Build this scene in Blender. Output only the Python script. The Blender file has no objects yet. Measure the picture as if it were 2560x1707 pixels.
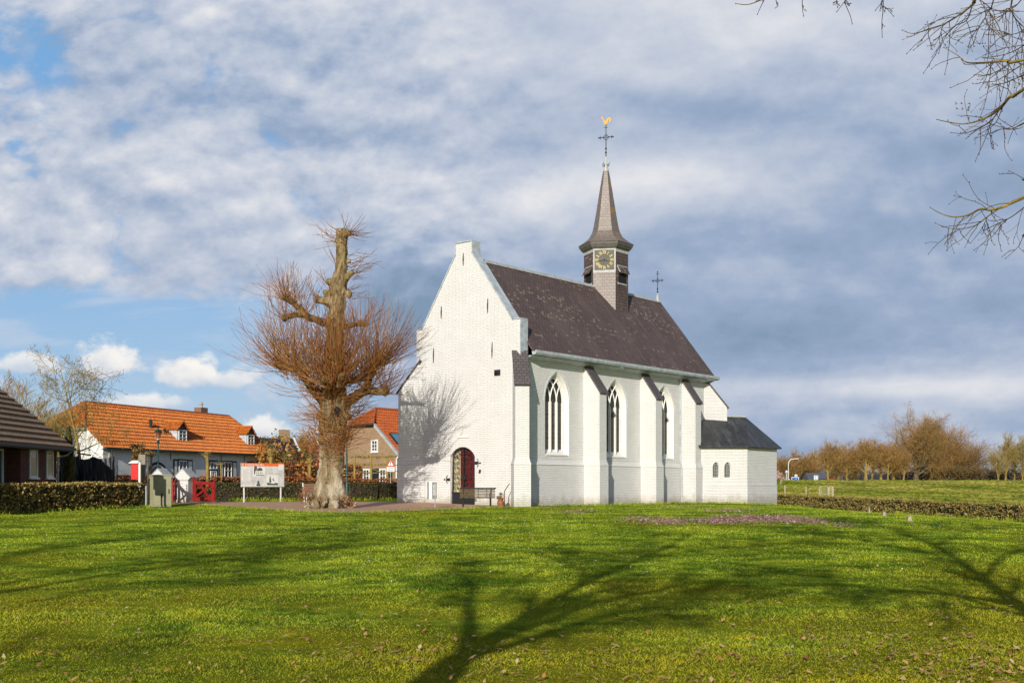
import bpy, math, random
import numpy as np
from mathutils import Vector, Matrix

sc = bpy.context.scene
C = sc.collection
R = math.radians

# ---------------------------------------------------------------- camera
FPX, HOR = 2895.3, 1213.0            # focal length and horizon of the photograph, in its pixels
cam_d = bpy.data.cameras.new('camera')
cam = bpy.data.objects.new('camera', cam_d); C.objects.link(cam)
cam.location = (0, 0, 1.0); cam.rotation_euler = (R(90), 0, 0)
cam_d.sensor_width = 36.0; cam_d.lens = FPX / 2560 * 36.0
cam_d.shift_y = (HOR - 853.5) / 2560
cam_d.clip_start = 0.1; cam_d.clip_end = 9000
sc.camera = cam

# ---------------------------------------------------------------- sun
SUN_AZ, SUN_EL = 12.5, 19.0          # heading of the light (clockwise from +Y) and height of the sun
SD = Vector((math.sin(R(SUN_AZ)) * math.cos(R(SUN_EL)), math.cos(R(SUN_AZ)) * math.cos(R(SUN_EL)), -math.sin(R(SUN_EL))))
sun_d = bpy.data.lights.new('sun', 'SUN'); sun_d.energy = 4.2; sun_d.angle = R(0.5); sun_d.color = (1.0, 0.935, 0.82)
sun = bpy.data.objects.new('sun', sun_d); C.objects.link(sun)
sun.rotation_euler = SD.to_track_quat('-Z', 'Y').to_euler(); sun.location = (-10, -30, 30)

sc.view_settings.view_transform = 'Standard'; sc.view_settings.look = 'None'
sc.view_settings.exposure = 0.12; sc.view_settings.gamma = 1.0; sc.view_settings.use_curve_mapping = False
sc.cycles.max_bounces = 6; sc.cycles.diffuse_bounces = 3; sc.cycles.glossy_bounces = 2
sc.cycles.transparent_max_bounces = 8

# ---------------------------------------------------------------- node expressions
class E:
    def __init__(s, nt, k): s.nt, s.k = nt, k
    def _m(s, op, *a, clamp=False):
        n = s.nt.nodes.new('ShaderNodeMath'); n.operation = op; n.use_clamp = clamp
        for i, x in enumerate((s,) + a):
            if isinstance(x, E): s.nt.links.new(x.k, n.inputs[i])
            else: n.inputs[i].default_value = x
        return E(s.nt, n.outputs[0])
    def __add__(s, o): return s._m('ADD', o)
    __radd__ = __add__
    def __mul__(s, o): return s._m('MULTIPLY', o)
    __rmul__ = __mul__
    def __sub__(s, o): return s._m('SUBTRACT', o)
    def __rsub__(s, o): return (s * -1.0) + o
    def __truediv__(s, o): return s._m('DIVIDE', o)
    def mx(s, o): return s._m('MAXIMUM', o)
    def mn(s, o): return s._m('MINIMUM', o)
    def pw(s, o): return s._m('POWER', o)
    def exp(s): return s._m('EXPONENT')
    def absv(s): return s._m('ABSOLUTE')
    def clamp(s): return s._m('ADD', 0.0, clamp=True)
    def ss(s, a, b):
        n = s.nt.nodes.new('ShaderNodeMapRange'); n.interpolation_type = 'SMOOTHSTEP'
        s.nt.links.new(s.k, n.inputs[0]); n.inputs[1].default_value = a; n.inputs[2].default_value = b
        return E(s.nt, n.outputs[0])

def xyz(nt, a, b, c):
    n = nt.nodes.new('ShaderNodeCombineXYZ')
    for i, x in enumerate((a, b, c)):
        if isinstance(x, E): nt.links.new(x.k, n.inputs[i])
        else: n.inputs[i].default_value = x
    return n.outputs[0]
def noise(nt, vec, scale=1.0, detail=6.0, rough=0.55, dist=0.0, color=False):
    n = nt.nodes.new('ShaderNodeTexNoise'); n.inputs['Scale'].default_value = scale
    n.inputs['Detail'].default_value = detail; n.inputs['Roughness'].default_value = rough
    n.inputs['Distortion'].default_value = dist
    if vec is not None: nt.links.new(vec, n.inputs['Vector'])
    return n.outputs['Color'] if color else E(nt, n.outputs[0])
def mixc(nt, f, a, b, mode='MIX'):
    n = nt.nodes.new('ShaderNodeMix'); n.data_type = 'RGBA'; n.blend_type = mode
    for i, x in ((0, f), (6, a), (7, b)):
        if isinstance(x, E): nt.links.new(x.k, n.inputs[i])
        elif isinstance(x, bpy.types.NodeSocket): nt.links.new(x, n.inputs[i])
        elif i == 0: n.inputs[i].default_value = x
        else: n.inputs[i].default_value = tuple(x) + ((1,) if len(x) == 3 else ())
    return n.outputs[2]

# ---------------------------------------------------------------- world: Nishita sky under broken cloud
W = bpy.data.worlds.new('World'); sc.world = W; W.use_nodes = True
nt = W.node_tree; nt.nodes.clear()
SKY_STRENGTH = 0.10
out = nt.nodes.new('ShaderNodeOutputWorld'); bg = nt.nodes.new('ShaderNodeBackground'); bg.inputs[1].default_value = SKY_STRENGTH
nt.links.new(bg.outputs[0], out.inputs[0])
sky = nt.nodes.new('ShaderNodeTexSky'); sky.sky_type = 'NISHITA'; sky.sun_disc = False
sky.sun_elevation = R(SUN_EL); sky.sun_rotation = R(180 + SUN_AZ); sky.altitude = 20; sky.air_density = 1.0; sky.dust_density = 0.6; sky.ozone_density = 2.0
tc = nt.nodes.new('ShaderNodeTexCoord'); sp = nt.nodes.new('ShaderNodeSeparateXYZ'); nt.links.new(tc.outputs['Generated'], sp.inputs[0])
X, Y, Z = (E(nt, sp.outputs[i]) for i in range(3))
az = X / Y.absv().mx(0.15)                       # bearing and height of a direction, front half of the sky
el = Z / Y.absv().mx(0.15)
front = Y.ss(-0.2, 0.35)
zz = Z.mx(0.0) + 0.22
px_, py_ = X / zz, Y / zz
P = xyz(nt, px_, py_ * 0.85, 0.0)                 # a flat deck of cloud seen from below
Pw = xyz(nt, px_ * 0.75 + py_ * 0.30, py_ * 1.05, 5.0)
def heap(dy, sc_, det, seed): return noise(nt, xyz(nt, az - el * 0.10, (el + dy) * 1.45, seed), sc_, det, 0.57, 0.1)
lump, lump_s = heap(0.0, 7.4, 9, 0.9), heap(0.020, 7.4, 9, 0.9)
small, small_s = heap(0.0, 17.0, 4, 2.3), heap(0.009, 17.0, 4, 2.3)
big = noise(nt, P, 1.0, 5, 0.5, 0.2); streak = noise(nt, Pw, 2.0, 9, 0.58, 0.2)
bil = (noise(nt, xyz(nt, az - el * 0.10, el * 1.7, 7.7), 5.5, 5, 0.52, 0.3) * 2.0 - 1.0).absv()
bil2 = (noise(nt, xyz(nt, az, (el + .01) * 1.7, 4.1), 12.0, 4, 0.5, 0.2) * 2.0 - 1.0).absv()
def gau(u0, v0, su, sv):
    a = (az - u0) / su; b = (el - v0) / sv
    return ((a * a + b * b) * -1.0).exp()
right = (az + el * 0.25).ss(-0.06, 0.17)          # smooth deck to the right, heaped to the left
tex = lump * 0.46 + small * 0.16 + big * 0.20 + 0.18 * 0.5 + (bil - 0.17) * 0.42 + (bil2 - 0.17) * 0.18
texr = streak * 0.6 + big * 0.25 + lump * 0.15
f = tex + (texr - tex) * right
cov = 0.148 + right * 0.137 + gau(-0.05, 0.17, 0.10, 0.09) * 0.12 + gau(-0.25, 0.27, 0.22, 0.06) * 0.05 + gau(0.0, 0.40, 0.45, 0.08) * 0.05 \
    - gau(-0.42, 0.135, 0.18, 0.040) * 0.21 - gau(-0.27, 0.11, 0.10, 0.04) * 0.12 - gau(-0.46, 0.38, 0.05, 0.04) * 0.06 - gau(-0.235, 0.355, 0.03, 0.012) * 0.10 - gau(-0.45, 0.26, 0.04, 0.02) * .06 \
    - gau(0.045, 0.285, 0.055, 0.010) * 0.20 - gau(-0.36, 0.06, 0.22, 0.05) * 0.20
m = (f + cov - 0.5).ss(-0.035, 0.095)
thick = (f + cov - 0.5).ss(0.03, 0.25)
bright = gau(0.13, 0.262, 0.11, 0.022) * 0.30 + gau(0.03, 0.25, 0.10, 0.03) * 0.22 + gau(-0.17, 0.26, 0.22, 0.07) * 0.10 + gau(-0.38, 0.25, 0.12, 0.09) * 0.08 + gau(0.04, 0.42, 0.22, 0.07) * 0.20 + gau(0.34, 0.40, 0.22, 0.07) * 0.18 + gau(0.34, 0.085, 0.22, 0.011) * 0.34 + gau(0.32, 0.06, 0.20, 0.03) * 0.14 + gau(-0.15, 0.185, 0.05, 0.03) * 0.12 + gau(0.21, 0.145, 0.07, 0.008) * .10
dark = gau(0.30, 0.17, 0.26, 0.055) * 0.05 + gau(0.24, 0.12, 0.16, 0.035) * 0.09 + gau(-0.10, 0.14, 0.06, 0.07) * 0.26 + gau(0.25, 0.008, 0.12, 0.028) * 0.28 + gau(0.15, 0.325, 0.10, 0.018) * 0.22 + gau(-0.06, 0.30, 0.08, 0.02) * 0.10 + gau(-0.12, 0.222, 0.10, 0.016) * 0.10
lum = (0.555 + (bil - 0.16) * (0.75 - right * 0.5) + (bil2 - 0.16) * (0.35 - right * 0.3) + bright - dark - right * 0.11 + (lump - lump_s) * (1.9 - right * 1.1) + (small - small_s) * (0.5 - right * 0.3) + (big - 0.5) * (0.85 - right * 0.4) + (streak - 0.5) * right * 0.60 - (thick - 0.5) * 0.08).clamp()
K = 1.0 / SKY_STRENGTH
rampn = nt.nodes.new('ShaderNodeValToRGB'); nt.links.new(lum.k, rampn.inputs[0])
cr = rampn.color_ramp; cr.elements[0].position = 0.05; cr.elements[0].color = (0.205, 0.292, 0.415, 1)
cr.elements[1].position = 0.95; cr.elements[1].color = (0.74, 0.74, 0.76, 1)
e = cr.elements.new(0.33); e.color = (0.298, 0.382, 0.535, 1)
e = cr.elements.new(0.62); e.color = (0.50, 0.55, 0.65, 1)
ccol = rampn.outputs[0]
skyk = mixc(nt, 1.0, sky.outputs[0], (SKY_STRENGTH * 0.78, SKY_STRENGTH * 0.80, SKY_STRENGTH * 0.86), 'MULTIPLY')  # sky outside the view dimmed and blued, for its effect on the shadows
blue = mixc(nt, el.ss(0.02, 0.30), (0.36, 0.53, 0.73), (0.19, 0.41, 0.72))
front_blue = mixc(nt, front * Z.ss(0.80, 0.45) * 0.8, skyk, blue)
mm = m * front * Z.ss(0.80, 0.45)  # cloud dropped overhead and behind the view, to deepen the shadows
wisp = noise(nt, xyz(nt, az * 5.0 - el * 4.0, el * 26.0, 2.2), 1.0, 7, 0.6, 0.4).ss(0.47, 0.68) * gau(-0.36, 0.15, 0.30, 0.07) * 0.65
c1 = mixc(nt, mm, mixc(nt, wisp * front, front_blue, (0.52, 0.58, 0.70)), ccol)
# a few fair-weather heaps low over the village
for (u0, v0, su, sv, b) in ((-0.350, 0.103, 0.031, 0.024, 1.0), (-0.278, 0.094, 0.030, 0.019, 1.0), (-0.243, 0.090, 0.026, 0.012, .75), (-0.412, 0.102, 0.034, 0.013, .75), (-0.320, 0.069, 0.040, 0.013, .8), (-0.214, 0.047, 0.022, 0.013, .85), (-0.47, 0.094, 0.03, 0.016, .7), (-0.16, 0.045, 0.03, .008, .5)):
    a_ = (az - u0) / su; b_ = (el - v0) / sv
    bb = b_.mx(b_ * -1.9)                         # flatter below than above
    dd = (a_ * a_ + bb * bb).pw(0.5) + (noise(nt, xyz(nt, az * 1.0, el * 1.3, 0.3), 42, 6, 0.6) - 0.5) * 1.7
    pm_ = (1.0 - dd).ss(-0.12, 0.42) * b
    shade = (b_ + (noise(nt, xyz(nt, az, el * 1.2, 1.7), 45, 4, 0.5) - 0.5) * 1.6).ss(-0.8, 0.7)
    c1 = mixc(nt, pm_ * front, c1, mixc(nt, shade, (0.50, 0.56, 0.66), (0.88, 0.85, 0.81)))
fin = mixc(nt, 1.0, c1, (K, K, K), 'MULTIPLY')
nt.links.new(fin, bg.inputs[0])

# ---------------------------------------------------------------- helpers: mesh building
class MB:
    def __init__(s): s.v, s.f, s.m = [], [], []
    def add(s, vs, fs, mi=0):
        o = len(s.v); s.v.extend([tuple(p) for p in vs])
        s.f.extend([tuple(o + i for i in f) for f in fs]); s.m.extend([mi] * len(fs)); return s
    def box(s, x0, x1, y0, y1, z0, z1, mi=0):
        v = [(x0, y0, z0), (x1, y0, z0), (x1, y1, z0), (x0, y1, z0), (x0, y0, z1), (x1, y0, z1), (x1, y1, z1), (x0, y1, z1)]
        return s.add(v, [(0, 3, 2, 1), (4, 5, 6, 7), (0, 1, 5, 4), (1, 2, 6, 5), (2, 3, 7, 6), (3, 0, 4, 7)], mi)
    def obox(s, c, ux, uy, uz, hx, hy, hz, mi=0):   # oriented box
        c, ux, uy, uz = Vector(c), Vector(ux).normalized(), Vector(uy).normalized(), Vector(uz).normalized()
        v = [c + ux * hx * a + uy * hy * b + uz * hz * d for d in (-1, 1) for (a, b) in ((-1, -1), (1, -1), (1, 1), (-1, 1))]
        return s.add(v, [(0, 3, 2, 1), (4, 5, 6, 7), (0, 1, 5, 4), (1, 2, 6, 5), (2, 3, 7, 6), (3, 0, 4, 7)], mi)
    def bar(s, a, b, w, h, mi=0, up=(0, 0, 1)):
        a, b = Vector(a), Vector(b); d = b - a; up = Vector(up)
        if abs(d.normalized().dot(up)) > .98: up = Vector((0, 1, 0))
        sx = d.cross(up); uz = sx.cross(d)
        return s.obox((a + b) / 2, d, sx, uz, d.length / 2, w / 2, h / 2, mi)
    def prism(s, poly, off, mi=0):                  # closed polygon (3-D points) pushed along off
        n = len(poly); off = Vector(off); p = [Vector(q) for q in poly]
        return s.add(p + [q + off for q in p], [tuple(range(n))[::-1], tuple(range(n, 2 * n))] + [(i, (i + 1) % n, n + (i + 1) % n, n + i) for i in range(n)], mi)
    def loft(s, loops, mi=0, caps=True, closed=True):
        o = len(s.v); n = len(loops[0])
        vs = [p for l in loops for p in l]; fs = []
        for k in range(len(loops) - 1):
            for i in range(n if closed else n - 1):
                j = (i + 1) % n; fs.append((k * n + i, k * n + j, (k + 1) * n + j, (k + 1) * n + i))
        if caps and closed: fs.append(tuple(range(n))[::-1]); fs.append(tuple((len(loops) - 1) * n + i for i in range(n)))
        return s.add(vs, fs, mi)
    def lathe(s, c, prof, n=16, mi=0, rot=0.0, sx=1.0, sy=1.0):
        c = Vector(c)
        return s.loft([[c + Vector((r * math.cos(2 * math.pi * i / n + rot) * sx, r * math.sin(2 * math.pi * i / n + rot) * sy, z)) for i in range(n)] for r, z in prof], mi)
    def tube(s, pts, rad, n=6, mi=0, caps=True):
        P = [Vector(p) for p in pts]; L = len(P)
        if not hasattr(rad, '__len__'): rad = [rad] * L
        t = (P[1] - P[0]).normalized(); a = t.cross(Vector((0, 0, 1)))
        if a.length < 1e-3: a = Vector((1, 0, 0))
        a.normalize(); loops = []
        for i in range(L):
            t = (P[min(i + 1, L - 1)] - P[max(i - 1, 0)]).normalized()
            a = (a - t * a.dot(t)); a = a.normalized() if a.length > 1e-6 else t.orthogonal().normalized()
            b = t.cross(a)
            loops.append([P[i] + (a * math.cos(2 * math.pi * k / n) + b * math.sin(2 * math.pi * k / n)) * rad[i] for k in range(n)])
        return s.loft(loops, mi, caps)
    def ball(s, c, r, mi=0, n=10, rows=6, sz=1.0):
        return s.lathe(c, [(max(1e-3, r * math.sin(math.pi * k / rows)), -r * sz * math.cos(math.pi * k / rows)) for k in range(rows + 1)], n, mi)
    def build(s, name, mats, parent=None, smooth=False, origin=None):
        me = bpy.data.meshes.new(name)
        v = np.array(s.v, dtype=np.float64).reshape(-1, 3)
        if origin is not None: v = v - np.array(origin)
        me.from_pydata(v.tolist(), [], s.f)
        if not isinstance(mats, (list, tuple)): mats = [mats]
        for mt in mats: me.materials.append(mt)
        if len(mats) > 1: me.polygons.foreach_set('material_index', s.m)
        me.update(); box_uv(me)
        if smooth: me.polygons.foreach_set('use_smooth', [True] * len(me.polygons))
        o = bpy.data.objects.new(name, me); C.objects.link(o)
        if parent: o.parent = parent
        return o

def box_uv(me):
    """UVs in metres: along the level line of each face and up its slope."""
    n = len(me.loops)
    if n == 0: return
    uv = me.uv_layers.new(name='UVMap')
    co = np.empty(len(me.vertices) * 3); me.vertices.foreach_get('co', co); co = co.reshape(-1, 3)
    li = np.empty(n, dtype=np.int32); me.loops.foreach_get('vertex_index', li)
    nf = len(me.polygons); nor = np.empty(nf * 3); me.polygons.foreach_get('normal', nor); nor = nor.reshape(-1, 3)
    tot = np.empty(nf, dtype=np.int32); me.polygons.foreach_get('loop_total', tot)
    fi = np.repeat(np.arange(nf), tot); N = nor[fi]
    ua = np.stack([-N[:, 1], N[:, 0], np.zeros(n)], 1); l = np.linalg.norm(ua, axis=1)
    flat = l < 1e-3; ua[flat] = (1, 0, 0); l[flat] = 1; ua /= l[:, None]
    va = np.cross(N, ua)
    p = co[li]; w = np.stack([(p * ua).sum(1), (p * va).sum(1)], 1)
    uv.data.foreach_set('uv', w.ravel())

def raw_mesh(name, v, faces_n, mat, parent=None):
    """mesh from a (n,3) vertex array in which each run of faces_n vertices is one face"""
    me = bpy.data.meshes.new(name); nv = len(v); nf = nv // faces_n
    me.vertices.add(nv); me.vertices.foreach_set('co', np.asarray(v, dtype=np.float32).ravel())
    me.loops.add(nv); me.loops.foreach_set('vertex_index', np.arange(nv, dtype=np.int32))
    me.polygons.add(nf); me.polygons.foreach_set('loop_start', np.arange(0, nv, faces_n, dtype=np.int32))
    me.update(calc_edges=True); me.materials.append(mat)
    o = bpy.data.objects.new(name, me); C.objects.link(o)
    if parent: o.parent = parent
    return o

def tag(o, label=None, cat=None, group=None, kind=None):
    if label: o['label'] = label
    if cat: o['category'] = cat
    if group: o['group'] = group
    if kind: o['kind'] = kind
    return o
def thing(name, label, cat, loc=(0, 0, 0), rz=0.0, group=None):
    o = bpy.data.objects.new(name, None); C.objects.link(o); o.empty_display_size = 0.3
    o.location = loc; o.rotation_euler = (0, 0, rz)
    return tag(o, label, cat, group)
def kids(o): return [c for c in C.objects if c.parent == o]
def dup(o, loc=None, rz=None, label=None, group=None, scale=None, parent=None):
    c = o.copy(); C.objects.link(c)
    if parent: c.parent = parent
    if loc is not None: c.location = loc
    if rz is not None: c.rotation_euler = (0, 0, rz)
    if scale is not None: c.scale = scale
    if label: c['label'] = label
    if group: c['group'] = group
    for k in kids(o): dup(k, parent=c)
    return c

# ---------------------------------------------------------------- helpers: from the photograph's pixels to places
def ss(a, b, x):
    t = min(1.0, max(0.0, (x - a) / (b - a))); return t * t * (3 - 2 * t)
def ground(x, y):
    z = -0.62 + 0.62 * ss(10, 50, y)
    z -= 0.80 * ss(11, 26, x) * ss(20, 52, y)
    z += 0.13 * ss(54, 60, y) * ss(4, -4, x) if y < 120 else 0.13 * ss(4, -4, x)
    if x > 5:
        k = ss(5, 14, x)
        lift = (0.75 * ss(88, 128, y) + 1.95 * ss(120, 215, y)) * k
        z += lift
        if y > 235: z -= 1.1 * ss(235, 270, y) * k
    return z + 0.025 * math.sin(x * 0.55 + 1.3) * math.sin(y * 0.37) * ss(5, 14, y) * ss(60, 45, y)
def ground_np(x, y): return np.array([ground(a, b) for a, b in zip(x, y)])
def at(px, py, d): return Vector(((px - 1280) / FPX * d, d, 1 + (HOR - py) / FPX * d))
def on_ground(px, py):
    u = (px - 1280) / FPX; v = (py - HOR) / FPX; lo, hi = 2.0, 400.0
    d = 2.0
    while d < 400:
        if 1 - v * d <= ground(u * d, d): break
        d *= 1.01
    return Vector((u * d, d, ground(u * d, d)))
def gp(px, d):                         # ground point under a pixel column at a depth
    x = (px - 1280) / FPX * d; return Vector((x, d, ground(x, d)))

# ---------------------------------------------------------------- materials
def newmat(name):
    m = bpy.data.materials.new(name); m.use_nodes = True; t = m.node_tree; b = t.nodes['Principled BSDF']
    return m, t, b
def geo_pos(t): return t.nodes.new('ShaderNodeNewGeometry').outputs['Position']
def obj_pos(t): return t.nodes.new('ShaderNodeTexCoord').outputs['Object']
def uvm(t): return t.nodes.new('ShaderNodeTexCoord').outputs['UV']
def island(t): return E(t, t.nodes.new('ShaderNodeNewGeometry').outputs['Random Per Island'])
def setc(t, b, c, slot='Base Color'):
    if isinstance(c, bpy.types.NodeSocket): t.links.new(c, b.inputs[slot])
    else: b.inputs[slot].default_value = tuple(c) + (1,)
def bump(t, b, h, strength=0.5, dist=0.02):
    n = t.nodes.new('ShaderNodeBump'); n.inputs['Strength'].default_value = strength; n.inputs['Distance'].default_value = dist
    t.links.new(h.k if isinstance(h, E) else h, n.inputs['Height']); t.links.new(n.outputs[0], b.inputs['Normal'])
def scale_vec(t, vec, s):
    n = t.nodes.new('ShaderNodeMapping'); n.inputs['Scale'].default_value = s; t.links.new(vec, n.inputs[0]); return n.outputs[0]
def plain(name, c, rough=0.6, var=0.25, scale=6.0, bmp=0.0, metal=0.0, c2=None, spec=0.4):
    m, t, b = newmat(name); p = obj_pos(t)
    nz = noise(t, p, scale, 5, 0.6)
    c2 = c2 or tuple(x * (1 - var) for x in c); hi = tuple(min(1, x * (1 + var * .6)) for x in c)
    setc(t, b, mixc(t, nz.ss(0.3, 0.7), c2, hi)); b.inputs['Roughness'].default_value = rough; b.inputs['Metallic'].default_value = metal
    b.inputs['Specular IOR Level'].default_value = spec
    if bmp: bump(t, b, noise(t, p, scale * 4, 4), bmp, 0.01)
    return m
def leafy(name, cols, rough=0.6, trans=0.0):
    """foliage, twigs or leaves: each little piece its own tone"""
    m, t, b = newmat(name); r = island(t)
    n = t.nodes.new('ShaderNodeValToRGB'); t.links.new(r.k, n.inputs[0]); cr = n.color_ramp
    for i, c in enumerate(cols):
        if i < 2: el = cr.elements[i]; el.position = i / max(1, len(cols) - 1)
        else: el = cr.elements.new(i / (len(cols) - 1))
        el.color = tuple(c) + (1,)
    if len(cols) > 2: pass
    setc(t, b, n.outputs[0]); b.inputs['Roughness'].default_value = rough; b.inputs['Specular IOR Level'].default_value = 0.25
    return m
def bricks(name, c1, c2, mortar, bw=0.22, bh=0.065, mw=0.010, strength=0.5, dist=0.008, rough=0.85, dirt=None, offset=0.5, var=0.5, warp=0.0, bias=0.0, specks=None):
    m, t, b = newmat(name); u = uvm(t)
    if warp:
        w = t.nodes.new('ShaderNodeVectorMath'); w.operation = 'MULTIPLY_ADD'
        t.links.new(noise(t, u, 1.7, 3, 0.5, 0, True), w.inputs[0]); w.inputs[1].default_value = (warp, warp, 0); t.links.new(u, w.inputs[2]); u2 = w.outputs[0]
    else: u2 = u
    n = t.nodes.new('ShaderNodeTexBrick'); t.links.new(u2, n.inputs['Vector'])
    n.offset = offset; n.inputs['Scale'].default_value = 1.0; n.inputs['Brick Width'].default_value = bw; n.inputs['Row Height'].default_value = bh
    n.inputs['Mortar Size'].default_value = mw; n.inputs['Mortar Smooth'].default_value = 0.3; n.inputs['Bias'].default_value = bias
    n.inputs['Color1'].default_value = tuple(c1) + (1,); n.inputs['Color2'].default_value = tuple(c2) + (1,); n.inputs['Mortar'].default_value = tuple(mortar) + (1,)
    col = n.outputs['Color']
    nz = noise(t, u, 1.1, 6, 0.6)
    col = mixc(t, 0.35 * var, col, mixc(t, nz.ss(0.3, 0.7), (0.25, 0.25, 0.25), (1, 1, 1)), 'MULTIPLY')
    if dirt:
        for (dc, sc_, lo, hi, amt) in dirt:
            f = noise(t, scale_vec(t, u, sc_), 1.0, 7, 0.65).ss(lo, hi)
            col = mixc(t, f * amt, col, dc)
    if specks:                                       # lichen on single slates, in drifts
        n_ = t.nodes.new('ShaderNodeTexBrick'); t.links.new(u2, n_.inputs['Vector']); n_.offset = offset; n_.inputs['Scale'].default_value = 1.0
        n_.inputs['Brick Width'].default_value = bw; n_.inputs['Row Height'].default_value = bh; n_.inputs['Mortar Size'].default_value = bh * .16; n_.inputs['Mortar Smooth'].default_value = .5
        for k_, v_ in (('Color1', 0.0), ('Color2', 1.0), ('Mortar', 0.0)): n_.inputs[k_].default_value = (v_, v_, v_, 1)
        for (sc_col, thr, ms, lo, hi) in specks:
            sepc = t.nodes.new('ShaderNodeSeparateColor'); t.links.new(n_.outputs['Color'], sepc.inputs[0]); rv = E(t, sepc.outputs[0])
            msk = noise(t, scale_vec(t, u, ms), 1.0, 5, 0.6).ss(lo, hi); fine = noise(t, u, 22, 3, 0.6).ss(.40, .58)
            col = mixc(t, (rv + msk * .42 - thr).ss(0, .05) * fine * msk, col, sc_col)
    setc(t, b, col); b.inputs['Roughness'].default_value = rough; b.inputs['Specular IOR Level'].default_value = 0.3
    h = E(t, n.outputs['Fac']) * -1.0 + noise(t, u, 9, 4, 0.6) * 0.7 + noise(t, scale_vec(t, u, (4.5, 15, 1)), 1.0, 2) * 0.8
    bump(t, b, h, strength, dist)
    return m

M = {}
M['white_wall'] = bricks('white_painted_brick', (0.775, 0.768, 0.752), (0.745, 0.738, 0.722), (0.69, 0.685, 0.667), 0.46, 0.086, 0.013, 1.0, 0.022, 0.85,
                         dirt=[((0.48, 0.46, 0.40), (0.9, 3.0, 1), 0.60, 0.85, 0.22), ((0.40, 0.38, 0.33), (14, 30, 1), 0.66, 0.80, 0.18)], var=0.25, warp=0.05)
def splash(mt):
    t = mt.node_tree; b = t.nodes['Principled BSDF']; src = b.inputs['Base Color'].links[0].from_socket; p = obj_pos(t)
    s_ = t.nodes.new('ShaderNodeSeparateXYZ'); t.links.new(p, s_.inputs[0]); z = E(t, s_.outputs[2]); nz = noise(t, p, 2.5, 7, .7)
    c = mixc(t, (z - nz * 1.1).ss(0.05, -.55) * .75, src, (.42, .38, .28))                       # soil splash and algae along the foot
    st = noise(t, scale_vec(t, p, (2.2, 2.2, .16)), 1.0, 6, .65).ss(.54, .74) * noise(t, p, .35, 3).ss(.4, .65)
    t.links.new(mixc(t, st * .22, c, (.50, .49, .43)), b.inputs['Base Color'])                    # faint rain streaks
splash(M['white_wall'])
M['white_smooth'] = plain('white_render', (0.79, 0.775, 0.74), 0.75, 0.06, 2.5, 0.25)
M['slate'] = bricks('purple_grey_slate', (0.108, 0.075, 0.073), (0.138, 0.098, 0.094), (0.055, 0.036, 0.036), 0.24, 0.17, 0.016, 0.7, 0.014, 0.75,
                    specks=[((0.33, 0.27, 0.19), 1.12, (.13, .7, 1), .34, .66), ((0.31, 0.27, 0.20), 1.08, (.10, .8, 1), .50, .66)], dirt=[((0.17, 0.125, 0.115), (0.5, 0.22, 1), 0.45, 0.75, 0.5), ((0.19, 0.15, 0.14), (5.0, 0.25, 1), 0.52, 0.75, 0.5), ((0.075, 0.05, 0.05), (3.0, 0.15, 1), 0.55, 0.8, 0.5), ((0.38, 0.34, 0.24), (0.9, 2.2, 1), 0.69, 0.74, 0.6)], var=0.6)
M['slate_cap'] = bricks('grey_cap_slate', (0.105, 0.092, 0.094), (0.135, 0.120, 0.122), (0.055, 0.048, 0.05), 0.24, 0.17, 0.016, 0.7, 0.014, 0.6, var=0.6)
M['slate_light'] = bricks('pale_slate', (0.30, 0.262, 0.25), (0.35, 0.31, 0.29), (0.20, 0.165, 0.155), 0.26, 0.17, 0.010, 0.5, 0.008, 0.6,
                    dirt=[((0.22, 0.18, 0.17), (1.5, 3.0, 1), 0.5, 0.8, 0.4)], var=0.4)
M['slate_spire'] = bricks('spire_slate', (0.19, 0.155, 0.145), (0.24, 0.20, 0.18), (0.09, 0.07, 0.065), 0.20, 0.13, 0.010, 0.5, 0.010, 0.6,
                    dirt=[((0.34, 0.20, 0.03), (1.3, 0.9, 1), 0.56, 0.66, 0.75), ((0.34, 0.30, 0.24), (5, 8, 1), 0.60, 0.7, 0.5)], var=0.5)
M['slate_dark'] = bricks('dark_slate', (0.040, 0.043, 0.047), (0.058, 0.06, 0.062), (0.02, 0.02, 0.02), 0.22, 0.13, 0.010, 0.6, 0.012, 0.45,
                    dirt=[((0.15, 0.16, 0.15), (2.6, 0.6, 1), 0.47, 0.74, 0.6), ((0.24, 0.23, 0.18), (9, 14, 1), 0.66, 0.74, 0.6)], var=0.5)
M['zinc'] = plain('weathered_zinc', (0.45, 0.50, 0.54), 0.45, 0.25, 3.0, 0.1, 0.0)
M['lead'] = plain('pale_lead', (0.42, 0.43, 0.42), 0.55, 0.2, 4.0, 0.1)
M['iron'] = plain('black_iron', (0.018, 0.02, 0.023), 0.5, 0.3, 10)
M['gold'] = plain('gilding', (0.62, 0.30, 0.03), 0.4, 0.15, 6, metal=0.2)
M['gold_num'] = plain('gilded_numerals', (0.80, 0.60, 0.22), 0.5, 0.1, 6)
M['clock'] = plain('clock_board', (0.095, 0.095, 0.07), 0.6, 0.25, 3)
M['dark'] = plain('dark_opening', (0.012, 0.011, 0.012), 0.8, 0.2, 4)
M['moulding'] = plain('olive_grey_moulding', (0.13, 0.125, 0.105), 0.6, 0.2, 4)
M['red_paint'] = plain('red_paint', (0.30, 0.016, 0.014), 0.5, 0.25, 5)
M['red_door'] = plain('red_door_boards', (0.19, 0.014, 0.013), 0.5, 0.3, 5)
M['cream'] = plain('cream_door_leaf', (0.72, 0.62, 0.40), 0.6, 0.1, 5)
M['green_paint'] = plain('dark_green_paint', (0.012, 0.075, 0.060), 0.45, 0.2, 5)
M['white_paint'] = plain('white_paint', (0.78, 0.77, 0.74), 0.5, 0.07, 5)
M['grey_metal'] = plain('grey_metal', (0.36, 0.38, 0.39), 0.4, 0.15, 8)
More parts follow.
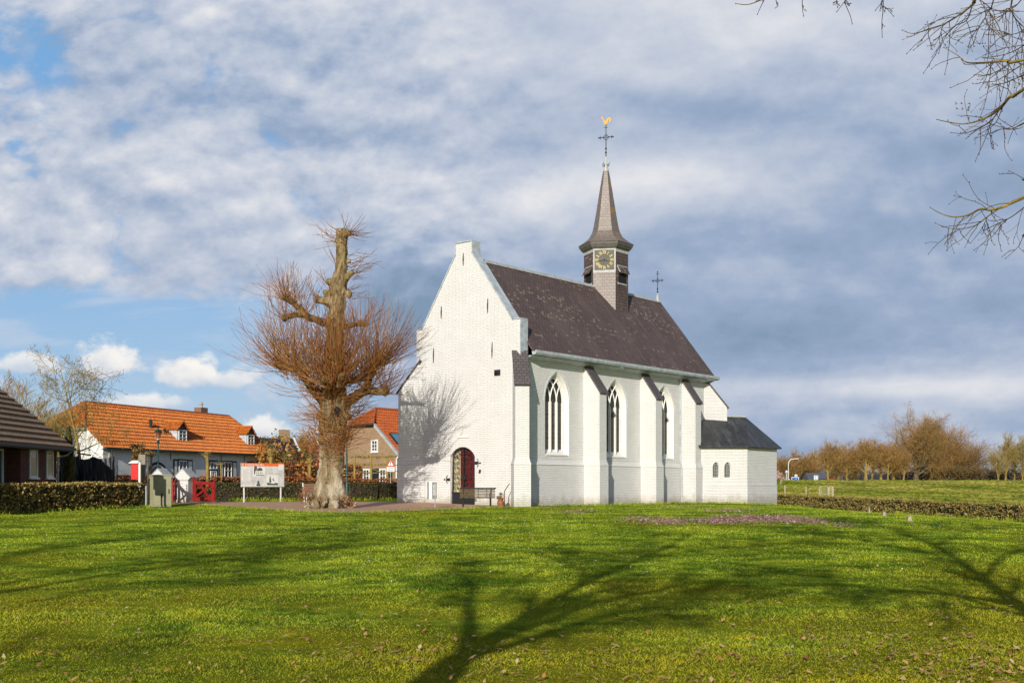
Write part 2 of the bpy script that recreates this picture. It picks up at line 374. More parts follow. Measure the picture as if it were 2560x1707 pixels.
M['wood_brown'] = plain('brown_wood', (0.20, 0.105, 0.065), 0.6, 0.3, 9)
M['wood_olive'] = plain('weathered_bench_wood', (0.12, 0.09, 0.042), 0.6, 0.3, 9)
M['terracotta'] = plain('terracotta', (0.27, 0.105, 0.055), 0.7, 0.2, 9)
M['cabinet'] = plain('olive_grey_cabinet', (0.30, 0.285, 0.175), 0.45, 0.08, 3)
M['black_plastic'] = plain('black_sheeting', (0.012, 0.013, 0.018), 0.42, 0.4, 2.5, 0.3)
def glassmat(name, c, rough=0.08):
    m, t, b = newmat(name); setc(t, b, c); b.inputs['Roughness'].default_value = rough; b.inputs['Specular IOR Level'].default_value = 0.6; return m
M['glass'] = glassmat('window_glass', (0.03, 0.036, 0.042))
M['skyglass'] = glassmat('roof_window_glass', (0.10, 0.24, 0.36))
# leaded glass: dark quarries between lead lines
m, t, b = newmat('leaded_glass'); n = t.nodes.new('ShaderNodeTexVoronoi'); t.links.new(scale_vec(t, uvm(t), (7, 4.5, 1)), n.inputs['Vector']); n.inputs['Scale'].default_value = 1; n.inputs['Randomness'].default_value = 0.25
n2_ = t.nodes.new('ShaderNodeTexVoronoi'); n2_.feature = 'DISTANCE_TO_EDGE'; n2_.inputs['Randomness'].default_value = 0.25; n2_.inputs['Scale'].default_value = 1
t.links.new(scale_vec(t, uvm(t), (7, 4.5, 1)), n2_.inputs['Vector'])
cc = mixc(t, 0.5, (0.022, 0.022, 0.016), n.outputs['Color'], 'MULTIPLY')
setc(t, b, mixc(t, E(t, n2_.outputs['Distance']).ss(0.06, 0.12), (0.055, 0.058, 0.045), cc)); b.inputs['Roughness'].default_value = 0.35
M['leaded'] = m
M['brick_dark'] = bricks('dark_brown_brick', (0.17, 0.055, 0.042), (0.10, 0.035, 0.030), (0.10, 0.07, 0.055), 0.21, 0.063, 0.010, 0.5, 0.006, 0.85, var=0.6)
M['brick_tan'] = bricks('tan_brown_brick', (0.40, 0.25, 0.125), (0.28, 0.165, 0.09), (0.36, 0.28, 0.19), 0.22, 0.085, 0.014, 0.5, 0.006, 0.85, var=0.7)
M['brick_red'] = bricks('red_chimney_brick', (0.27, 0.10, 0.055), (0.2, 0.08, 0.05), (0.25, 0.2, 0.15), 0.21, 0.063, 0.01, 0.5, 0.006, 0.85)
def tilemat(name, a, b2, dirt, rough=0.55):
    m, t, b = newmat(name); p = obj_pos(t); u = uvm(t)
    nz = noise(t, p, 5.0, 3, 0.6); ny = noise(t, p, 0.5, 6, 0.6)
    c = mixc(t, nz.ss(0.35, 0.65), a, b2); c = mixc(t, ny.ss(0.50, 0.75) * 0.6, c, dirt)
    setc(t, b, c); b.inputs['Roughness'].default_value = rough; b.inputs['Specular IOR Level'].default_value = 0.35; bump(t, b, noise(t, p, 30, 3), 0.2, 0.01); return m
M['tile_orange'] = tilemat('orange_pantile', (0.58, 0.185, 0.030), (0.40, 0.105, 0.020), (0.34, 0.135, 0.04))
M['tile_red'] = tilemat('red_brown_pantile', (0.46, 0.115, 0.026), (0.33, 0.075, 0.022), (0.20, 0.085, 0.04))
M['tile_brown'] = tilemat('brown_concrete_tile', (0.26, 0.17, 0.105), (0.19, 0.125, 0.085), (0.15, 0.115, 0.075), 0.75)
M['house_white'] = plain('white_house_wall', (0.80, 0.79, 0.77), 0.8, 0.10, 1.2, 0.2)
M['navy'] = plain('blue_black_woodwork', (0.010, 0.013, 0.022), 0.5, 0.2, 5)
M['green_black'] = plain('green_black_gutter', (0.012, 0.024, 0.026), 0.5, 0.2, 5)
M['roof_navy'] = plain('dark_blue_roof', (0.022, 0.027, 0.045), 0.5, 0.3, 3)

def bark(name, a, b2, c, scale=4.0, bs=0.8, bd=0.04):
    m, t, b = newmat(name); p = obj_pos(t)
    st = scale_vec(t, p, (1, 1, 0.25)); nz = noise(t, st, scale, 8, 0.65, 0.6); n_ = noise(t, p, scale * 0.35, 5, 0.6)
    col = mixc(t, nz.ss(0.36, 0.62), b2, a); col = mixc(t, n_.ss(0.50, 0.66) * 0.75, col, c); setc(t, b, col)
    b.inputs['Roughness'].default_value = 0.9; b.inputs['Specular IOR Level'].default_value = 0.15
    bump(t, b, nz + noise(t, st, scale * 4, 4) * 0.4, bs, bd); return m
M['bark_lime'] = bark('old_lime_bark', (0.36, 0.265, 0.15), (0.11, 0.075, 0.036), (0.22, 0.165, 0.06), 4.5, 1.0, 0.12)
def pale_foot(mt, lo, hi):
    """old wood is bleached near the ground, greener above"""
    t = mt.node_tree; b = t.nodes['Principled BSDF']; l = b.inputs['Base Color'].links[0]; src = l.from_socket
    s_ = t.nodes.new('ShaderNodeSeparateXYZ'); t.links.new(obj_pos(t), s_.inputs[0]); z = E(t, s_.outputs[2]); nz = noise(t, scale_vec(t, obj_pos(t), (1, 1, .3)), 2.2, 6, .6)
    c = mixc(t, (z + (nz - .5) * 2.2).ss(hi, lo) * .62, src, mixc(t, nz.ss(.42, .6), (.26, .20, .12), (.58, .52, .40))); t.links.new(c, b.inputs['Base Color'])
pale_foot(M['bark_lime'], 2.0, 3.6)
M['bark_limb'] = bark('dark_lime_limbs', (0.20, 0.125, 0.055), (0.07, 0.042, 0.020), (0.24, 0.15, 0.04), 5.0, 1.0, 0.08)  # dark brown limb bark, with the shade of dense shoots painted in
M['bark_yellow'] = bark('lichened_bark', (0.33, 0.235, 0.065), (0.17, 0.115, 0.04), (0.38, 0.29, 0.06), 5, 0.5)
M['bark_grey'] = bark('grey_green_bark', (0.17, 0.135, 0.075), (0.085, 0.066, 0.04), (0.22, 0.18, 0.06), 5, 0.5)
M['twig_red'] = leafy('red_brown_shoots', [(0.14, 0.055, 0.020), (0.25, 0.108, 0.030), (0.27, 0.085, 0.022), (0.34, 0.19, 0.050), (0.19, 0.058, 0.022)])
M['twig_brown'] = leafy('brown_twigs', [(0.22, 0.125, 0.040), (0.33, 0.205, 0.062), (0.38, 0.225, 0.072), (0.28, 0.145, 0.052)])
M['twig_olive'] = leafy('olive_twigs', [(0.22, 0.165, 0.055), (0.33, 0.25, 0.075), (0.28, 0.19, 0.065)])
M['twig_near'] = leafy('dark_bare_twigs', [(0.06, 0.036, 0.022), (0.10, 0.060, 0.028), (0.14, 0.10, 0.03)])
M['hedge_brown'] = leafy('brown_green_hedge_leaves', [(0.33, 0.21, 0.055), (0.09, 0.07, 0.016), (0.50, 0.33, 0.10), (0.17, 0.155, 0.028), (0.55, 0.37, 0.15)])
M['hedge_dark'] = leafy('dark_green_hedge_leaves', [(0.028, 0.036, 0.012), (0.075, 0.085, 0.022), (0.045, 0.045, 0.014), (0.16, 0.12, 0.035)])
M['hedge_field'] = leafy('field_hedge_leaves', [(0.24, 0.175, 0.04), (0.13, 0.15, 0.028), (0.38, 0.28, 0.085), (0.16, 0.085, 0.03), (0.46, 0.37, 0.12)])
M['beech'] = leafy('russet_beech_leaves', [(0.36, 0.115, 0.028), (0.19, 0.055, 0.02), (0.50, 0.19, 0.045), (0.27, 0.08, 0.025), (0.12, 0.036, 0.014)])
M['beech_gold'] = leafy('golden_beech_leaves', [(0.40, 0.20, 0.045), (0.26, 0.11, 0.025), (0.5, 0.28, 0.07), (0.18, 0.075, 0.02)])
M['green_leaf'] = leafy('green_leaves', [(0.10, 0.15, 0.02), (0.05, 0.09, 0.015), (0.18, 0.21, 0.04), (0.03, 0.05, 0.012)])
M['conifer'] = leafy('conifer_sprays', [(0.065, 0.066, 0.015), (0.15, 0.13, 0.025), (0.022, 0.024, 0.008), (0.13, 0.11, 0.03)])
M['hedge_core'] = plain('hedge_twig_core', (0.035, 0.024, 0.013), 0.9, 0.5, 12)
rng = random.Random(7); nrng = np.random.default_rng(11)
# ================================================================ GROUND
def lawn_color(t):
    p = geo_pos(t); s_ = t.nodes.new('ShaderNodeSeparateXYZ'); t.links.new(p, s_.inputs[0]); y = E(t, s_.outputs[1]); x = E(t, s_.outputs[0])
    flat = scale_vec(t, p, (1, 1, 0))
    a = noise(t, flat, 0.45, 6, 0.65); b_ = noise(t, flat, 1.9, 6, 0.65); c_ = noise(t, flat, 0.16, 5, 0.6)
    near = y.ss(24, 9)
    col = mixc(t, (a * 0.55 + b_ * 0.45).ss(0.42, 0.58), (0.110, 0.190, 0.015), (0.355, 0.43, 0.034))
    col = mixc(t, noise(t, flat, 0.8, 4, 0.6).ss(.54, .68) * .5, col, (0.36, 0.36, 0.014)); col = mixc(t, (c_ + near * 0.17 + (x.ss(-2, 9) * near) * 0.10).ss(0.50, 0.70) * 0.75, col, (0.265, 0.245, 0.018))
    col = mixc(t, (b_ * 0.7 + a * 0.3 + near * 0.07).ss(0.60, 0.70) * near * 0.85, col, (0.46, 0.37, 0.012))
    col = mixc(t, (noise(t, flat, 3.1, 5, 0.7) + near * 0.05).ss(0.62, 0.75) * 0.55, col, (0.27, 0.19, 0.05))
    # rough, yellower pasture beyond the lawn
    far = y.ss(84, 92)
    f1 = noise(t, scale_vec(t, p, (0.10, 0.035, 0)), 1.0, 9, 0.70)
    past = mixc(t, (f1 + x.ss(20, 80) * .05).ss(0.42, 0.62), (0.14, 0.20, 0.018), (0.36, 0.33, 0.07))
    past = mixc(t, noise(t, scale_vec(t, p, (0.25, 0.5, 0)), 1.0, 6, 0.7).ss(0.5, 0.75) * 0.6, past, (0.27, 0.25, 0.05))
    return mixc(t, far, col, past), p
m, t, b = newmat('grassy_ground'); col, p = lawn_color(t)
setc(t, b, mixc(t, 1.0, col, (0.85, 0.85, 0.85), 'MULTIPLY')); b.inputs['Roughness'].default_value = 0.95; b.inputs['Specular IOR Level'].default_value = 0.0
bump(t, b, noise(t, p, 14, 6, 0.7) + noise(t, p, 3, 4) * 0.8, 1.0, 0.06); M['lawn'] = m
m, t, b = newmat('grass_blades'); col, p = lawn_color(t); r = island(t)
col = mixc(t, r.ss(0.0, 1.0), mixc(t, 1.0, col, (0.86, 0.90, 0.86), 'MULTIPLY'), mixc(t, 1.0, col, (1.18, 1.14, 1.1), 'MULTIPLY'))
col = mixc(t, (r * 7.13)._m('FRACT').ss(0.94, 0.98) * 0.6, col, (0.42, 0.34, 0.12))
setc(t, b, col); b.inputs['Roughness'].default_value = 0.75; b.inputs['Specular IOR Level'].default_value = 0.08; M['blade'] = m
M['path'] = bricks('brick_paving', (0.62, 0.34, 0.215), (0.46, 0.245, 0.16), (0.44, 0.31, 0.19), 0.20, 0.10, 0.012, 0.5, 0.006, 0.9, dirt=[((0.44, 0.30, 0.18), (0.8, 0.8, 1), 0.45, 0.7, 0.6)], var=0.5)
M['road'] = plain('asphalt', (0.06, 0.06, 0.06), 0.9, 0.3, 3)
M['gravel'] = plain('gravel_and_earth', (0.20, 0.14, 0.085), 0.95, 0.5, 5, 0.8)

ys = np.concatenate([np.arange(-60, 0, 10.), np.arange(0, 100, 1.), np.arange(100, 300, 4.), 300 * 1.25 ** np.arange(0, 14)])
xs = np.concatenate([-(60 * 1.3 ** np.arange(12, 0, -1)), np.arange(-60, 90, 1.5), 90 * 1.3 ** np.arange(0, 12)])
gv = [(x, y, ground(x, y)) for y in ys for x in xs]; nx = len(xs)
g = MB(); g.add(gv, [(j * nx + i, j * nx + i + 1, (j + 1) * nx + i + 1, (j + 1) * nx + i) for j in range(len(ys) - 1) for i in range(nx - 1)])
lawn = g.build('ground', M['lawn'], smooth=True); tag(lawn, 'green lawn sloping up to the chapel, with pasture and a grassy dyke beyond', 'ground', kind='structure')

def inside(poly, x, y):
    c = np.zeros(len(x), bool); n = len(poly)
    for i in range(n):
        x1, y1 = poly[i][:2]; x2, y2 = poly[(i + 1) % n][:2]
        k = ((y1 > y) != (y2 > y)); c ^= k & (x < (x2 - x1) * (y - y1) / ((y2 - y1) + 1e-12) + x1)
    return c
def drape(poly, name, mat, h, step=0.7, label=None, cat=None):
    px = [p[0] for p in poly]; py = [p[1] for p in poly]
    import bmesh
    bm = bmesh.new(); vs = [bm.verts.new((p[0], p[1], 0)) for p in poly]; bm.faces.new(vs)
    for ax, lo, hi in ((0, min(px), max(px)), (1, min(py), max(py))):
        v = lo + step
        while v < hi:
            no = (1, 0, 0) if ax == 0 else (0, 1, 0); co = (v, 0, 0) if ax == 0 else (0, v, 0)
            bmesh.ops.bisect_plane(bm, geom=bm.verts[:] + bm.edges[:] + bm.faces[:], plane_co=co, plane_no=no); v += step
    for v in bm.verts: v.co.z = ground(v.co.x, v.co.y) + h
    me = bpy.data.meshes.new(name); bm.normal_update(); bm.to_mesh(me); bm.free(); me.materials.append(mat); box_uv(me)
    o = bpy.data.objects.new(name, me); C.objects.link(o); return tag(o, label, cat, kind='structure')

# chapel frame: s along the nave, t along the west front to the left
TH = 0.684; A2 = Vector((math.sin(TH), math.cos(TH), 0)); B2 = Vector((-math.cos(TH), math.sin(TH), 0)); P0 = Vector((0.387, 55.0, 0))
CW, CL = 6.80, 17.79
def cw(s, t, z=0.0): return P0 + A2 * s + B2 * t + Vector((0, 0, z))
def wc(p): d = Vector(p) - P0; return d.dot(A2), d.dot(B2)

front_px = [(500, 1262), (560, 1266), (640, 1271), (720, 1277), (800, 1281), (880, 1283), (960, 1281), (1040, 1278), (1120, 1274), (1200, 1270), (1262, 1268)]
path_poly = [on_ground(*q) for q in front_px]
path_poly = [(p.x, p.y) for p in path_poly] + [(cw(-.05, .6).x, cw(-.05, .6).y), (cw(-.05, 6.9).x, cw(-.05, 6.9).y), (-6.0, 61.2), (-9, 61.0), (-13, 60.6), (-15.5, 61), (-17.3, 62.5), (-19.5, 60.5), (-17.0, 57.8)]
drape(path_poly, 'brick_path', M['path'], 0.012, label='reddish brick paving before the chapel door and round the old tree', cat='paving')
gravel_poly = [(cw(.2, -1.0).x, cw(.2, -1.0).y), (cw(.5, -1.9).x, cw(.5, -1.9).y), (cw(7, -1.75).x, cw(7, -1.75).y), (cw(14, -1.6).x, cw(14, -1.6).y), (10.9, 65.2), (13.8, 65.6), (17.6, 68.8), (16.0, 69.6), cw(14, .3)[:2], cw(.5, .3)[:2]]
drape(gravel_poly, 'gravel_strip', M['gravel'], 0.008, label='strip of bare earth and gravel along the chapel wall', cat='gravel')
road_poly = [(-75, 63.5), (-19.5, 63.6), (-5, 72.6), (8, 82), (8, 86.5), (-6, 76.6), (-21, 68), (-75, 67.5)]
drape(road_poly, 'road', M['road'], 0.010, step=2.0, label='narrow village road behind the hedges', cat='road')

# ---- grass blades, denser towards the camera
def grass():
    N = 580000; d = 8.6 * (62.0 / 8.6) ** (nrng.random(N) ** 1.02)
    u = (nrng.random(N) - 0.5) * 1.30
    x = u * d; y = d
    keep = ~inside([tuple(p)[:2] for p in path_poly], x, y) & ~inside([tuple(p)[:2] for p in gravel_poly], x, y)
    s_, t_ = (x - P0.x) * A2.x + (y - P0.y) * A2.y, (x - P0.x) * B2.x + (y - P0.y) * B2.y
    keep &= ~((s_ > -.2) & (s_ < 19) & (t_ > -1.2) & (t_ < 8)); keep &= y < 60
    x, y, d = x[keep], y[keep], d[keep]; n = len(x); z = ground_np(x, y) - 0.012
    w1 = np.sin(x * 1.3 + np.sin(y * .9) * 2) * np.sin(y * 1.1 + np.sin(x * .7) * 2)
    h = (0.018 + 0.026 * nrng.random(n)) * (1 + 0.35 * w1) * (0.75 + 0.25 * np.minimum(1, d / 20)); wd = 0.0015 + 0.00022 * d
    a = nrng.random(n) * 2 * np.pi; la = nrng.random(n) * 2 * np.pi; ln = h * (0.2 + 0.9 * nrng.random(n))
    dx, dy = np.cos(a) * wd, np.sin(a) * wd; lx, ly = np.cos(la) * ln, np.sin(la) * ln
    base = np.stack([x, y, z], 1); o0 = np.stack([dx, dy, 0 * x], 1)
    mid = base + np.stack([lx * .35, ly * .35, h * .6], 1); tip = base + np.stack([lx, ly, h], 1)
    # one bent blade: two triangles sharing the middle edge
    V = np.empty((n, 4, 3)); V[:, 0] = base - o0; V[:, 1] = base + o0; V[:, 2] = mid + o0 * .8; V[:, 3] = tip
    o = raw_mesh('lawn_grass', V.reshape(-1, 3), 4, M['blade'])
    return tag(o, 'short green grass blades of the lawn', 'grass', kind='stuff')
grass()
def tufts(lines):
    V = []
    for (a, b_, n, sp, h0, h1) in lines:
        for k in range(n):
            f = rng.random(); x, y = a[0] + (b_[0] - a[0]) * f + rng.gauss(0, sp), a[1] + (b_[1] - a[1]) * f + rng.gauss(0, sp); z = ground(x, y); h_ = rng.uniform(h0, h1) * (.5 + abs(math.sin(f * 37))); w_ = .006 + .0001 * y; al = rng.random() * 6.28; lx, ly = math.cos(al) * h_ * .5, math.sin(al) * h_ * .5; c_, s_ = math.cos(al + 1.3) * w_, math.sin(al + 1.3) * w_
            V += [(x - c_, y - s_, z - .02), (x + c_, y + s_, z - .02), (x + c_ * .7 + lx * .4, y + s_ * .7 + ly * .4, z + h_ * .6), (x + lx, y + ly, z + h_)]
    tag(raw_mesh('grass_tufts', np.array(V), 4, M['blade']), 'longer grass tufts along walls, paving edges and hedge feet', 'grass', kind='stuff')
cwl = lambda s_, t_: tuple(cw(s_, t_)[:2])
tufts([(cwl(.6, -1.75), cwl(7, -1.65), 700, .14, .04, .13), (cwl(7, -1.65), cwl(14, -1.5), 700, .14, .04, .14), (cwl(.5, -.25), cwl(17, -.2), 300, .06, .04, .12), ((10.9, 65.1), (13.8, 65.5), 350, .15, .04, .14), ((13.8, 65.5), (17.6, 68.6), 350, .2, .04, .13), ((-19.8, 37.5), (-16.0, 50.8), 1300, .16, .05, .16), ((-15.8, 64.6), (-6.3, 67.1), 900, .2, .06, .2), ((-12.5, 60.6), (-9, 61.6), 350, .25, .05, .16), ((33.3, 46), (28.4, 50.3), 500, .2, .06, .2), ((28.4, 50.3), (24.0, 55.8), 500, .2, .06, .2), ((24.0, 55.8), (21.9, 66), 500, .2, .06, .2)]
      + [(a, b_, 160, .12, .03, .10) for a, b_ in zip(path_poly[:10], path_poly[1:11])])
def litter(name, spots, mat, size, label, cat, lift=0.022):
    V = []
    for (x, y) in spots:
        z = ground(x, y) + lift + rng.random() * 0.03; s = size * (0.5 + rng.random()); l = s * (0.5 + .7 * rng.random())
        a = rng.random() * 6.28; c, q = math.cos(a), math.sin(a); t1 = rng.uniform(-.5, .5); t2 = rng.uniform(-.6, .6)
        for (p, r_) in ((-1, 0), (-.1, -.55), (1, 0.1), (0.1, .6)):
            V.append((x + (p * s * c - r_ * l * q), y + (p * s * q + r_ * l * c), z + p * s * t1 + abs(r_) * l * t2 + .012))
    return tag(raw_mesh(name, np.array(V), 4, mat), label, cat, kind='stuff')
M['leaf_litter'] = leafy('fallen_leaves', [(0.48, 0.21, 0.05), (0.58, 0.36, 0.14), (0.28, 0.10, 0.03), (0.62, 0.46, 0.24), (0.48, 0.15, 0.04)])
spots = []
for k in range(2600):
    d = 9 * (40 / 9) ** (rng.random() ** 1.4); u = rng.uniform(-.46, .46)
    q = 0.25 + 0.75 * ss(.1, .75, math.sin(u * 9 + d * .35) * math.sin(d * .55 + u * 4) * .5 + .5)
    if rng.random() < q * ss(34, 10, d) + .05: spots.append((u * d, d))
for (px, py, r_, n) in ((930, 1640, 2.2, 60), (1000, 1560, 1.6, 40), (960, 1635, .5, 30), (800, 1610, 1.5, 25), (2100, 1650, 1.6, 80), (2380, 1640, 1.7, 130), (2500, 1690, .9, 90), (2150, 1600, 1.0, 50)):
    c_ = on_ground(px, py)
    for k in range(n): spots.append((c_.x + rng.gauss(0, r_ * .5), c_.y + rng.gauss(0, r_ * .35)))
litter('fallen_leaves', spots, M['leaf_litter'], 0.033, 'brown fallen leaves scattered over the lawn', 'leaves')
M['daisy'] = plain('daisy_white', (0.80, 0.79, 0.74), 0.6, 0.05, 5)
spots = []
for (px, py, r_, n) in ((760, 1330, 1.5, 40), (600, 1290, 3, 60), (950, 1320, 2, 60), (830, 1420, 2.5, 30), (2290, 1320, 2.5, 110), (1800, 1290, 3, 70), (1480, 1320, 3, 60), (1130, 1390, 3, 40), (1900, 1420, 4, 50), (400, 1300, 4, 60), (1250, 1300, 4, 60), (200, 1340, 4, 40)):
    c_ = on_ground(px, py)
    for k in range(n * 3): spots.append((c_.x + rng.gauss(0, r_ * .8), c_.y + rng.gauss(0, r_ * .8)))
litter('daisies', spots, M['daisy'], 0.021, 'small white daisies dotted over the lawn', 'flowers', 0.03)
M['purple'] = leafy('purple_deadnettle', [(0.56, 0.28, 0.33), (0.68, 0.38, 0.44), (0.30, 0.27, 0.05), (0.78, 0.52, 0.58), (0.52, 0.23, 0.27)])
spots = []
for (px, py, ex, ey, n) in ((1900, 1302, 105, 10, 2600), (1800, 1307, 70, 8, 1200), (2010, 1308, 60, 7, 900), (1670, 1308, 60, 8, 1000), (1590, 1302, 45, 6, 350), (1820, 1280, 60, 5, 350), (1440, 1284, 60, 5, 250), (2110, 1318, 40, 6, 150), (1700, 1272, 90, 4, 250)):
    for k in range(n):
        p = on_ground(px + rng.gauss(0, ex * .55), py + rng.gauss(0, ey * .5)); spots.append((p.x, p.y))
litter('purple_flowers', spots, M['purple'], 0.040, 'patch of purple dead-nettle flowering in the lawn', 'flowers', 0.055)
V = []
for k in range(15000):                                 # rough tussocks that give the pasture its nap
    y = 92 + 140 * rng.random(); x = y * rng.uniform(.22, .47); z = ground(x, y); h_ = rng.uniform(.02, .13) * (.5 + .8 * ss(-.3, .6, math.sin(x * .35 + y * .11) * math.sin(y * .21 - x * .05))); w_ = rng.uniform(.10, .35); a = rng.random() * 3.1; c_, s_ = math.cos(a) * w_, math.sin(a) * w_
    V += [(x - c_, y - s_, z - .02), (x + c_, y + s_, z - .02), (x + c_ * .5, y + s_ * .5 + .1, z + h_), (x - c_ * .6, y - s_ * .6 - .05, z + h_ * .8)]
tag(raw_mesh('pasture_tussocks', np.array(V), 4, M['lawn']), 'rough grass tussocks on the pasture and dyke', 'grass', kind='stuff')

# ================================================================ CHAPEL
ch = thing('chapel', 'white painted brick chapel with slate roof, stepped gable and clock turret', 'chapel', P0, math.atan2(A2.y, A2.x))
def strip_wall(mb, fmap, breaks, bot, top, holes, mi=0):
    """a wall face cut into upright strips, leaving out the holes (y0, y1, low(y), high(y))"""
    bs = sorted(set(round(x, 5) for x in breaks))
    for a, b_ in zip(bs[:-1], bs[1:]):
        mid = (a + b_) / 2; hs = sorted([h for h in holes if h[0] < mid < h[1]], key=lambda h: h[2](mid))
        lo = (bot(a), bot(b_))
        for h in hs + [None]:
            hi = (top(a + 1e-6), top(b_ - 1e-6)) if h is None else (h[2](a), h[2](b_))
            mb.add([fmap(a, lo[0]), fmap(b_, lo[1]), fmap(b_, hi[1]), fmap(a, hi[0])], [(0, 1, 2, 3)], mi)
            if h: lo = (h[3](a), h[3](b_))
def arch(w, h, n=10):
    """half outline of a pointed arch from (-w, 0) up to (0, h)"""
    r = (w * w + h * h) / (2 * w); th = math.asin(h / r)
    return [(r - w - r * math.cos(th * k / n), r * math.sin(th * k / n)) for k in range(n + 1)]
def pw_lin(pts):
    def f(x):
        if x <= pts[0][0]: return pts[0][1]
        for (a, b_), (c, d) in zip(pts[:-1], pts[1:]):
            if x <= c: return b_ + (d - b_) * (x - a) / max(1e-9, c - a)
        return pts[-1][1]
    return f
# ---- nave side wall with three pointed windows
WIN = [2.92, 8.10, 12.95]; OW, OSILL, SPR, OH = 0.98, 2.42, 5.15, 1.46
IW, ISILL, IH = 0.78, 2.78, 1.20
half = arch(OW, OH); full = half + [(-x, z) for x, z in half[::-1][1:]]
holes = []; br = [0.0, CL]
for wx in WIN:
    top = pw_lin([(wx + x, SPR + z) for x, z in full]); holes.append((wx - OW, wx + OW, lambda y: OSILL, top)); br += [wx + x for x, z in full]
nw = MB(); WT = 7.25
strip_wall(nw, lambda s, z: (s, 0, z), br, lambda s: 2.28, lambda s: WT, holes)
PL = 0.09
nw.add([(-.0, -PL, 2.02), (CL, -PL, 2.02), (CL, 0, 2.28), (0, 0, 2.28)], [(0, 1, 2, 3)])         # sloping plinth top
nw.add([(0, -PL, -.6), (CL, -PL, -.6), (CL, -PL, 2.02), (0, -PL, 2.02)], [(0, 1, 2, 3)])
nw.add([(CL, -PL, -.6), (CL, CW, -.6), (CL, CW, WT), (CL, CW / 2, 12.0), (CL, 0, WT), (CL, -PL, 2.0)], [(0, 1, 2, 3, 4, 5)])
nw.add([(0.2, CW, -.6), (CL, CW, -.6), (CL, CW, WT), (0.2, CW, WT)], [(0, 1, 2, 3)])
nw.build('nave_wall', M['white_wall'], ch)
pt = MB(); pt.box(0.3, CL - .3, -PL - .035, 0.0, 2.015, 2.05); pt.build('plinth_string', M['white_smooth'], ch)
def window(wx):
    o = MB()
    out_l = [(-OW, OSILL), (OW, OSILL)] + [(-x, SPR + z) for x, z in half] + [(x, SPR + z) for x, z in half[::-1][1:]]
    ih = arch(IW, IH); in_l = [(-IW, ISILL), (IW, ISILL)] + [(-x, SPR + z) for x, z in ih] + [(x, SPR + z) for x, z in ih[::-1][1:]]
    mid = [((a[0] * .62 + b_[0] * .38), (a[1] * .62 + b_[1] * .38)) for a, b_ in zip(out_l, in_l)]
    L = lambda l, y: [(wx + x, y, z) for x, z in l]
    o.loft([L(out_l, 0), L(mid, .10), L(mid, .15), L(in_l, .33)], caps=False)
    o.box(wx - OW + .04, wx + OW - .1, -.035, .03, OSILL + .05, OSILL + .10)
    w = o.build('window', M['white_smooth'], ch)
    gl = MB(); gl.add(L(in_l, .32), [tuple(range(len(in_l)))]); gl.build('glass', M['leaded'], w)
    tr = MB(); r = (IW * IW + IH * IH) / (2 * IW); y = .24; bw, bd = .062, .12
    for k in (-1, 1):
        xm = k * IW / 3; tr.box(wx + xm - bw / 2, wx + xm + bw / 2, y - .06, y + .09, ISILL - .12, SPR)
        for sg in (1, -1):                                            # branch curving right / left with the arch's own radius
            pts = []
            for q in range(15):
                th = q / 14 * math.pi / 2; x = xm + sg * (r - r * math.cos(th)); z = r * math.sin(th)
                pts.append((wx + x, y + .01, SPR + z))
                if (x + sg * (r - IW)) * sg > 0 and math.hypot(x + sg * (r - IW), z) > r - .02: break
            tr.tube(pts, bw / 2 * 1.25, 4)
    for pts in ([(wx + x * .97, y + .02, SPR + z) for x, z in ih], [(wx - x * .97, y + .02, SPR + z) for x, z in ih]): tr.tube(pts, .045, 4)
    for k in (-1, 1): tr.box(wx + k * (IW - .01) - .015, wx + k * (IW - .01) + .015, y - .03, y + .09, ISILL - .05, SPR)
    tr.build('tracery', M['white_smooth'], w)
    for z in np.arange(ISILL + .55, SPR + .5, .6): sb = MB(); sb.box(wx - IW * .93, wx + IW * .93, y + .06, y + .075, z, z + .018); sb.build('saddle_bar', M['iron'], w)
    hm = MB(); hp = arch(OW + .10, OH + .10); hm.tube([(wx + x, .0, SPR + z) for x, z in hp] + [(wx - x, .0, SPR + z) for x, z in hp[::-1][1:]], .018, 4); hm.build('arch_ring', M['white_wall'], w)
for wx in WIN: window(wx)
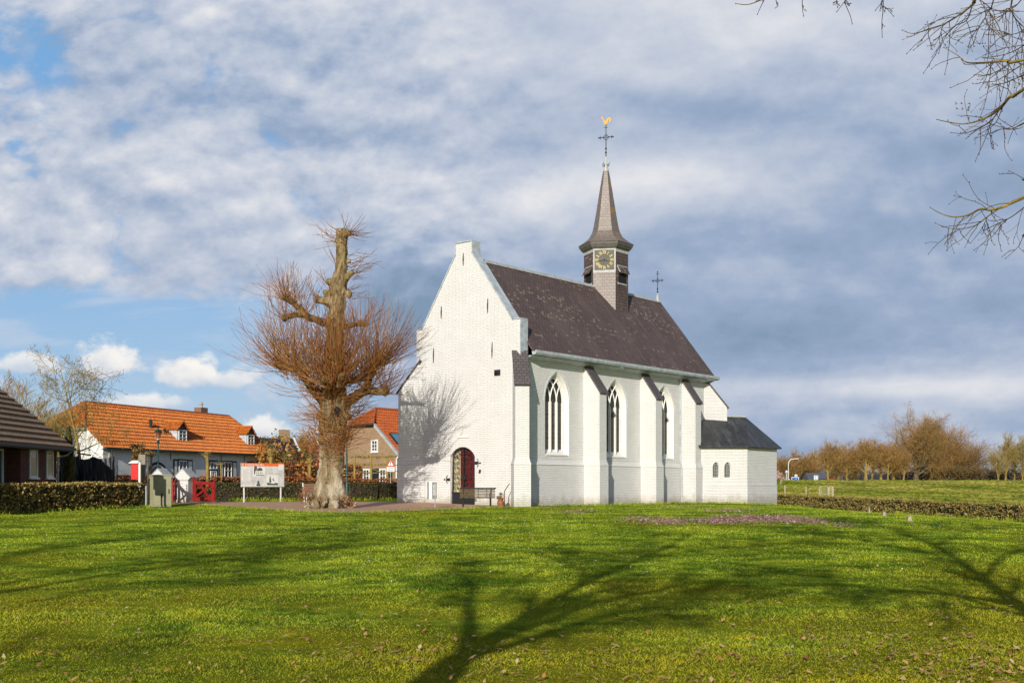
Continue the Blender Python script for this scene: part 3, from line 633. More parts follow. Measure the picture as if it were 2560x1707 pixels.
# ---- buttresses
def buttress(o, d, w, wid, proj, zl, zh, back=0.15):
    """o: foot on the wall, d: outwards, w: along the wall"""
    o, d, w = Vector(o), Vector(d), Vector(w); mb = MB()
    def sec(prof, ww): return mb.prism([o + d * a - w * ww / 2 + Vector((0, 0, z)) for a, z in prof], w * ww)
    sec([(-back, 2.2), (proj, 2.2), (proj, zl), (0, zh), (-back, zh)], wid)
    e = .07
    sec([(-back, -.6), (proj + e, -.6), (proj + e, 2.02), (-back, 2.02)], wid + 2 * e)
    lo = [o + d * a + w * b_ + Vector((0, 0, 2.02)) for a, b_ in ((-back, -wid / 2 - e), (proj + e, -wid / 2 - e), (proj + e, wid / 2 + e), (-back, wid / 2 + e))]
    hi = [o + d * a + w * b_ + Vector((0, 0, 2.30)) for a, b_ in ((-back, -wid / 2), (proj, -wid / 2), (proj, wid / 2), (-back, wid / 2))]
    mb.loft([lo, hi], caps=False)
    lip = [o + d * a + w * b_ + Vector((0, 0, 2.0)) for a, b_ in ((-back, -wid / 2 - e - .02), (proj + e + .02, -wid / 2 - e - .02), (proj + e + .02, wid / 2 + e + .02), (-back, wid / 2 + e + .02))]
    mb.prism(lip, (0, 0, .035))
    bt = mb.build('buttress', M['white_wall'], ch)
    cp = MB(); sl = Vector((0, 0, zh - zl)) - d * proj; sl.normalize(); nn = w.cross(sl); nn = nn if nn.z > 0 else -nn
    a = o + d * proj + Vector((0, 0, zl)) - sl * .10; ln = (Vector((0, 0, zh - zl)) - d * proj).length + .10 + back * .9
    cp.prism([a - w * (wid / 2 + .05) + nn * .01, a + w * (wid / 2 + .05) + nn * .01, a + w * (wid / 2 + .05) + nn * .09, a - w * (wid / 2 + .05) + nn * .09], sl * ln)
    cp.build('slate_cap', M['slate_cap'], bt)
X_, Y_ = Vector((1, 0, 0)), Vector((0, 1, 0))
for s_ in (5.45, 10.75, 14.95): buttress((s_, 0, 0), -Y_, X_, .62, 1.0, 5.70, 7.10)
q = math.sqrt(.5)
buttress((.05, .05, 0), (-q, -q, 0), (q, -q, 0), .66, 1.0, 5.72, 7.15, .3)
buttress((.05, CW - .05, 0), (-q, q, 0), (q, q, 0), .66, 1.0, 5.72, 7.15, .3)
buttress((CL - .05, .05, 0), (q, -q, 0), (q, q, 0), .66, 1.15, 5.60, 7.00, .3)
# ---- west front
TOPP = [(0, 8.90), (.59, 8.94), (3.04, 12.45), (3.04, 13.0), (4.07, 13.0), (4.07, 12.45), (6.35, 8.94), (CW, 8.94)]
tops = pw_lin([(0, 8.92), (.45, 8.92), (3.02, 12.42), (3.04, 13.0), (4.07, 13.0), (4.09, 12.42), (6.38, 8.92), (CW, 8.92)])
D0, D1, DS, DT = 2.85, 4.47, 2.44, 2.90                               # door opening
dc, dw = (D0 + D1) / 2, (D1 - D0) / 2; rr = (dw * dw + (DT - DS) ** 2) / (2 * (DT - DS))
dtop = lambda y: DT - rr + math.sqrt(max(0, rr * rr - (y - dc) ** 2))
N0, N1, NB, NT = 3.42, 3.78, 3.42, 4.40
ntop = lambda y: NT + math.sqrt(max(0, .18 ** 2 - (y - 3.60) ** 2))
gw = MB(); dbr = [D0 + (D1 - D0) * k / 14 for k in range(15)]; nbr = [N0 + (N1 - N0) * k / 8 for k in range(9)]
fb = [0, .45, 3.02, 3.04, 4.07, 4.09, 6.38, CW] + dbr + nbr
strip_wall(gw, lambda y, z: (0, y, z), fb, lambda y: -.6, tops, [(D0, D1, lambda y: -.6, dtop), (N0, N1, lambda y: NB, ntop)])
outl = [(0, 6.9), (0, 8.92), (.45, 8.92), (3.02, 12.42), (3.04, 13.0), (4.07, 13.0), (4.09, 12.42), (6.38, 8.92), (CW, 8.92), (CW, 6.9)]
gw.loft([[(0, y, z) for y, z in outl], [(.5, y, z) for y, z in outl]], caps=False, closed=False)
gw.add([(.5, y, z) for y, z in outl], [tuple(range(len(outl)))])
dl = [(D0, -.3)] + [(y, dtop(y)) for y in dbr] + [(D1, -.3)]
gw.loft([[(0, y, z) for y, z in dl], [(.40, y, z) for y, z in dl]], caps=False, closed=False)
nl = [(N0, NB)] + [(y, ntop(y)) for y in nbr] + [(N1, NB)]
gw.loft([[(0, y, z) for y, z in nl], [(.45, y, z) for y, z in nl]], caps=True)
gw.build('gable_wall', M['white_wall'], ch)
cp = MB()
for (y0, z0), (y1, z1) in zip([(0, 8.92), (.45, 8.92), (3.02, 12.42), (3.04, 13.0), (4.07, 13.0), (4.09, 12.42), (6.38, 8.92)], [(.45, 8.92), (3.02, 12.42), (3.04, 13.0), (4.07, 13.0), (4.09, 12.42), (6.38, 8.92), (CW, 8.92)]):
    dv = Vector((0, y1 - y0, z1 - z0)); nn = Vector((0, -dv.z, dv.y)).normalized(); L_ = dv.normalized() * .02
    p, q_ = Vector((0, y0, z0)) - L_, Vector((0, y1, z1)) + L_
    cp.prism([p + Vector((-.06, 0, 0)), p + Vector((.56, 0, 0)), p + Vector((.56, 0, 0)) + nn * .05, p + Vector((-.06, 0, 0)) + nn * .05], q_ - p)
cp.box(-.02, .55, -.035, .0, 7.35, 8.9)
cp.build('coping', M['zinc'], ch)
# front: niche sill, wall ties, plate
ns = MB(); ns.box(-.05, .06, 3.26, 3.94, 3.36, 3.43); ns.build('niche_sill', M['white_smooth'], ch)
def fz(px, py):
    u = (px - 1280) / FPX; tt = (P0.x - P0.y * u) / (math.cos(TH) + math.sin(TH) * u); d = P0.y + math.sin(TH) * tt
    return tt, 1 + (HOR - py) / FPX * d
for (px, a, b_) in ((1159, 633, 664), (1104, 766, 796), (1220, 746, 782), (1084.5, 870, 907), (1231, 855, 895)):
    t0, z1 = fz(px, a); _, z0 = fz(px, b_)
    k = MB(); k.tube([(-.03, t0 + .01, z0), (-.035, t0, (z0 + z1) / 2), (-.03, t0 - .01, z1)], [.015, .032, .015], 6); k.build('wall_tie', M['iron'], ch)
t0, z1 = fz(1237, 925); t1, z0 = fz(1251, 938)
k = MB(); k.box(-.05, .01, t1, t0, z0, z1); k.tube([(-.05, (t0 + t1) / 2, (z0 + z1) / 2), (-.2, (t0 + t1) / 2, (z0 + z1) / 2), (-.24, (t0 + t1) / 2, (z0 + z1) / 2 - .04)], .035, 6); k.build('spout_plate', M['iron'], ch)
t0, z0 = fz(1200.5, 1176); k = MB(); k.box(-.04, .01, t0 - .05, t0 + .05, z0 - .05, z0 + .05); k.lathe((-.05, t0, z0 - .13), [(.01, 0), (.06, .03), (.05, .09), (.01, .1)], 8); k.build('wall_lamp', M['navy'], ch)
# ---- door
dr = MB(); ysp = D0 + (D1 - D0) * .72
for k in range(5):
    a = D0 + (ysp - D0) * k / 5; b_ = D0 + (ysp - D0) * (k + 1) / 5 - .012; mz = min(dtop(a), dtop(b_))
    dr.box(.28, .34, a, b_, -.1, mz - .02)
door = dr.build('door', M['red_door'], ch)
cl = MB(); yy = [ysp + (D1 - ysp) * k / 6 for k in range(7)]; pl_ = [(ysp, -.1)] + [(y, dtop(y) - .02) for y in yy] + [(D1, -.1)]
cl.prism([(.25, y, z) for y, z in pl_], (.05, 0, 0)); ar = [(y, dtop(y)) for y in dbr]; cl.prism([(.30, y, z) for y, z in ar] + [(.30, y, 2.46) for y, z in ar[::-1]], (.03, 0, 0)); cl.build('open_leaf', M['cream'], door)
gr = MB(); gx = .10
gr.tube([(gx, D0 + .04, -.05)] + [(gx, y, dtop(y) - .05) for y in dbr[1:-1]] + [(gx, D1 - .04, -.05)], .035, 6)
for k in range(1, 6):
    y = D0 + (D1 - D0) * k / 6; gr.tube([(gx, y, .6), (gx, y, dtop(y) - .06)], .014, 5)
gr.tube([(gx, y, dtop(y) - .30) for y in dbr[1:-1]], .024, 5)
gr.box(gx - .02, gx + .02, D0 + .03, D1 - .03, .05, .66); gr.box(gx - .03, gx + .03, D0 + .02, D1 - .02, .60, .68)
gr.box(gx - .02, gx + .04, dc - .02, dc + .02, .6, dtop(dc)); gr.box(gx - .04, gx, dc - .16, dc + .06, 1.28, 1.5)
def scroll(cy, cz, r, sg, up, mbx, rad=.013, turns=1.35):
    pts = [(gx, cy + sg * (r * (1 - .75 * k / 16)) * math.cos(2 * math.pi * turns * k / 16), cz + up * (r * (1 - .75 * k / 16)) * math.sin(2 * math.pi * turns * k / 16)) for k in range(17)]
    mbx.tube(pts, rad, 4)
for col_ in range(6):
    yc = D0 + (D1 - D0) * (col_ + .5) / 6
    for row in range(7):
        z = .82 + row * .25
        if z > dtop(yc) - .35: break
        sg = 1 if (row + col_) % 2 else -1
        scroll(yc + .02 * sg, z, .075, sg, 1, gr); scroll(yc - .02 * sg, z + .11, .06, -sg, -1, gr)
    scroll(yc, dtop(yc) - .18, .075, 1 if col_ < 3 else -1, 1, gr)
gr.build('grille', M['iron'], ch)
def hinge(y, z, sg):  # wrought strap with lily ends
    h = MB(); h.box(-.05, .0, min(y, y + sg * .16), max(y, y + sg * .16), z - .07, z + .07)
    h.bar((-.03, y + sg * .1, z), (-.03, y + sg * .34, z), .022, .026)
    h.prism([(-.05, y + sg * .40, z), (-.05, y + sg * .34, z + .045), (-.05, y + sg * .29, z), (-.05, y + sg * .34, z - .045)], (.03, 0, 0))
    for u in (1, -1):
        h.tube([(-.03, y + sg * (.19 + .03 * math.sin(k * .9)), z + u * (.03 + .034 * k)) for k in range(6)], [.022, .022, .019, .016, .018, .022], 5)
    h.build('hinge', M['iron'], ch)
hinge(D1 + .02, 1.30, 1); hinge(D0 - .02, 2.10, -1)
k = MB(); k.tube([(-.05, D0 - .02, .32), (-.07, D0 - .12, .34), (-.07, D0 - .14, .26), (-.07, D0 - .08, .24)], .02, 5); k.build('door_hook', M['iron'], ch)
# ---- roof
RZ, EZ, EO = 12.27, 7.40, .45
rf = MB(); ym = CW / 2
prof = [(-EO, EZ), (ym, RZ), (CW + EO, EZ), (CW + EO, EZ - .12), (ym, RZ - .2), (-EO, EZ - .12)]
rf.prism([(.5, y, z) for y, z in prof], (CL - .5 + .12, 0, 0))
roof = rf.build('roof', M['slate'], ch)
rc = MB(); rc.prism([(.5, ym - .12, RZ - .10), (.5, ym, RZ + .08), (.5, ym + .12, RZ - .10)], (CL - .36, 0, 0)); rc.build('ridge_cap', M['lead'], roof)
gt = MB(); gp_ = [(-EO - .02, 7.20), (-EO - .20, 7.22), (-EO - .25, 7.30), (-EO - .26, 7.42), (-EO - .20, 7.42), (-EO - .17, 7.36), (-EO + .02, 7.37)]
gt.prism([(.35, y, z) for y, z in gp_], (CL - .35 + .2, 0, 0)); gt.prism([(.35, y, z) for y, z in [(-EO - .02, 7.18), (0, 7.02), (0, 7.18)]], (CL - .3, 0, 0))
gt.build('gutter', M['zinc'], ch)
k = MB(); k.tube([(14.50, -.16, 7.1), (14.50, -.10, 6.9), (14.50, -.10, 2.4), (14.50, -.19, 1.9), (14.50, -.19, -.1)], .045, 7); k.build('drain_pipe', M['zinc'], ch)
# ---- clock turret on the ridge
HX, HE = 12.1, 1.27
hexv = lambda r, k: (HX + r * math.cos(math.pi / 3 * k), ym + r * math.sin(math.pi / 3 * k))
tu = MB()
for k in range(6):
    a, b_ = hexv(HE, k), hexv(HE, k + 1); na = math.pi / 3 * (k + .5)
    tu.add([(*a, 8.5), (*b_, 8.5), (*b_, 14.35), (*a, 14.35)], [(0, 1, 2, 3)], 0)
turret = tu.build('turret', [M['slate']], ch)
def hexring(r0, z0, r1, z1, mb, mi=0):
    mb.loft([[(*hexv(r0, k), z0) for k in range(6)], [(*hexv(r1, k), z1) for k in range(6)]], mi, caps=True)
# facets and pieces on the turret's faces: local frame of the face whose normal is at angle an
def face_frame(an):
    n_ = Vector((math.cos(an), math.sin(an), 0)); o = Vector((HX, ym, 0)) + n_ * (HE * math.sqrt(3) / 2); h_ = Vector((-math.sin(an), math.cos(an), 0)); return o, n_, h_
lt = MB(); o, n_, h_ = face_frame(R(210))          # paler slates on the face below the clock
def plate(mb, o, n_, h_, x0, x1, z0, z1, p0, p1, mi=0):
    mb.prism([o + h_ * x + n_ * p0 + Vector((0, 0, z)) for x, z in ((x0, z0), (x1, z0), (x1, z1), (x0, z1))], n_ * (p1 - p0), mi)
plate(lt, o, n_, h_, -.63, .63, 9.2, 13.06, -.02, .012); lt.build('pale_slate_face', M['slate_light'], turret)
fr = MB()
plate(fr, o, n_, h_, -.635, .635, 13.02, 14.40, .0, .02); fr.build('clock_frame', M['lead'], turret)
wl = MB()
for k in range(6):
    o2, n2v, h2 = face_frame(R(30 + 60 * k))
    if k == 3: continue
    plate(wl, o2, n2v, h2, -.64, .64, 14.2, 14.42, .0, .016)
wl.build('lead_band', M['lead'], turret)
co = MB(); hexring(HE + .06, 14.38, HE + .14, 14.46, co); hexring(HE + .16, 14.46, HE + .20, 14.54, co); hexring(HE + .22, 14.54, HE + .28, 14.64, co); hexring(HE + .28, 14.64, HE + .30, 14.74, co)
co.build('cornice', M['moulding'], turret)
spz = [(HE + .34, 14.74), (1.28, 14.95), (.97, 15.20), (.80, 15.50), (.70, 15.90), (.56, 16.7), (.40, 17.7), (.25, 18.6), (.15, 19.1)]
spm = MB()
for (r0, z0), (r1, z1) in zip(spz[:-1], spz[1:]):
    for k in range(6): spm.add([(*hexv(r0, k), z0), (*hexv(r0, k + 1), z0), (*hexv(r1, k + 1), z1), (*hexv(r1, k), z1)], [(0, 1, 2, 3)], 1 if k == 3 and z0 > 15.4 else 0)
spm.build('spire', [M['slate_spire'], M['slate_light']], ch)  # one upper face of the spire paler than the others
# hoods and openings on two faces
for an, off in ((R(270), .06), (R(150), -.05)):
    o2, n2v, h2 = face_frame(an); hd = MB()
    lo_, hi_ = 13.05, 13.42
    hd.prism([o2 + h2 * -.46 + Vector((0, 0, hi_)), o2 + h2 * -.46 + n2v * .20 + Vector((0, 0, lo_)), o2 + h2 * -.46 + n2v * .20 + Vector((0, 0, lo_ - .04)), o2 + h2 * -.46 + Vector((0, 0, hi_ - .10))], h2 * .98)
    hood = hd.build('louvre_hood', M['slate'], turret)
    ed = MB(); ed.bar(o2 + h2 * -.48 + n2v * .21 + Vector((0, 0, lo_ - .02)), o2 + h2 * -.48 + Vector((0, 0, hi_)), .04, .05); ed.bar(o2 + h2 * .52 + n2v * .01 + Vector((0, 0, hi_ + .02)), o2 + h2 * -.46 + n2v * .01 + Vector((0, 0, hi_ + .02)), .05, .05); ed.build('lead_edge', M['lead'], hood)
    op = MB(); plate(op, o2, n2v, h2, -.36, .40, 12.45, 13.28, .0, .012); op.build('sound_opening', M['dark'], turret)
    si = MB(); plate(si, o2, n2v, h2, -.42, .46, 12.38, 12.46, .0, .05); si.build('opening_sill', M['lead'], turret)
# clock
o, n_, h_ = face_frame(R(210)); hR = -h_ if (h_.dot(Vector((0, -1, 0))) < 0) else h_     # hR points right as seen from outside
hR = Vector((0, 0, 1)).cross(n_); CZ = 13.73; CO = o + n_ * .02 + Vector((0, 0, CZ))
ck = MB(); plate(ck, o, n_, h_, -.555, .555, CZ - .56, CZ + .56, .018, .045); clock = ck.build('clock', M['clock'], ch)
nm = MB(); nums = ['XII', 'I', 'II', 'III', 'IV', 'V', 'VI', 'VII', 'VIII', 'IX', 'X', 'XI']
GL = {'I': ([((0, 0), (0, 1))], .05), 'V': ([((-.55, 1), (0, 0)), ((.55, 1), (0, 0))], .10), 'X': ([((-.5, 0), (.5, 1)), ((.5, 0), (-.5, 1))], .10)}
for i, s_ in enumerate(nums):
    a = R(30 * i); rad = Vector((math.sin(a), math.cos(a))); tan = Vector((math.cos(a), -math.sin(a))); adv = [.048 if c == 'I' else .105 for c in s_]; x = -sum(adv) / 2
    for c, w_ in zip(s_, adv):
        xc = x + w_ / 2; x += w_
        for (p, q_) in GL[c][0]:
            def tp(v): d = tan * (xc + v[0] * .088) + rad * (.335 + v[1] * .19); return CO + n_ * .030 + hR * d.x + Vector((0, 0, d.y))
            nm.bar(tp(p), tp(q_), .019, .012, up=n_)
nm.build('numerals', M['gold_num'], clock)
def hand(deg, l, w_, tail, gold=False):
    a = R(deg); d = hR * math.sin(a) + Vector((0, 0, math.cos(a))); k = MB(); k.bar(CO + n_ * .07 - d * tail, CO + n_ * .07 + d * l, w_, .015, up=n_)
    k.prism([CO + n_ * .06 - d * tail + n_.cross(d) * w_ * e_ for e_ in (-.9, .9)] + [CO + n_ * .06 - d * (tail * .4) + n_.cross(d) * w_ * e_ for e_ in (.9, -.9)], n_ * .02)
    k.build('hand', M['iron'], clock)
hand(43 * 6, .49, .04, .14); hand(30 * 3 + 43 * .5, .27, .045, .05)
k = MB(); k.ball(CO + n_ * .08, .035); k.build('hand_boss', M['iron'], clock)
# spire finial, cross and weathercock
fi = MB(); fi.lathe((HX, ym, 0), [(.17, 19.0), (.10, 19.35), (.055, 19.6), (.05, 19.85), (.02, 19.87)], 8); fi.build('finial', M['lead'], ch)
def wrought_cross(mb, c, zb, zt, arm, r=.022):
    c = Vector(c); ux = Vector((.35, -.94, 0)).normalized(); zc = zt - (zt - zb) * .36
    mb.tube([c + Vector((0, 0, zb)), c + Vector((0, 0, zt))], [r * 1.5, r], 6)
    mb.tube([c - ux * arm + Vector((0, 0, zc)), c + ux * arm + Vector((0, 0, zc))], r, 6)
    dm = arm * .42; pts = [c + Vector((0, 0, zc + dm)), c + ux * dm + Vector((0, 0, zc)), c + Vector((0, 0, zc - dm)), c - ux * dm + Vector((0, 0, zc)), c + Vector((0, 0, zc + dm))]
    for a, b_ in zip(pts[:-1], pts[1:]): mb.tube([a, b_], r * .8, 5)
    for e_ in (c + ux * arm + Vector((0, 0, zc)), c - ux * arm + Vector((0, 0, zc)), c + Vector((0, 0, zt))):
        mb.ball(e_, r * 2)
    for sg in (1, -1):
        p = c + ux * arm * .8 * sg + Vector((0, 0, zc)); mb.tube([p - Vector((0, 0, .1)), p + Vector((0, 0, .1))], r * .8, 5)
        q_ = c + Vector((0, 0, zt - .13)); mb.tube([q_ - ux * .1, q_ + ux * .1], r * .8, 5)
    for f in (.18, .3): mb.ball(c + Vector((0, 0, zb + (zt - zb) * f)), r * 2.6)
k = MB(); wrought_cross(k, (HX, ym, 0), 19.75, 21.66, .42)
for a in range(4):
    d = Vector((math.cos(a * 1.57), math.sin(a * 1.57), 0)); k.tube([Vector((HX, ym, 19.42)) + d * .06, Vector((HX, ym, 19.30)) + d * .2, Vector((HX, ym, 19.5)) + d * .24], .018, 5)
k.build('spire_cross', M['iron'], ch)
ux = Vector((.35, -.94, 0)).normalized()      # flat of the cock
rooster = [(-.34, .62), (-.25, .68), (-.19, .62), (-.17, .50), (-.09, .37), (.02, .31), (.05, .40), (.11, .50), (.20, .55), (.30, .53), (.37, .45), (.39, .34), (.35, .24), (.29, .19), (.24, .21), (.27, .30), (.27, .38), (.21, .41), (.17, .36), (.16, .27), (.12, .16), (.05, .06), (.03, -.02), (-.03, -.02), (-.05, .08), (-.12, .18), (-.18, .30), (-.22, .45), (-.28, .50), (-.36, .55)]
k = MB(); zb_ = 21.64; pl = [Vector((HX, ym, zb_)) + ux * a * .8 + Vector((0, 0, b_ * .8)) for a, b_ in rooster]; nn = Vector((0, 0, 1)).cross(ux) * .05
k.prism([p - nn / 2 for p in pl], nn); k.build('weathercock', M['gold'], ch)
k = MB(); wrought_cross(k, (CL - .15, ym, 0), 12.55, 14.05, .32, .020); k.build('ridge_cross', M['iron'], ch)
k = MB(); k.lathe((CL - .15, ym, 0), [(.14, 12.2), (.08, 12.5), (.04, 12.75)], 8); k.build('ridge_cross_foot', M['lead'], ch)
# ---- sacristy at the far end
Q = [Vector((10.80, 66.2, 0)), Vector((13.5, 66.42, 0)), Vector((15.83, 69.25, 0)), Vector((14.6, 72.4, 0)), Vector((11.6, 71.6, 0))]
QL = [Vector((*wc(p), 0)) for p in Q]; EZ2 = 3.22
sw = MB(); n_f = (QL[1] - QL[0]); fl_ = n_f.length; fd = n_f / fl_; fn = Vector((fd.y, -fd.x, 0))
wxs = [(px, ) for px in (1790.5, 1819.0)]
def along(px):
    u = (px - 1280) / FPX; p, d = Q[0], (Q[1] - Q[0]).normalized(); return (u * p.y - p.x) / (d.x - u * d.y)
wcs = [along(1790.5), along(1819.5)]; OWn, Hn, sillz, sprz = .205, .30, 1.42, 2.05
hh = arch(OWn, Hn, 6); fullh = hh + [(-x, z) for x, z in hh[::-1][1:]]; holes = []; br = [0, fl_]
for c_ in wcs:
    holes.append((c_ - OWn, c_ + OWn, lambda y: sillz, pw_lin([(c_ + x, sprz + z) for x, z in fullh]))); br += [c_ + x for x, z in fullh]
fm = lambda a, z: tuple(QL[0] + fd * a + Vector((0, 0, z)))
strip_wall(sw, fm, br, lambda s_: -.6, lambda s_: EZ2, holes)
for a, b_ in zip(QL[1:], QL[2:] + QL[:1]): sw.add([(a.x, a.y, -.6), (b_.x, b_.y, -.6), (b_.x, b_.y, EZ2), (a.x, a.y, EZ2)], [(0, 1, 2, 3)])
cenQ = sum(QL, Vector()) / 5
def grow_poly(P_, e): return [p + (p - cenQ).normalized() * e for p in P_]
sac = sw.build('sacristy_wall', M['white_wall'], ch)
st = MB(); g1 = grow_poly(QL, .05); st.prism([(p.x, p.y, .98) for p in g1], (0, 0, .04)); st.prism([(p.x, p.y, -.6) for p in grow_poly(QL, .025)], (0, 0, 1.58)); st.build('sacristy_plinth', M['white_wall'], sac)
for c_ in wcs:
    o = MB(); ol = [(c_ - OWn, sillz), (c_ + OWn, sillz)] + [(c_ - x, sprz + z) for x, z in hh] + [(c_ + x, sprz + z) for x, z in hh[::-1][1:]]
    il = [(c_ + (x - c_) * .72, sillz + (z - sillz) * .9 + .05) for x, z in ol]
    F = lambda l, dp: [tuple(QL[0] + fd * x - fn * dp + Vector((0, 0, z))) for x, z in l]
    o.loft([F(ol, 0), F(il, .12)], caps=False)
    hm = arch(OWn + .06, Hn + .07, 6); hp = [(c_ + x, sprz + z) for x, z in hm] + [(c_ - x, sprz + z) for x, z in hm[::-1][1:]]
    o.tube([QL[0] + fd * x + fn * .0 + Vector((0, 0, z)) for x, z in hp], .022, 4)
    w = o.build('small_window', M['white_smooth'], ch)
    gl = MB(); gl.add(F(il, .11), [tuple(range(len(il)))]); gl.build('glass', M['leaded'], w)
    gb = MB()
    for z in np.arange(sillz + .12, sprz + .25, .085):
        gb.bar(F([(c_ - OWn * .7, z)], .10)[0], F([(c_ + OWn * .7, z)], .10)[0], .012, .012)
    for xx in (-.06, 0.02, .09): gb.bar(F([(c_ + xx, sillz + .06)], .10)[0], F([(c_ + xx, sprz + .2)], .10)[0], .014, .014)
    gb.build('glazing_bars', M['lead'], w)
sr = MB(); eo = grow_poly(QL, .30); ap = Vector((*wc((13.95, 69.2, 0)), 5.08)); wl_ = Vector((*wc((11.3, 68.9, 0)), 5.12)); wl2 = Vector((*wc((11.6, 70.6, 0)), 4.9))
E0 = Vector((*wc((10.2, 66.1, 0)), 0)); ez = EZ2 + .02
ev = [Vector((p.x, p.y, ez)) for p in eo]; ev[0] = Vector((*wc((10.62, 65.86, 0)), ez))
topf = Vector((*wc((11.05, 68.7, 0)), 5.12))
sr.add([ev[0], ev[1], ap, topf], [(0, 1, 2, 3)]); sr.add([ev[1], ev[2], ap], [(0, 1, 2)]); sr.add([ev[2], ev[3], ap], [(0, 1, 2)]); sr.add([ev[3], ev[4], wl2, ap], [(0, 1, 2, 3)]); sr.add([topf, ap, wl2], [(0, 1, 2)])
lo = [p - Vector((0, 0, .07)) for p in ev]
sr.add(ev + lo, [(0, 1, 6, 5), (1, 2, 7, 6), (2, 3, 8, 7), (3, 4, 9, 8), (5, 6, 7, 8, 9)])
sroof = sr.build('sacristy_roof', M['slate_dark'], ch)
k = MB(); k.tube([topf + Vector((0, 0, .02)), ap + Vector((0, 0, .02))], .045, 6); k.build('ridge_cap', M['lead'], sroof)
k = MB(); k.bar(ev[0] + Vector((.0, 0, .06)), ev[0].lerp(topf, .35) + Vector((0, 0, .06)), .22, .05); k.build('valley_lead', M['lead'], sroof)
# ================================================================ TREES
def rvec(r): return Vector((r.gauss(0, 1), r.gauss(0, 1), r.gauss(0, 1)))
def limb(r, p, d, length, r0, r1, segs, curl, up):
    pts = [Vector(p)]; rad = [r0]; d = Vector(d).normalized()
    for k in range(segs):
        d = (d + rvec(r) * curl + Vector((0, 0, up))).normalized(); pts.append(pts[-1] + d * (length / segs)); rad.append(r0 + (r1 - r0) * (k + 1) / segs)
    return pts, rad
def side_dir(r, d, ang):
    d = d.normalized(); a = d.orthogonal().normalized(); b_ = d.cross(a); f = r.random() * 2 * math.pi
    return d * math.cos(ang) + (a * math.cos(f) + b_ * math.sin(f)) * math.sin(ang)
def branch_out(r, pts, rad, n, lo, hi, ang, lratio, length, lev, P, out, lastonly=False):
    """children along a limb, recursively; out collects (points, radii, level)"""
    for k in range(n):
        f = lo + (hi - lo) * (k + r.random()) / n; i = f * (len(pts) - 1); j = min(int(i), len(pts) - 2); w = i - j
        p = pts[j].lerp(pts[j + 1], w); rr_ = rad[j] + (rad[j + 1] - rad[j]) * w; d = pts[j + 1] - pts[j]
        l = length * lratio * (1.15 - .55 * f) * r.uniform(.75, 1.25); q_ = limb(r, p, side_dir(r, d, ang * r.uniform(.7, 1.3)), l, rr_ * P['rk'], max(P['rmin'], rr_ * P['rk'] * .3), P['segs'][lev], P['curl'], P['up'][lev])
        out.append((q_[0], q_[1], lev))
        if lev + 1 < len(P['n']): branch_out(r, q_[0], q_[1], P['n'][lev + 1], P['lo'], 1.0, ang, P['lr'], l, lev + 1, P, out)
def tree_meshes(seed, h, trunk_r, trunk_f, P, wood_lev=1, lean=(0, 0)):
    """a bare tree at the origin: (wood, twigs) meshes as builders"""
    r = random.Random(seed); wood, tw = MB(), MB(); out = []
    tp, tr_ = limb(r, (0, 0, -.1), (lean[0], lean[1], 1), h * trunk_f, trunk_r, trunk_r * P.get('top', .35), 7, .06, .12); tr_[0] *= 1.35
    wood.tube(tp, tr_, 9)
    branch_out(r, tp, tr_, P['n'][0], P['first'], 1.0, P['ang'], P['l0'], h, 0, P, out)
    for pts, rad, lev in out:
        (wood if lev < wood_lev else tw).tube(pts, rad, 6 if lev == 0 else (4 if lev == 1 else 3), caps=False)
    return wood, tw
def bare_tree(name, label, cat, loc, seed, h, trunk_r, trunk_f, P, wm, tm, group=None, wood_lev=1, rz=0, lean=(0, 0)):
    t_ = thing(name, label, cat, loc, rz, group); w, c = tree_meshes(seed, h, trunk_r, trunk_f, P, wood_lev, lean)
    w.build('trunk', wm, t_, smooth=True); c.build('crown', tm, t_); return t_
def leaf_quads(r, centers, size, elong=1.6):
    V = []
    for c in centers:
        s = size * r.uniform(.6, 1.4); a = rvec(r).normalized(); b_ = a.orthogonal().normalized(); b_ = (b_ * math.cos(r.random() * 6.28) + a.cross(b_) * math.sin(r.random() * 6.28))
        a = a * s * .5; b_ = b_ * s * .5 * elong; c = Vector(c)
        V += [c - b_, c + a, c + b_, c - a]
    return V

# ---- the old pollarded lime before the chapel
PD = 51.0; PT = gp(822, PD)
def pz(zx, zy, dd=0.0): return at(560 + zx * .5104, 500 + zy * .5104, PD + dd)
K1 = .5104 / FPX * PD
pol = thing('pollard_lime_tree', 'massive old pollarded lime with bursts of red shoots, on the paving left of the chapel', 'tree', PT)
wood = MB(); r = random.Random(3); TR = [.92]
def ptube(l, n=12, wob=.05, mb=None):
    # l: (zoom x, zoom y, radius in zoom px, depth offset)
    P_ = [pz(x, y, dd) for x, y, rr_, dd in l]; Rr = [rr_ * K1 * (.85 if mb else (.80 if l[0][1] > 1300 else .92)) for x, y, rr_, dd in l]
    p2, r2 = [], []
    for i in range(len(P_) - 1):
        for k in range(3):
            f = k / 3; p2.append(P_[i].lerp(P_[i + 1], f)); r2.append((Rr[i] * (1 - f) + Rr[i + 1] * f) * (1 + r.uniform(-wob, wob)))
    p2.append(P_[-1]); r2.append(Rr[-1]); (mb or wood).tube(p2, r2, n)
def pknob(x, y, rad, dd=0.0):
    best = (1e9, None)
    for j, g_ in enumerate(LG):
        for i in g_:
            for q_ in LIMBS[i]:
                e_ = math.hypot(q_[0] - x, q_[1] - y) + 60 * abs(q_[3] - dd)
                if e_ < best[0]: best = (e_, LM[j])
    (best[1] if best[0] < 25 else wood).ball(pz(x, y, dd), rad * K1, n=9, rows=6)
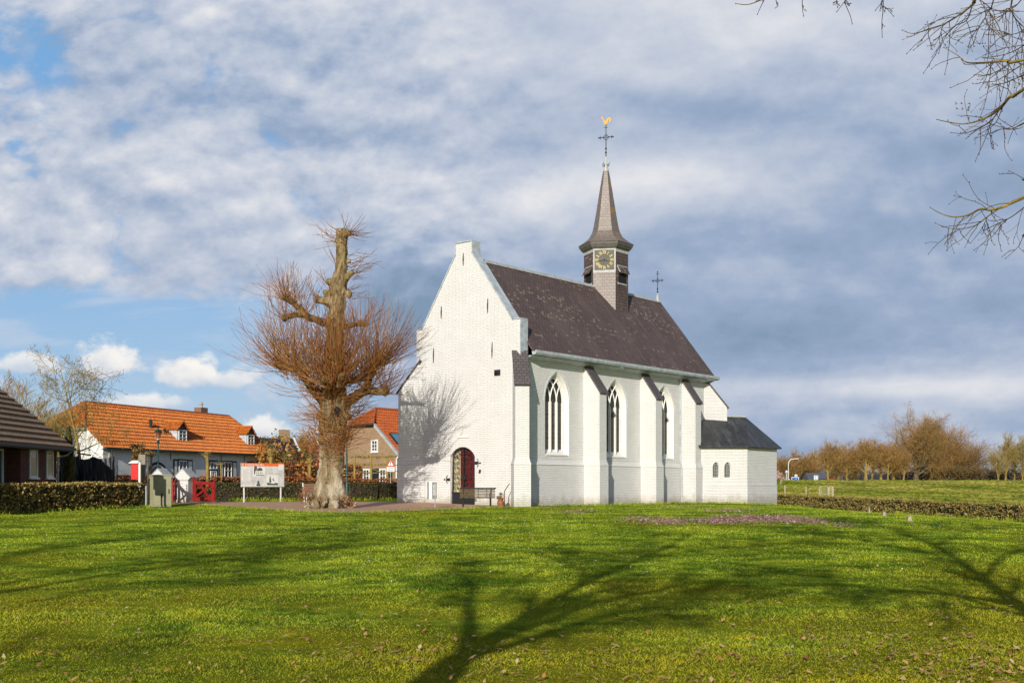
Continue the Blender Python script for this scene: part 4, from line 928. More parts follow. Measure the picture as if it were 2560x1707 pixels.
ptube([(470, 1510, 70, 0), (478, 1450, 55, 0), (488, 1370, 45, 0), (497, 1290, 40, 0), (500, 1200, 43, 0), (497, 1080, 42, 0), (505, 1000, 44, 0), (525, 920, 50, 0)], 14)
ptube([(560, 1510, 68, -.1), (555, 1450, 52, -.1), (550, 1370, 43, -.05), (553, 1290, 38, 0), (560, 1200, 42, 0), (572, 1080, 40, 0), (578, 1000, 42, 0), (555, 920, 50, 0)], 14)
ptube([(530, 1500, 80, .5), (530, 1300, 50, .4), (530, 1050, 55, .4), (535, 930, 55, .2)], 12)
for a in range(7):                                                     # root flare
    x0 = 515 + 118 * math.cos(a * .9 + .2); dd = -1.0 * math.sin(a * .9 + .2); ptube([(515 + (x0 - 515) * .25, 1400, 34, dd * .2), (515 + (x0 - 515) * .62, 1475, 30, dd * .6), (x0, 1512, 18, dd)], 9)
ptube([(535, 960, 62, 0), (532, 900, 62, 0), (538, 760, 52, 0), (545, 640, 43, 0), (550, 560, 42, 0), (553, 480, 50, 0), (562, 420, 45, 0), (572, 340, 33, 0), (577, 260, 31, 0), (577, 180, 31, 0), (580, 143, 31, 0)], 14, .07)
LIMBS = [[(530, 610, 26, 0), (460, 592, 21, -.1), (412, 572, 20, -.2), (382, 545, 19, -.3), (340, 505, 15, -.3), (297, 478, 15, -.3)],
         [(400, 562, 19, -.2), (345, 563, 16, -.5), (297, 578, 17, -.7)],
         [(530, 500, 30, 0), (485, 490, 22, -.2), (458, 486, 17, -.2)],
         [(490, 980, 40, 0), (432, 922, 30, -.3), (385, 850, 24, -.5), (335, 822, 20, -.6), (278, 815, 17, -.6)],
         [(590, 995, 40, 0), (650, 958, 28, -.2), (700, 930, 24, -.3), (760, 938, 20, -.4), (788, 935, 21, -.4)],
         [(690, 940, 22, -.3), (715, 865, 18, -.2), (738, 812, 19, -.2), (765, 790, 16, -.2)],
         [(590, 890, 20, 0), (640, 880, 15, -.3), (705, 870, 13, -.5)], [(570, 625, 18, 0), (640, 612, 12, -.2), (692, 606, 13, -.3)],
         [(560, 480, 20, 0), (605, 455, 16, -.1), (615, 462, 15, -.1)], [(560, 420, 20, 0), (600, 385, 16, -.1), (626, 352, 13, -.1)],
         [(520, 960, 40, 0), (505, 915, 28, -.9), (490, 880, 22, -1.3)], [(545, 950, 40, 0), (560, 905, 26, -.9), (575, 862, 20, -1.3)],
         [(530, 930, 34, .2), (520, 880, 26, 1.0), (510, 840, 20, 1.5)]]
LG = [(0, 1), (3,), (4, 5, 6), (7,), (10,), (11,), (12,)]
LM = [MB() for _ in LG]
for i, l in enumerate(LIMBS):
    k = [j for j, g_ in enumerate(LG) if i in g_]; ptube(l, 9, .08, LM[k[0]] if k else None)
KN = [(297, 477, 17, -.3), (345, 500, 17, -.3), (297, 578, 18, -.7), (458, 486, 17, -.2), (485, 492, 22, -.2), (497, 455, 16, 0), (520, 398, 18, -.1), (278, 815, 19, -.6), (330, 820, 25, -.6), (380, 850, 22, -.5), (788, 935, 24, -.4), (735, 815, 24, -.2), (765, 790, 18, -.2), (705, 870, 15, -.5), (700, 930, 26, -.3), (692, 606, 13, -.3), (615, 462, 18, -.1), (626, 356, 14, -.1), (612, 300, 12, 0), (608, 165, 16, -.1), (553, 200, 12, -.2), (490, 880, 26, -1.3), (575, 862, 24, -1.3), (510, 840, 24, 1.5), (540, 900, 50, -.35), (470, 1060, 20, -.2), (610, 1060, 20, -.1), (480, 1170, 22, -.3), (580, 1170, 20, -.3), (420, 1450, 18, -.4), (600, 1465, 22, -.6), (640, 1490, 14, -.5), (390, 1440, 14, -.5), (450, 1490, 24, -1.0), (540, 1490, 26, -1.1), (575, 1080, 20, -.35)]
for q_ in KN: pknob(*q_)
po = wood.build('trunk', M['bark_lime'], pol, smooth=True, origin=PT)
mod = po.modifiers.new('fuse', 'REMESH'); mod.mode = 'VOXEL'; mod.voxel_size = .045; mod.use_smooth_shade = True
tex = bpy.data.textures.new('bark_lumps', 'CLOUDS'); tex.noise_scale = .22; tex.noise_depth = 3
mod = po.modifiers.new('lumps', 'DISPLACE'); mod.texture = tex; mod.texture_coords = 'LOCAL'; mod.strength = .16; mod.mid_level = .5
for k in LM:
    lo_ = k.build('limb', M['bark_limb'], pol, smooth=True, origin=PT)
    mod = lo_.modifiers.new('fuse', 'REMESH'); mod.mode = 'VOXEL'; mod.voxel_size = .04; mod.use_smooth_shade = True
    mod = lo_.modifiers.new('lumps', 'DISPLACE'); mod.texture = tex; mod.texture_coords = 'LOCAL'; mod.strength = .12; mod.mid_level = .5
hol = MB(); c = pz(554, 1034, -.335); hol.lathe(c, [(.01, -.26), (.10, -.17), (.17, -.02), (.13, .12), (.02, .22)], 9, sy=.3); hol.build('hollow_shade', M['dark'], pol, origin=PT)  # dark flattened lump painted in for the shade of the fork cavity
tw = MB()
def shoot(p, d, L, r0=.0135, up=.16, n=6, curl=.04):
    pts, rad = limb(r, p, d, L, r0, .0055, n, curl, up); tw.tube(pts, rad, 3, caps=False)
    if L > 1.0:
        for k in range(r.choice((0, 1, 1, 2))):
            j = r.randint(1, n - 1); q_, rr_ = limb(r, pts[j], side_dir(r, pts[j + 1] - pts[j], r.uniform(.35, .7)), L * r.uniform(.22, .4), r0 * .6, .005, 3, .05, up); tw.tube(q_, rr_, 3, caps=False)
def burst(x, y, dd, n, L0, L1, tilt=0.0, spread=1.2, jit=14, up=.15, low=-.2):
    for k in range(int(n * .46)):
        c = pz(x + r.gauss(0, jit), y + r.gauss(0, jit), dd + r.gauss(0, .1))
        while True:
            d = rvec(r).normalized()
            d = Vector((d.x * spread + tilt, d.y * spread * .8, abs(d.z) + low * r.random() * 2 + .2)).normalized()
            if d.z > low: break
        shoot(c, d, r.uniform(L0, L1) * 1.14, up=up * r.uniform(.3, 1.4))
burst(300, 480, -.3, 85, .9, 1.7, -.2, .8); burst(345, 500, -.3, 70, .9, 1.6, -.05, .6); burst(380, 545, -.3, 40, .9, 1.8, 0, .5); burst(297, 578, -.7, 60, .8, 1.6, -.6, 1.2); burst(390, 560, -.3, 35, .7, 1.5, -.1)
burst(458, 486, -.2, 30, .5, 1.1, -.5); burst(510, 420, 0, 22, .5, 1.2, -.7)
burst(285, 815, -.6, 150, 1.0, 1.9, -.55, 1.2, 16, .14, -.35); burst(320, 822, -.6, 150, 1.8, 3.0, -.25, .55, 26, .12); burst(350, 835, -.6, 110, 1.6, 3.0, -.1, .5, 26, .12); burst(390, 855, -.5, 110, 1.6, 3.0, -.2, .6, 20); burst(430, 920, -.3, 80, 1.2, 2.2, -.5, 1.2, 20, .12, -.5)
burst(735, 815, -.2, 170, 1.6, 3.0, .20, .6, 20, .12); burst(768, 792, -.2, 130, 1.2, 2.4, .25, .8, 18, .13); burst(700, 860, -.3, 90, 1.6, 3.2, .05, .45, 24, .1); burst(788, 935, -.4, 110, .8, 1.6, .5, 1.2, 16, .13, -.4); burst(700, 930, -.3, 90, 1.2, 2.2, .2, 1.0, 20); burst(700, 870, -.5, 90, 1.2, 2.4, .15, .9, 16)
burst(692, 606, -.3, 40, .7, 1.5, .4); burst(650, 610, -.2, 30, .7, 1.5, .2)
burst(540, 900, -.5, 300, 1.3, 3.0, 0, .75, 55); burst(490, 880, -1.3, 240, 1.5, 3.0, -.15, .7, 26); burst(575, 862, -1.3, 240, 1.5, 3.0, .15, .7, 26); burst(510, 840, 1.5, 90, 1.4, 2.8, 0, .8, 26); burst(480, 960, -.5, 90, .9, 1.7, -.4, 1.3, 30, .08, -.6); burst(590, 960, -.6, 90, .9, 1.7, .5, 1.3, 30, .08, -.6)
burst(545, 700, -.4, 90, .7, 1.6, 0, 1.0, 45); burst(540, 780, -.45, 110, .9, 2.0, 0, .9, 50)
burst(608, 165, -.1, 70, .5, 1.25, .5, 1.5, 8, .06, -.7); burst(552, 200, -.2, 34, .5, 1.2, -.7, 1.3, 10, .05, -.6); burst(580, 150, 0, 16, .5, 1.0, 0, 1.0, 10)
burst(612, 300, 0, 45, .4, 1.1, 1.0, 1.2, 26, .03, -.6); burst(626, 356, -.1, 40, .4, 1.0, 1.1, 1.1, 22, .03, -.5); burst(610, 462, 0, 40, .4, 1.1, .8, 1.2, 26, .06, -.5); burst(548, 300, 0, 14, .4, 1.0, -1.0)
burst(475, 1060, -.35, 110, .6, 1.3, -1.3, .9, 22, .03, -.4); burst(475, 1160, -.45, 190, .3, .95, -.9, 1.0, 30, .05, -.4); burst(590, 1165, -.45, 220, .3, 1.0, .8, 1.0, 34, .05, -.4); burst(535, 1205, -.62, 320, .2, .6, 0, 1.1, 36, .08, -.5); burst(612, 1060, -.3, 110, .5, 1.2, 1.2, .9, 24, .02, -.4)
burst(535, 1110, -.62, 160, .2, .6, 0, 1.1, 40, .08)
for (x, y) in ((392, 1455), (405, 1470), (600, 1462), (575, 1470), (630, 1490), (470, 1480), (560, 1485)): burst(x, y, -.8, 42, .12, .36, 0, 1.1, 12, .1)
tw.build('shoots', M['twig_red'], pol, origin=PT)

# ---- hedges
def hedge(name, label, pts, w, h, mat, leaf, dens, cat='hedge', group=None, hf=None, top_mat=None, stems=0, base=0.0):
    """clipped hedge along ground points: a dense twig core with a skin of leaves"""
    rr_ = random.Random(sum(map(ord, label))); P_ = [Vector((p[0], p[1], 0)) for p in pts]
    t_ = thing(name, label, cat, (P_[0].x, P_[0].y, ground(P_[0].x, P_[0].y)), 0, group); O = Vector(t_.location)
    core = MB(); V = []; st = MB()
    for a, b_ in zip(P_[:-1], P_[1:]):
        L = (b_ - a).length; d = (b_ - a) / L; n_ = Vector((d.y, -d.x, 0)); nseg = max(1, int(L / .8)); hm = h * .5
        for k in range(nseg):
            p, q_ = a + d * L * k / nseg, a + d * L * (k + 1) / nseg; z0, z1 = ground(p.x, p.y), ground(q_.x, q_.y)
            ww = w * .34
            lo = [p - n_ * ww, q_ - n_ * ww, q_ + n_ * ww, p + n_ * ww]
            core.add([Vector((v.x, v.y, z - .1 + (base if base else 0))) for v, z in zip(lo, (z0, z1, z1, z0))] + [Vector((v.x, v.y, z + h * .88)) for v, z in zip(lo, (z0, z1, z1, z0))], [(4, 5, 6, 7), (0, 1, 5, 4), (2, 3, 7, 6), (1, 2, 6, 5), (3, 0, 4, 7)])
        cnt = int(L * dens / 7); cs = []
        for k in range(cnt):
            f = rr_.random(); s_ = rr_.random(); p = a + d * L * f; side = rr_.choice((-1, 1)); hh_ = h * (1 + .025 * math.sin(f * L * 1.7) + .02 * math.sin(f * L * 5.1))
            if rr_.random() < w / (w + 1.3 * h): o_ = n_ * rr_.uniform(-.5, .5) * w; z = hh_ * (1 - abs(rr_.gauss(0, .022)))
            else: o_ = n_ * side * w * (.5 - abs(rr_.gauss(0, .075)) + .04 * math.sin(p.x * 4 + p.y * 5)); z = hh_ * (1 - rr_.random() ** .85) 
            q_ = p + o_; c0_ = Vector((q_.x, q_.y, ground(q_.x, q_.y) + z + .02))
            for _ in range(7): c1_ = c0_ + rvec(rr_) * leaf * .95; c1_.z = min(c1_.z, c0_.z + .02); cs.append(c1_)
        V += leaf_quads(rr_, cs, leaf)
        for k in range(int(L * stems)):
            p = a + d * L * rr_.random() + n_ * rr_.uniform(-.45, .5) * w; z = ground(p.x, p.y) + rr_.uniform(0, h * .7)
            pts_, rad = limb(rr_, Vector((p.x, p.y, z)), Vector((rr_.uniform(-1, 1), rr_.uniform(-1, 1), rr_.uniform(.1, 1.2))), rr_.uniform(.2, .55), .012, .005, 3, .15, .05); st.tube(pts_, rad, 3, caps=False)
    core.build('twig_core', M['hedge_core'], t_, origin=O)
    raw_mesh('leaves', np.array([tuple(v - O) for v in V]), 4, mat, t_)
    if stems: st.build('stems', M['twig_brown'] if stems < 30 else M['twig_olive'], t_, origin=O)
    return t_
hedge('clipped_hedge', 'long clipped brown-green hedge at the left edge of the lawn, before the dark house', [(-22.4, 32), (-20.2, 37.5), (-18.5, 43), (-16.45, 50.8)], .7, 1.06, M['hedge_brown'], .058, 1500, stems=26)
hedge('clipped_hedge', 'dark green clipped hedge behind the information board and the old lime', [(-16.9, 65.2), (-10.5, 66.6), (-6.0, 67.8)], .7, .97, M['hedge_dark'], .065, 900)
hedge('clipped_hedge', 'russet beech hedge beside the brick house, behind the dark green hedge', [(-12.5, 79.0), (-6.6, 82.6)], .6, 1.28, M['beech'], .085, 560)
hedge('clipped_hedge', 'low russet beech hedge under the windows of the orange-roofed house', [(-23.8, 70.8), (-20.5, 78.2), (-17.6, 84.5)], .5, 1.42, M['beech'], .08, 560)
hedge('clipped_hedge', 'short russet hedge behind the red notice board and the grey cabinet', [(-24.2, 69.8), (-21.0, 70.6)], .5, 1.42, M['beech'], .08, 560)
hedge('clipped_hedge', 'low russet hedge between the information board and the wooden seat', [(-15.2, 76), (-12.6, 77.5)], .6, 1.35, M['beech'], .085, 600)
hedge('tall_hedge', 'tall russet beech hedge standing behind the small pollards, left of the old lime', [(-16.8, 86.5), (-11.6, 89)], .9, 2.35, M['beech'], .12, 620)
hedge('field_hedge', 'long low thorn hedge between the lawn and the pasture on the right', [(34, 46), (29, 50.5), (24.6, 56), (22.6, 66), (21.6, 76), (20.5, 86), (19.0, 96)], .75, .82, M['hedge_field'], .060, 1050, stems=45)
# ================================================================ STREET FURNITURE BY THE GATE
def text_mesh(mb, s, o, ux, uz, size, off, mi=0, bold=.0):
    cu = bpy.data.curves.new('t', 'FONT'); cu.body = s; cu.size = size; cu.offset = bold; ob = bpy.data.objects.new('t', cu); C.objects.link(ob)
    dg = bpy.context.evaluated_depsgraph_get(); me = bpy.data.meshes.new_from_object(ob.evaluated_get(dg)); o, ux, uz = Vector(o), Vector(ux), Vector(uz); n_ = ux.cross(uz)
    mb.add([o + ux * v.co.x + uz * v.co.y + n_ * off for v in me.vertices], [tuple(p.vertices) for p in me.polygons], mi)
    bpy.data.objects.remove(ob); bpy.data.curves.remove(cu); bpy.data.meshes.remove(me)
ZV = Vector((0, 0, 1))
# ---- utility cabinet
c0 = gp(374, 54.2); ca = thing('utility_cabinet', 'olive grey metal utility cabinet standing in front of the white gate pillar', 'cabinet', c0, R(16))
k = MB(); w1, w2, h_ = .62, .46, 1.50
k.box(.36, .36 + w1, .0, .5, .06, h_ - .05); k.prism([(0, .32, .06), (.20, 0, .06), (.36, 0, .06), (.36, .5, .06), (0, .5, .06)], (0, 0, h_ - .11)); k.box(.04, .96, .03, .48, 0, .06)
k.build('cabinet_body', M['cabinet'], ca)
k = MB(); k.prism([(-.03, .30, h_ - .05), (.18, -.03, h_ - .05), (1.01, -.03, h_ - .05), (1.01, .53, h_ - .05), (-.03, .53, h_ - .05)], (0, 0, .06)); k.build('lid', M['cabinet'], ca)
for (a, b_, z0, z1) in ((.38, .57, .1, .98), (.585, .965, .1, .98), (.38, .965, 1.0, 1.40)):
    k = MB(); k.box(a, b_, -.015, .0, z0, z1); dd_ = k.build('door', M['cabinet'], ca)
    if z1 < 1: k = MB(); xx = b_ - .05 if a < .5 else b_ - .12; zz_ = .42 if a < .5 else .62; k.box(xx, xx + .04, -.04, -.015, zz_, zz_ + .22); k.build('handle', M['dark'], dd_)
# ---- gate pillars
def pillar(px, d, rz, label):
    p = gp(px, d); t_ = thing('gate_pillar', label, 'gate pillar', p, rz, 'white gate pillars with pitched caps'); s_ = .32
    k = MB(); k.box(-s_, s_, -s_, s_, -.2, 1.18); k.box(-s_ - .03, s_ + .03, -s_ - .03, s_ + .03, -.2, .12); k.build('shaft', M['white_wall'], t_)
    k = MB(); e_ = .46; k.prism([(-s_ - .02, -s_ - .05, 1.14), (s_ + .02, -s_ - .05, 1.14), (e_, -s_ - .05, 1.27), (0, -s_ - .05, 1.71), (-e_, -s_ - .05, 1.27)], (0, 2 * s_ + .10, 0)); cp = k.build('cap', M['white_wall'], t_)
    for sg in (-1, 1):
        k = MB(); k.prism([(sg * (e_ + .03), -s_ - .06, 1.255), (0, -s_ - .06, 1.73), (0, -s_ - .06, 1.76), (sg * (e_ + .04), -s_ - .06, 1.285)], (0, 2 * s_ + .14, 0)); k.build('cap_slab', M['lead'], cp)
    return t_
pillar(404, 58.6, R(-16), 'white gate pillar half hidden behind the grey utility cabinet')
pillar(465, 59.6, R(-16), 'white gate pillar with the red wooden gate on its right side')
# ---- red gates
def gate(p, q_, h0, h1, label, ball=True):
    p, q_ = Vector(p), Vector(q_); L = (q_ - p).length; t_ = thing('wooden_gate', label, 'gate', p, math.atan2(q_.y - p.y, q_.x - p.x), 'red gates of the chapel yard')
    k = MB(); k.box(0, .11, -.045, .045, .06, h0 + .13); k.lathe((.055, 0, h0 + .13), [(.055, 0), (.06, .04), (.02, .09)], 8); k.build('hanging_post', M['red_paint'], t_)
    k = MB(); k.box(L - .12, L, -.04, .04, .06, h1); k.prism([(L - .12, -.04, h1), (L - .02, -.04, h1 + .10), (L + .03, -.04, h1 + .09), (L, -.04, h1 - .02)], (0, .08, 0)); k.build('closing_post', M['red_paint'], t_)
    k = MB(); k.prism([(.11, -.03, h0 - .16), (L - .12, -.03, h1 - .18), (L - .12, -.03, h1 - .02), (.30, -.03, h0 - .02), (.11, -.03, h0 + .08)], (0, .06, 0)); k.build('top_rail', M['red_paint'], t_)
    k = MB(); k.box(.11, L - .12, -.03, .03, .10, .28); k.build('bottom_rail', M['red_paint'], t_)
    k = MB(); k.box(.09, .22, -.025, .025, .26, h0 - .1); k.build('stile', M['red_paint'], t_); k = MB(); k.box(L - .24, L - .10, -.025, .025, .26, h1 - .1); k.build('stile', M['red_paint'], t_)
    for sg in (0, 1):
        k = MB(); pts = [(.20 + (L - .42) * f, (.012 if sg else -.012), .28 + (h0 - .44) * ((1 - f) if sg else f) + .10 * math.sin(f * 6.28) * (1 if sg else 0)) for f in np.linspace(0, 1, 9)]
        for a, b_ in zip(pts[:-1], pts[1:]): k.bar(a, b_, .035, .10, up=(0, 1, 0)) if False else k.obox((Vector(a) + Vector(b_)) / 2, Vector(b_) - Vector(a), (0, 1, 0), (Vector(b_) - Vector(a)).cross(Vector((0, 1, 0))), (Vector(b_) - Vector(a)).length / 2 + .015, .02, .05)
        k.build('brace', M['red_paint'], t_)
    return t_
g0 = gp(483, 59.2); g1 = gp(537, 58.0); gate(g0, g1, 1.12, 1.06, 'red wooden gate standing open against the hedge, right of the white pillar')
g0 = gp(437, 59.0); g1 = gp(430, 57.6); gate(g0, g1, 1.08, 1.04, 'red wooden gate seen edge on between cabinet and white pillar')
# ---- red notice board with its grey companion
n0 = gp(349.5, 52.2); nb = thing('notice_board', 'red notice case with white lid on a white post, above the hedge end', 'notice board', n0, R(-8))
k = MB(); k.box(-.045, .045, -.04, .04, -.3, 2.06); k.build('post', M['white_paint'], nb)
k = MB(); k.box(-.40, -.05, -.05, .10, 1.27, 1.99); k.build('case', M['red_paint'] if False else plain('bright_red_case', (0.62, 0.018, 0.016), 0.45, 0.08, 4), nb)
k = MB(); k.prism([(-.50, -.14, 2.0), (-.03, -.14, 2.0), (-.05, -.02, 2.13), (-.36, -.02, 2.13)], (0, .30, 0)); k.build('lid', M['white_paint'], nb)
n0 = gp(365.5, 53.0); gbn = thing('sign_board', 'plain grey board on a thin post, seen from behind, beside the red notice case', 'sign', n0, R(-8))
k = MB(); k.box(-.03, .03, -.03, .03, -.3, 1.1); k.build('post', M['grey_metal'], gbn); k = MB(); k.box(-.36, -.03, -.03, .03, 1.25, 2.42); k.box(-.05, 0, -.02, .02, 1.0, 1.3); k.build('panel', plain('grey_panel', (.25, .22, .17), .6, .15, 5), gbn)
s0 = gp(369.6, 55.5); o = MB(); o.tube([(0, 0, -.2), (.01, 0, 1.2), (0.0, 0, 2.35)], [.035, .033, .028], 7); tag(o.build('garden_stake', M['bark_grey'], smooth=True), 'thin grey wooden stake between the grey board and the young yellow tree', 'stake').location = s0
# ---- information board
i0, i1 = gp(602.5, 59.6), gp(706, 61.2); L = (i1 - i0).length; ux = (i1 - i0).normalized(); IB = thing('information_board', 'large white information board with an orange header and old pictures, on two posts', 'information board', gp(608, 59.6), math.atan2(ux.y, ux.x))
zb_, zt_ = 0.80, 2.03
k = MB(); k.box(-.12, L - .02, 0, .04, zb_, zt_); panel = k.build('panel', plain('printed_grey_map', (.62, .63, .61), .5, .22, 3.0), IB)
k = MB(); k.box(-.12, L - .02, -.006, 0, zt_ - .155, zt_); k.build('orange_header', plain('orange_print', (.82, .16, .03), .5, .05, 3), panel)
k = MB(); k.box(L - .36, L - .06, -.010, -.004, zt_ - .36, zt_ - .05); k.box(-.06, .40, -.008, 0, .98 + .12, zt_ - .2); k.box(-.10, .12, -.008, 0, zb_ + .02, zb_ + .10); k.box(.55, 1.28, -.006, 0, 1.32, zt_ - .17); k.box(1.36, 2.02, -.006, 0, zb_ + .08, 1.42); k.build('white_text_panel', M['white_paint'], panel)
k = MB()
for row in range(11): k.box(-.02, .36 - .05 * (row % 3), -.0095, -.008, 1.14 + row * .058, 1.152 + row * .058)
k.build('text_lines', M['grey_metal'], panel)
k = MB(); text_mesh(k, 'St Antonius kapel Aijen', (.10, -.006, zt_ - .115), (1, 0, 0), (0, 0, 1), .115, .003, bold=.004); k.build('title', M['white_paint'], panel)
k = MB(); k.lathe((0.0, 0, 0), [(.055, 0), (.055, .004)], 14); k.v = [(-.03 + x, -.006 - z, zt_ - .078 + y) for x, y, z in k.v]; k.build('round_emblem', plain('pale_orange_print', (.9, .5, .3), .5, .05, 3), panel)
pic = MB(); dk = -.009
def pp(l, mb=None): (mb or pic).prism([(x, dk, z) for x, z in l], (0, .004, 0))
# an old chapel drawing, a bell and a photograph with tree and chapel
pp([(.62, 1.45), (.66, 1.42), (.70, 1.62), (.80, 1.72), (.78, 1.86), (.70, 1.90), (.63, 1.84), (.61, 1.7)])
pp([(.74, 1.62), (1.12, 1.64), (1.07, 1.78), (.86, 1.77)]); pp([(.94, 1.77), (.99, 1.77), (.965, 1.87)])
for x in (.76, .86, .96, 1.06): pp([(x, 1.46), (x + .035, 1.46), (x + .03, 1.58), (x + .005, 1.58)])
pp([(.72, 1.39), (1.25, 1.36), (1.22, 1.41), (.74, 1.42)])
PICM = plain('dark_green_print', (.09, .115, .11), .6, .3, 8); pic.build('old_picture', PICM, panel); pic = MB()
pp([(.76, .86), (.86, .825), (.98, .86), (1.0, .90), (.94, .95), (.91, 1.08), (.88, 1.13), (.85, 1.13), (.82, 1.08), (.80, .95), (.75, .90)])
pic.build('old_picture', PICM, panel); pic = MB()
pp([(1.37, .89), (2.01, .89), (2.01, .98), (1.9, 1.02), (1.78, .97), (1.5, .99), (1.44, 1.04), (1.37, 1.0)])
pp([(1.53, .98), (1.57, .98), (1.63, 1.06), (1.60, 1.2), (1.575, 1.35), (1.555, 1.37), (1.53, 1.3), (1.5, 1.12)])
pp([(1.66, 1.22), (1.74, 1.20), (1.83, 1.10), (1.77, 1.10), (1.70, 1.17)]); pp([(1.735, 1.2), (1.765, 1.2), (1.75, 1.30)])
pic.build('old_picture', PICM, panel)
for x, zz_ in ((.05, -.3), (L - .22, -.4)): k = MB(); k.box(x, x + .055, .04, .095, zz_, zt_ - .1); k.build('post', M['white_paint'], IB)
# ---- small box sign before the door
b0 = gp(1088, 51.8); bx = thing('box_sign', 'pale box sign with a green edge on a thin post, left of the chapel door', 'sign', b0, R(4))
k = MB(); k.tube([(0, 0, -.2), (0, 0, 1.12)], .026, 8); k.build('post', M['grey_metal'], bx)
k = MB(); k.prism([(-.30, .02, .40), (-.30, .30, .40), (.03, .30, .40), (.05, .06, .40)], (0, 0, .76)); bb = k.build('box', M['white_paint'], bx)
k = MB(); k.box(-.345, -.30, -.01, .32, .39, 1.17); k.build('green_front', M['green_paint'], bx)
k = MB(); k.box(-.14, .07, .01, .055, .41, 1.15); k.build('back_panel', plain('back_grey', (.16, .17, .17), .5, .2, 5), bx)
k = MB(); k.box(-.10, .05, -.02, .008, .55, 1.05); k.box(-.12, .06, -.03, .0, .58, .62); k.box(-.12, .06, -.03, .0, .98, 1.02); k.build('bracket', M['grey_metal'], bx)
# ---- bench before the door
p0 = gp(1153, 53.2); be = thing('park_bench', 'slatted wooden bench with dark iron ends, seen from behind, in front of the chapel door', 'bench', p0, R(8))
BL = 1.50
for i, x in enumerate((.10, BL - .13)):
    k = MB(); k.tube([(x, .12, -.1), (x, .12, .36), (x, .10, .40)], [.045, .045, .04], 7); k.tube([(x, .1, .38), (x + .0, -.02, .46), (x, -.09, .70), (x + .0, -.11, .86)], .028, 6); k.tube([(x, .08, .38), (x, .30, .42), (x, .48, .40)], .028, 6)
    k.tube([(x, -.05, .62), (x, .12, .64), (x, .34, .63), (x, .45, .56), (x, .42, .50), (x, .36, .52)], .022, 6); k.build('leg', M['iron'], be)
k = MB()
for j in range(6):
    z = .47 + j * .068; y = -.03 - .055 * (j / 5) - .02
    k.obox((BL / 2, y, z), (1, 0, 0), (0, 1, 0), (0, -.15, 1), BL / 2 + .06, .014, .024)
k.build('backrest', M['wood_olive'], be)
k = MB()
for j in range(5): k.box(-.05, BL + .05, .02 + j * .085, .085 + j * .085, .405, .43)
k.build('seat', M['wood_olive'], be)
k = MB(); k.tube([(-.08, -.115, .87), (BL + .10, -.115, .87)], .028, 7)
for x in (.35, BL * .52, BL * .78): k.bar((x, -.035, .42), (x, -.125, .86), .03, .012)
k.build('top_rail', M['iron'], be)
# ---- flower pot
p0 = gp(1251.5, 54.0); fp = thing('flower_pot', 'round terracotta pot of yellow plants beside the chapel buttress', 'flower pot', p0)
k = MB(); k.lathe((0, 0, 0), [(.09, 0), (.13, .04), (.165, .14), (.16, .22), (.125, .29), (.14, .31), (.14, .33), (.11, .33), (.10, .28)], 16); k.build('pot', M['terracotta'], fp, smooth=True)
rr_ = random.Random(5); V = leaf_quads(rr_, [Vector((rr_.gauss(0, .07), rr_.gauss(0, .07), .33 + abs(rr_.gauss(0, .11)))) for _ in range(260)], .045); raw_mesh('foliage', np.array([tuple(v) for v in V]), 4, leafy('yellow_plant', [(.42, .26, .03), (.30, .20, .05), (.20, .09, .03), (.46, .30, .05)]), fp)
k = MB(); k.ball((0, .03, .62), .055); k.tube([(0, .03, .3), (0, .03, .6)], .015, 5); k.build('ornament', M['navy'], fp)
p0 = gp(1261, 54.6); hr = MB(); hr.tube([(0, 0, -.1), (0, 0, .70), (.06, 0, .82), (.24, .05, 1.08)], .022, 7); o = tag(hr.build('bent_rail', plain('rusty_iron', (.13, .07, .05), .7, .3, 9)), 'thin bent rusty iron rail standing behind the terracotta pot', 'rail'); o.location = p0
# ---- wooden seat behind the old tree
p0 = gp(760, 60.0); wb = thing('plank_bench', 'brown plank bench with light metal legs, half hidden behind the lime trunk', 'bench', p0, R(-6))
k = MB()
for j in range(4): k.obox((.75, -.10 - j * .028, .52 + j * .125), (1, 0, 0), (0, 1, 0), (0, -.22, 1), .80, .02, .056)
k.build('backrest', M['wood_brown'], wb); k = MB()
for j in range(4): k.box(-.05, 1.55, .0 + j * .12, .105 + j * .12, .42, .46)
k.build('seat', M['wood_brown'], wb)
for x in (.0, 1.4): k = MB(); k.bar((x, .10, -.1), (x, -.22, 1.0), .05, .04); k.bar((x, .0, .40), (x, .45, .40), .05, .04); k.bar((x, .45, .40), (x, .45, -.1), .05, .04); k.build('leg', M['white_paint'], wb)
# ---- street lamps
def lantern_post(p, label, h=3.9):
    t_ = thing('street_lamp', label, 'street lamp', p); k = MB()
    k.lathe((0, 0, 0), [(.11, -.2), (.11, .7), (.075, .8), (.05, 1.0), (.045, 2.2), (.06, 2.25), (.04, 2.32), (.035, h - .9), (.06, h - .87), (.05, h - .8), (.09, h - .75), (.05, h - .68), (.08, h - .62)], 10); k.bar((-.22, 0, h - 1.1), (.22, 0, h - 1.1), .02, .02); k.build('pole', M['green_paint'], t_)
    k = MB(); k.lathe((0, 0, h - .62), [(.10, 0), (.11, .03), (.11, .06)], 6); k.build('collar', M['white_paint'], t_)
    k = MB(); k.lathe((0, 0, h - .56), [(.11, 0), (.20, .36)], 6); m_, t2, b2 = newmat('amber_lantern_glass'); b2.inputs['Base Color'].default_value = (.55, .20, .10, 1); b2.inputs['Roughness'].default_value = .15; b2.inputs['Alpha'].default_value = .75; k.build('lantern_glass', m_, t_)
    k = MB(); k.lathe((0, 0, h - .2), [(.26, 0), (.25, .03), (.10, .15), (.05, .17), (.03, .24), (.01, .25)], 6); k.build('hood', M['green_paint'], t_); return t_
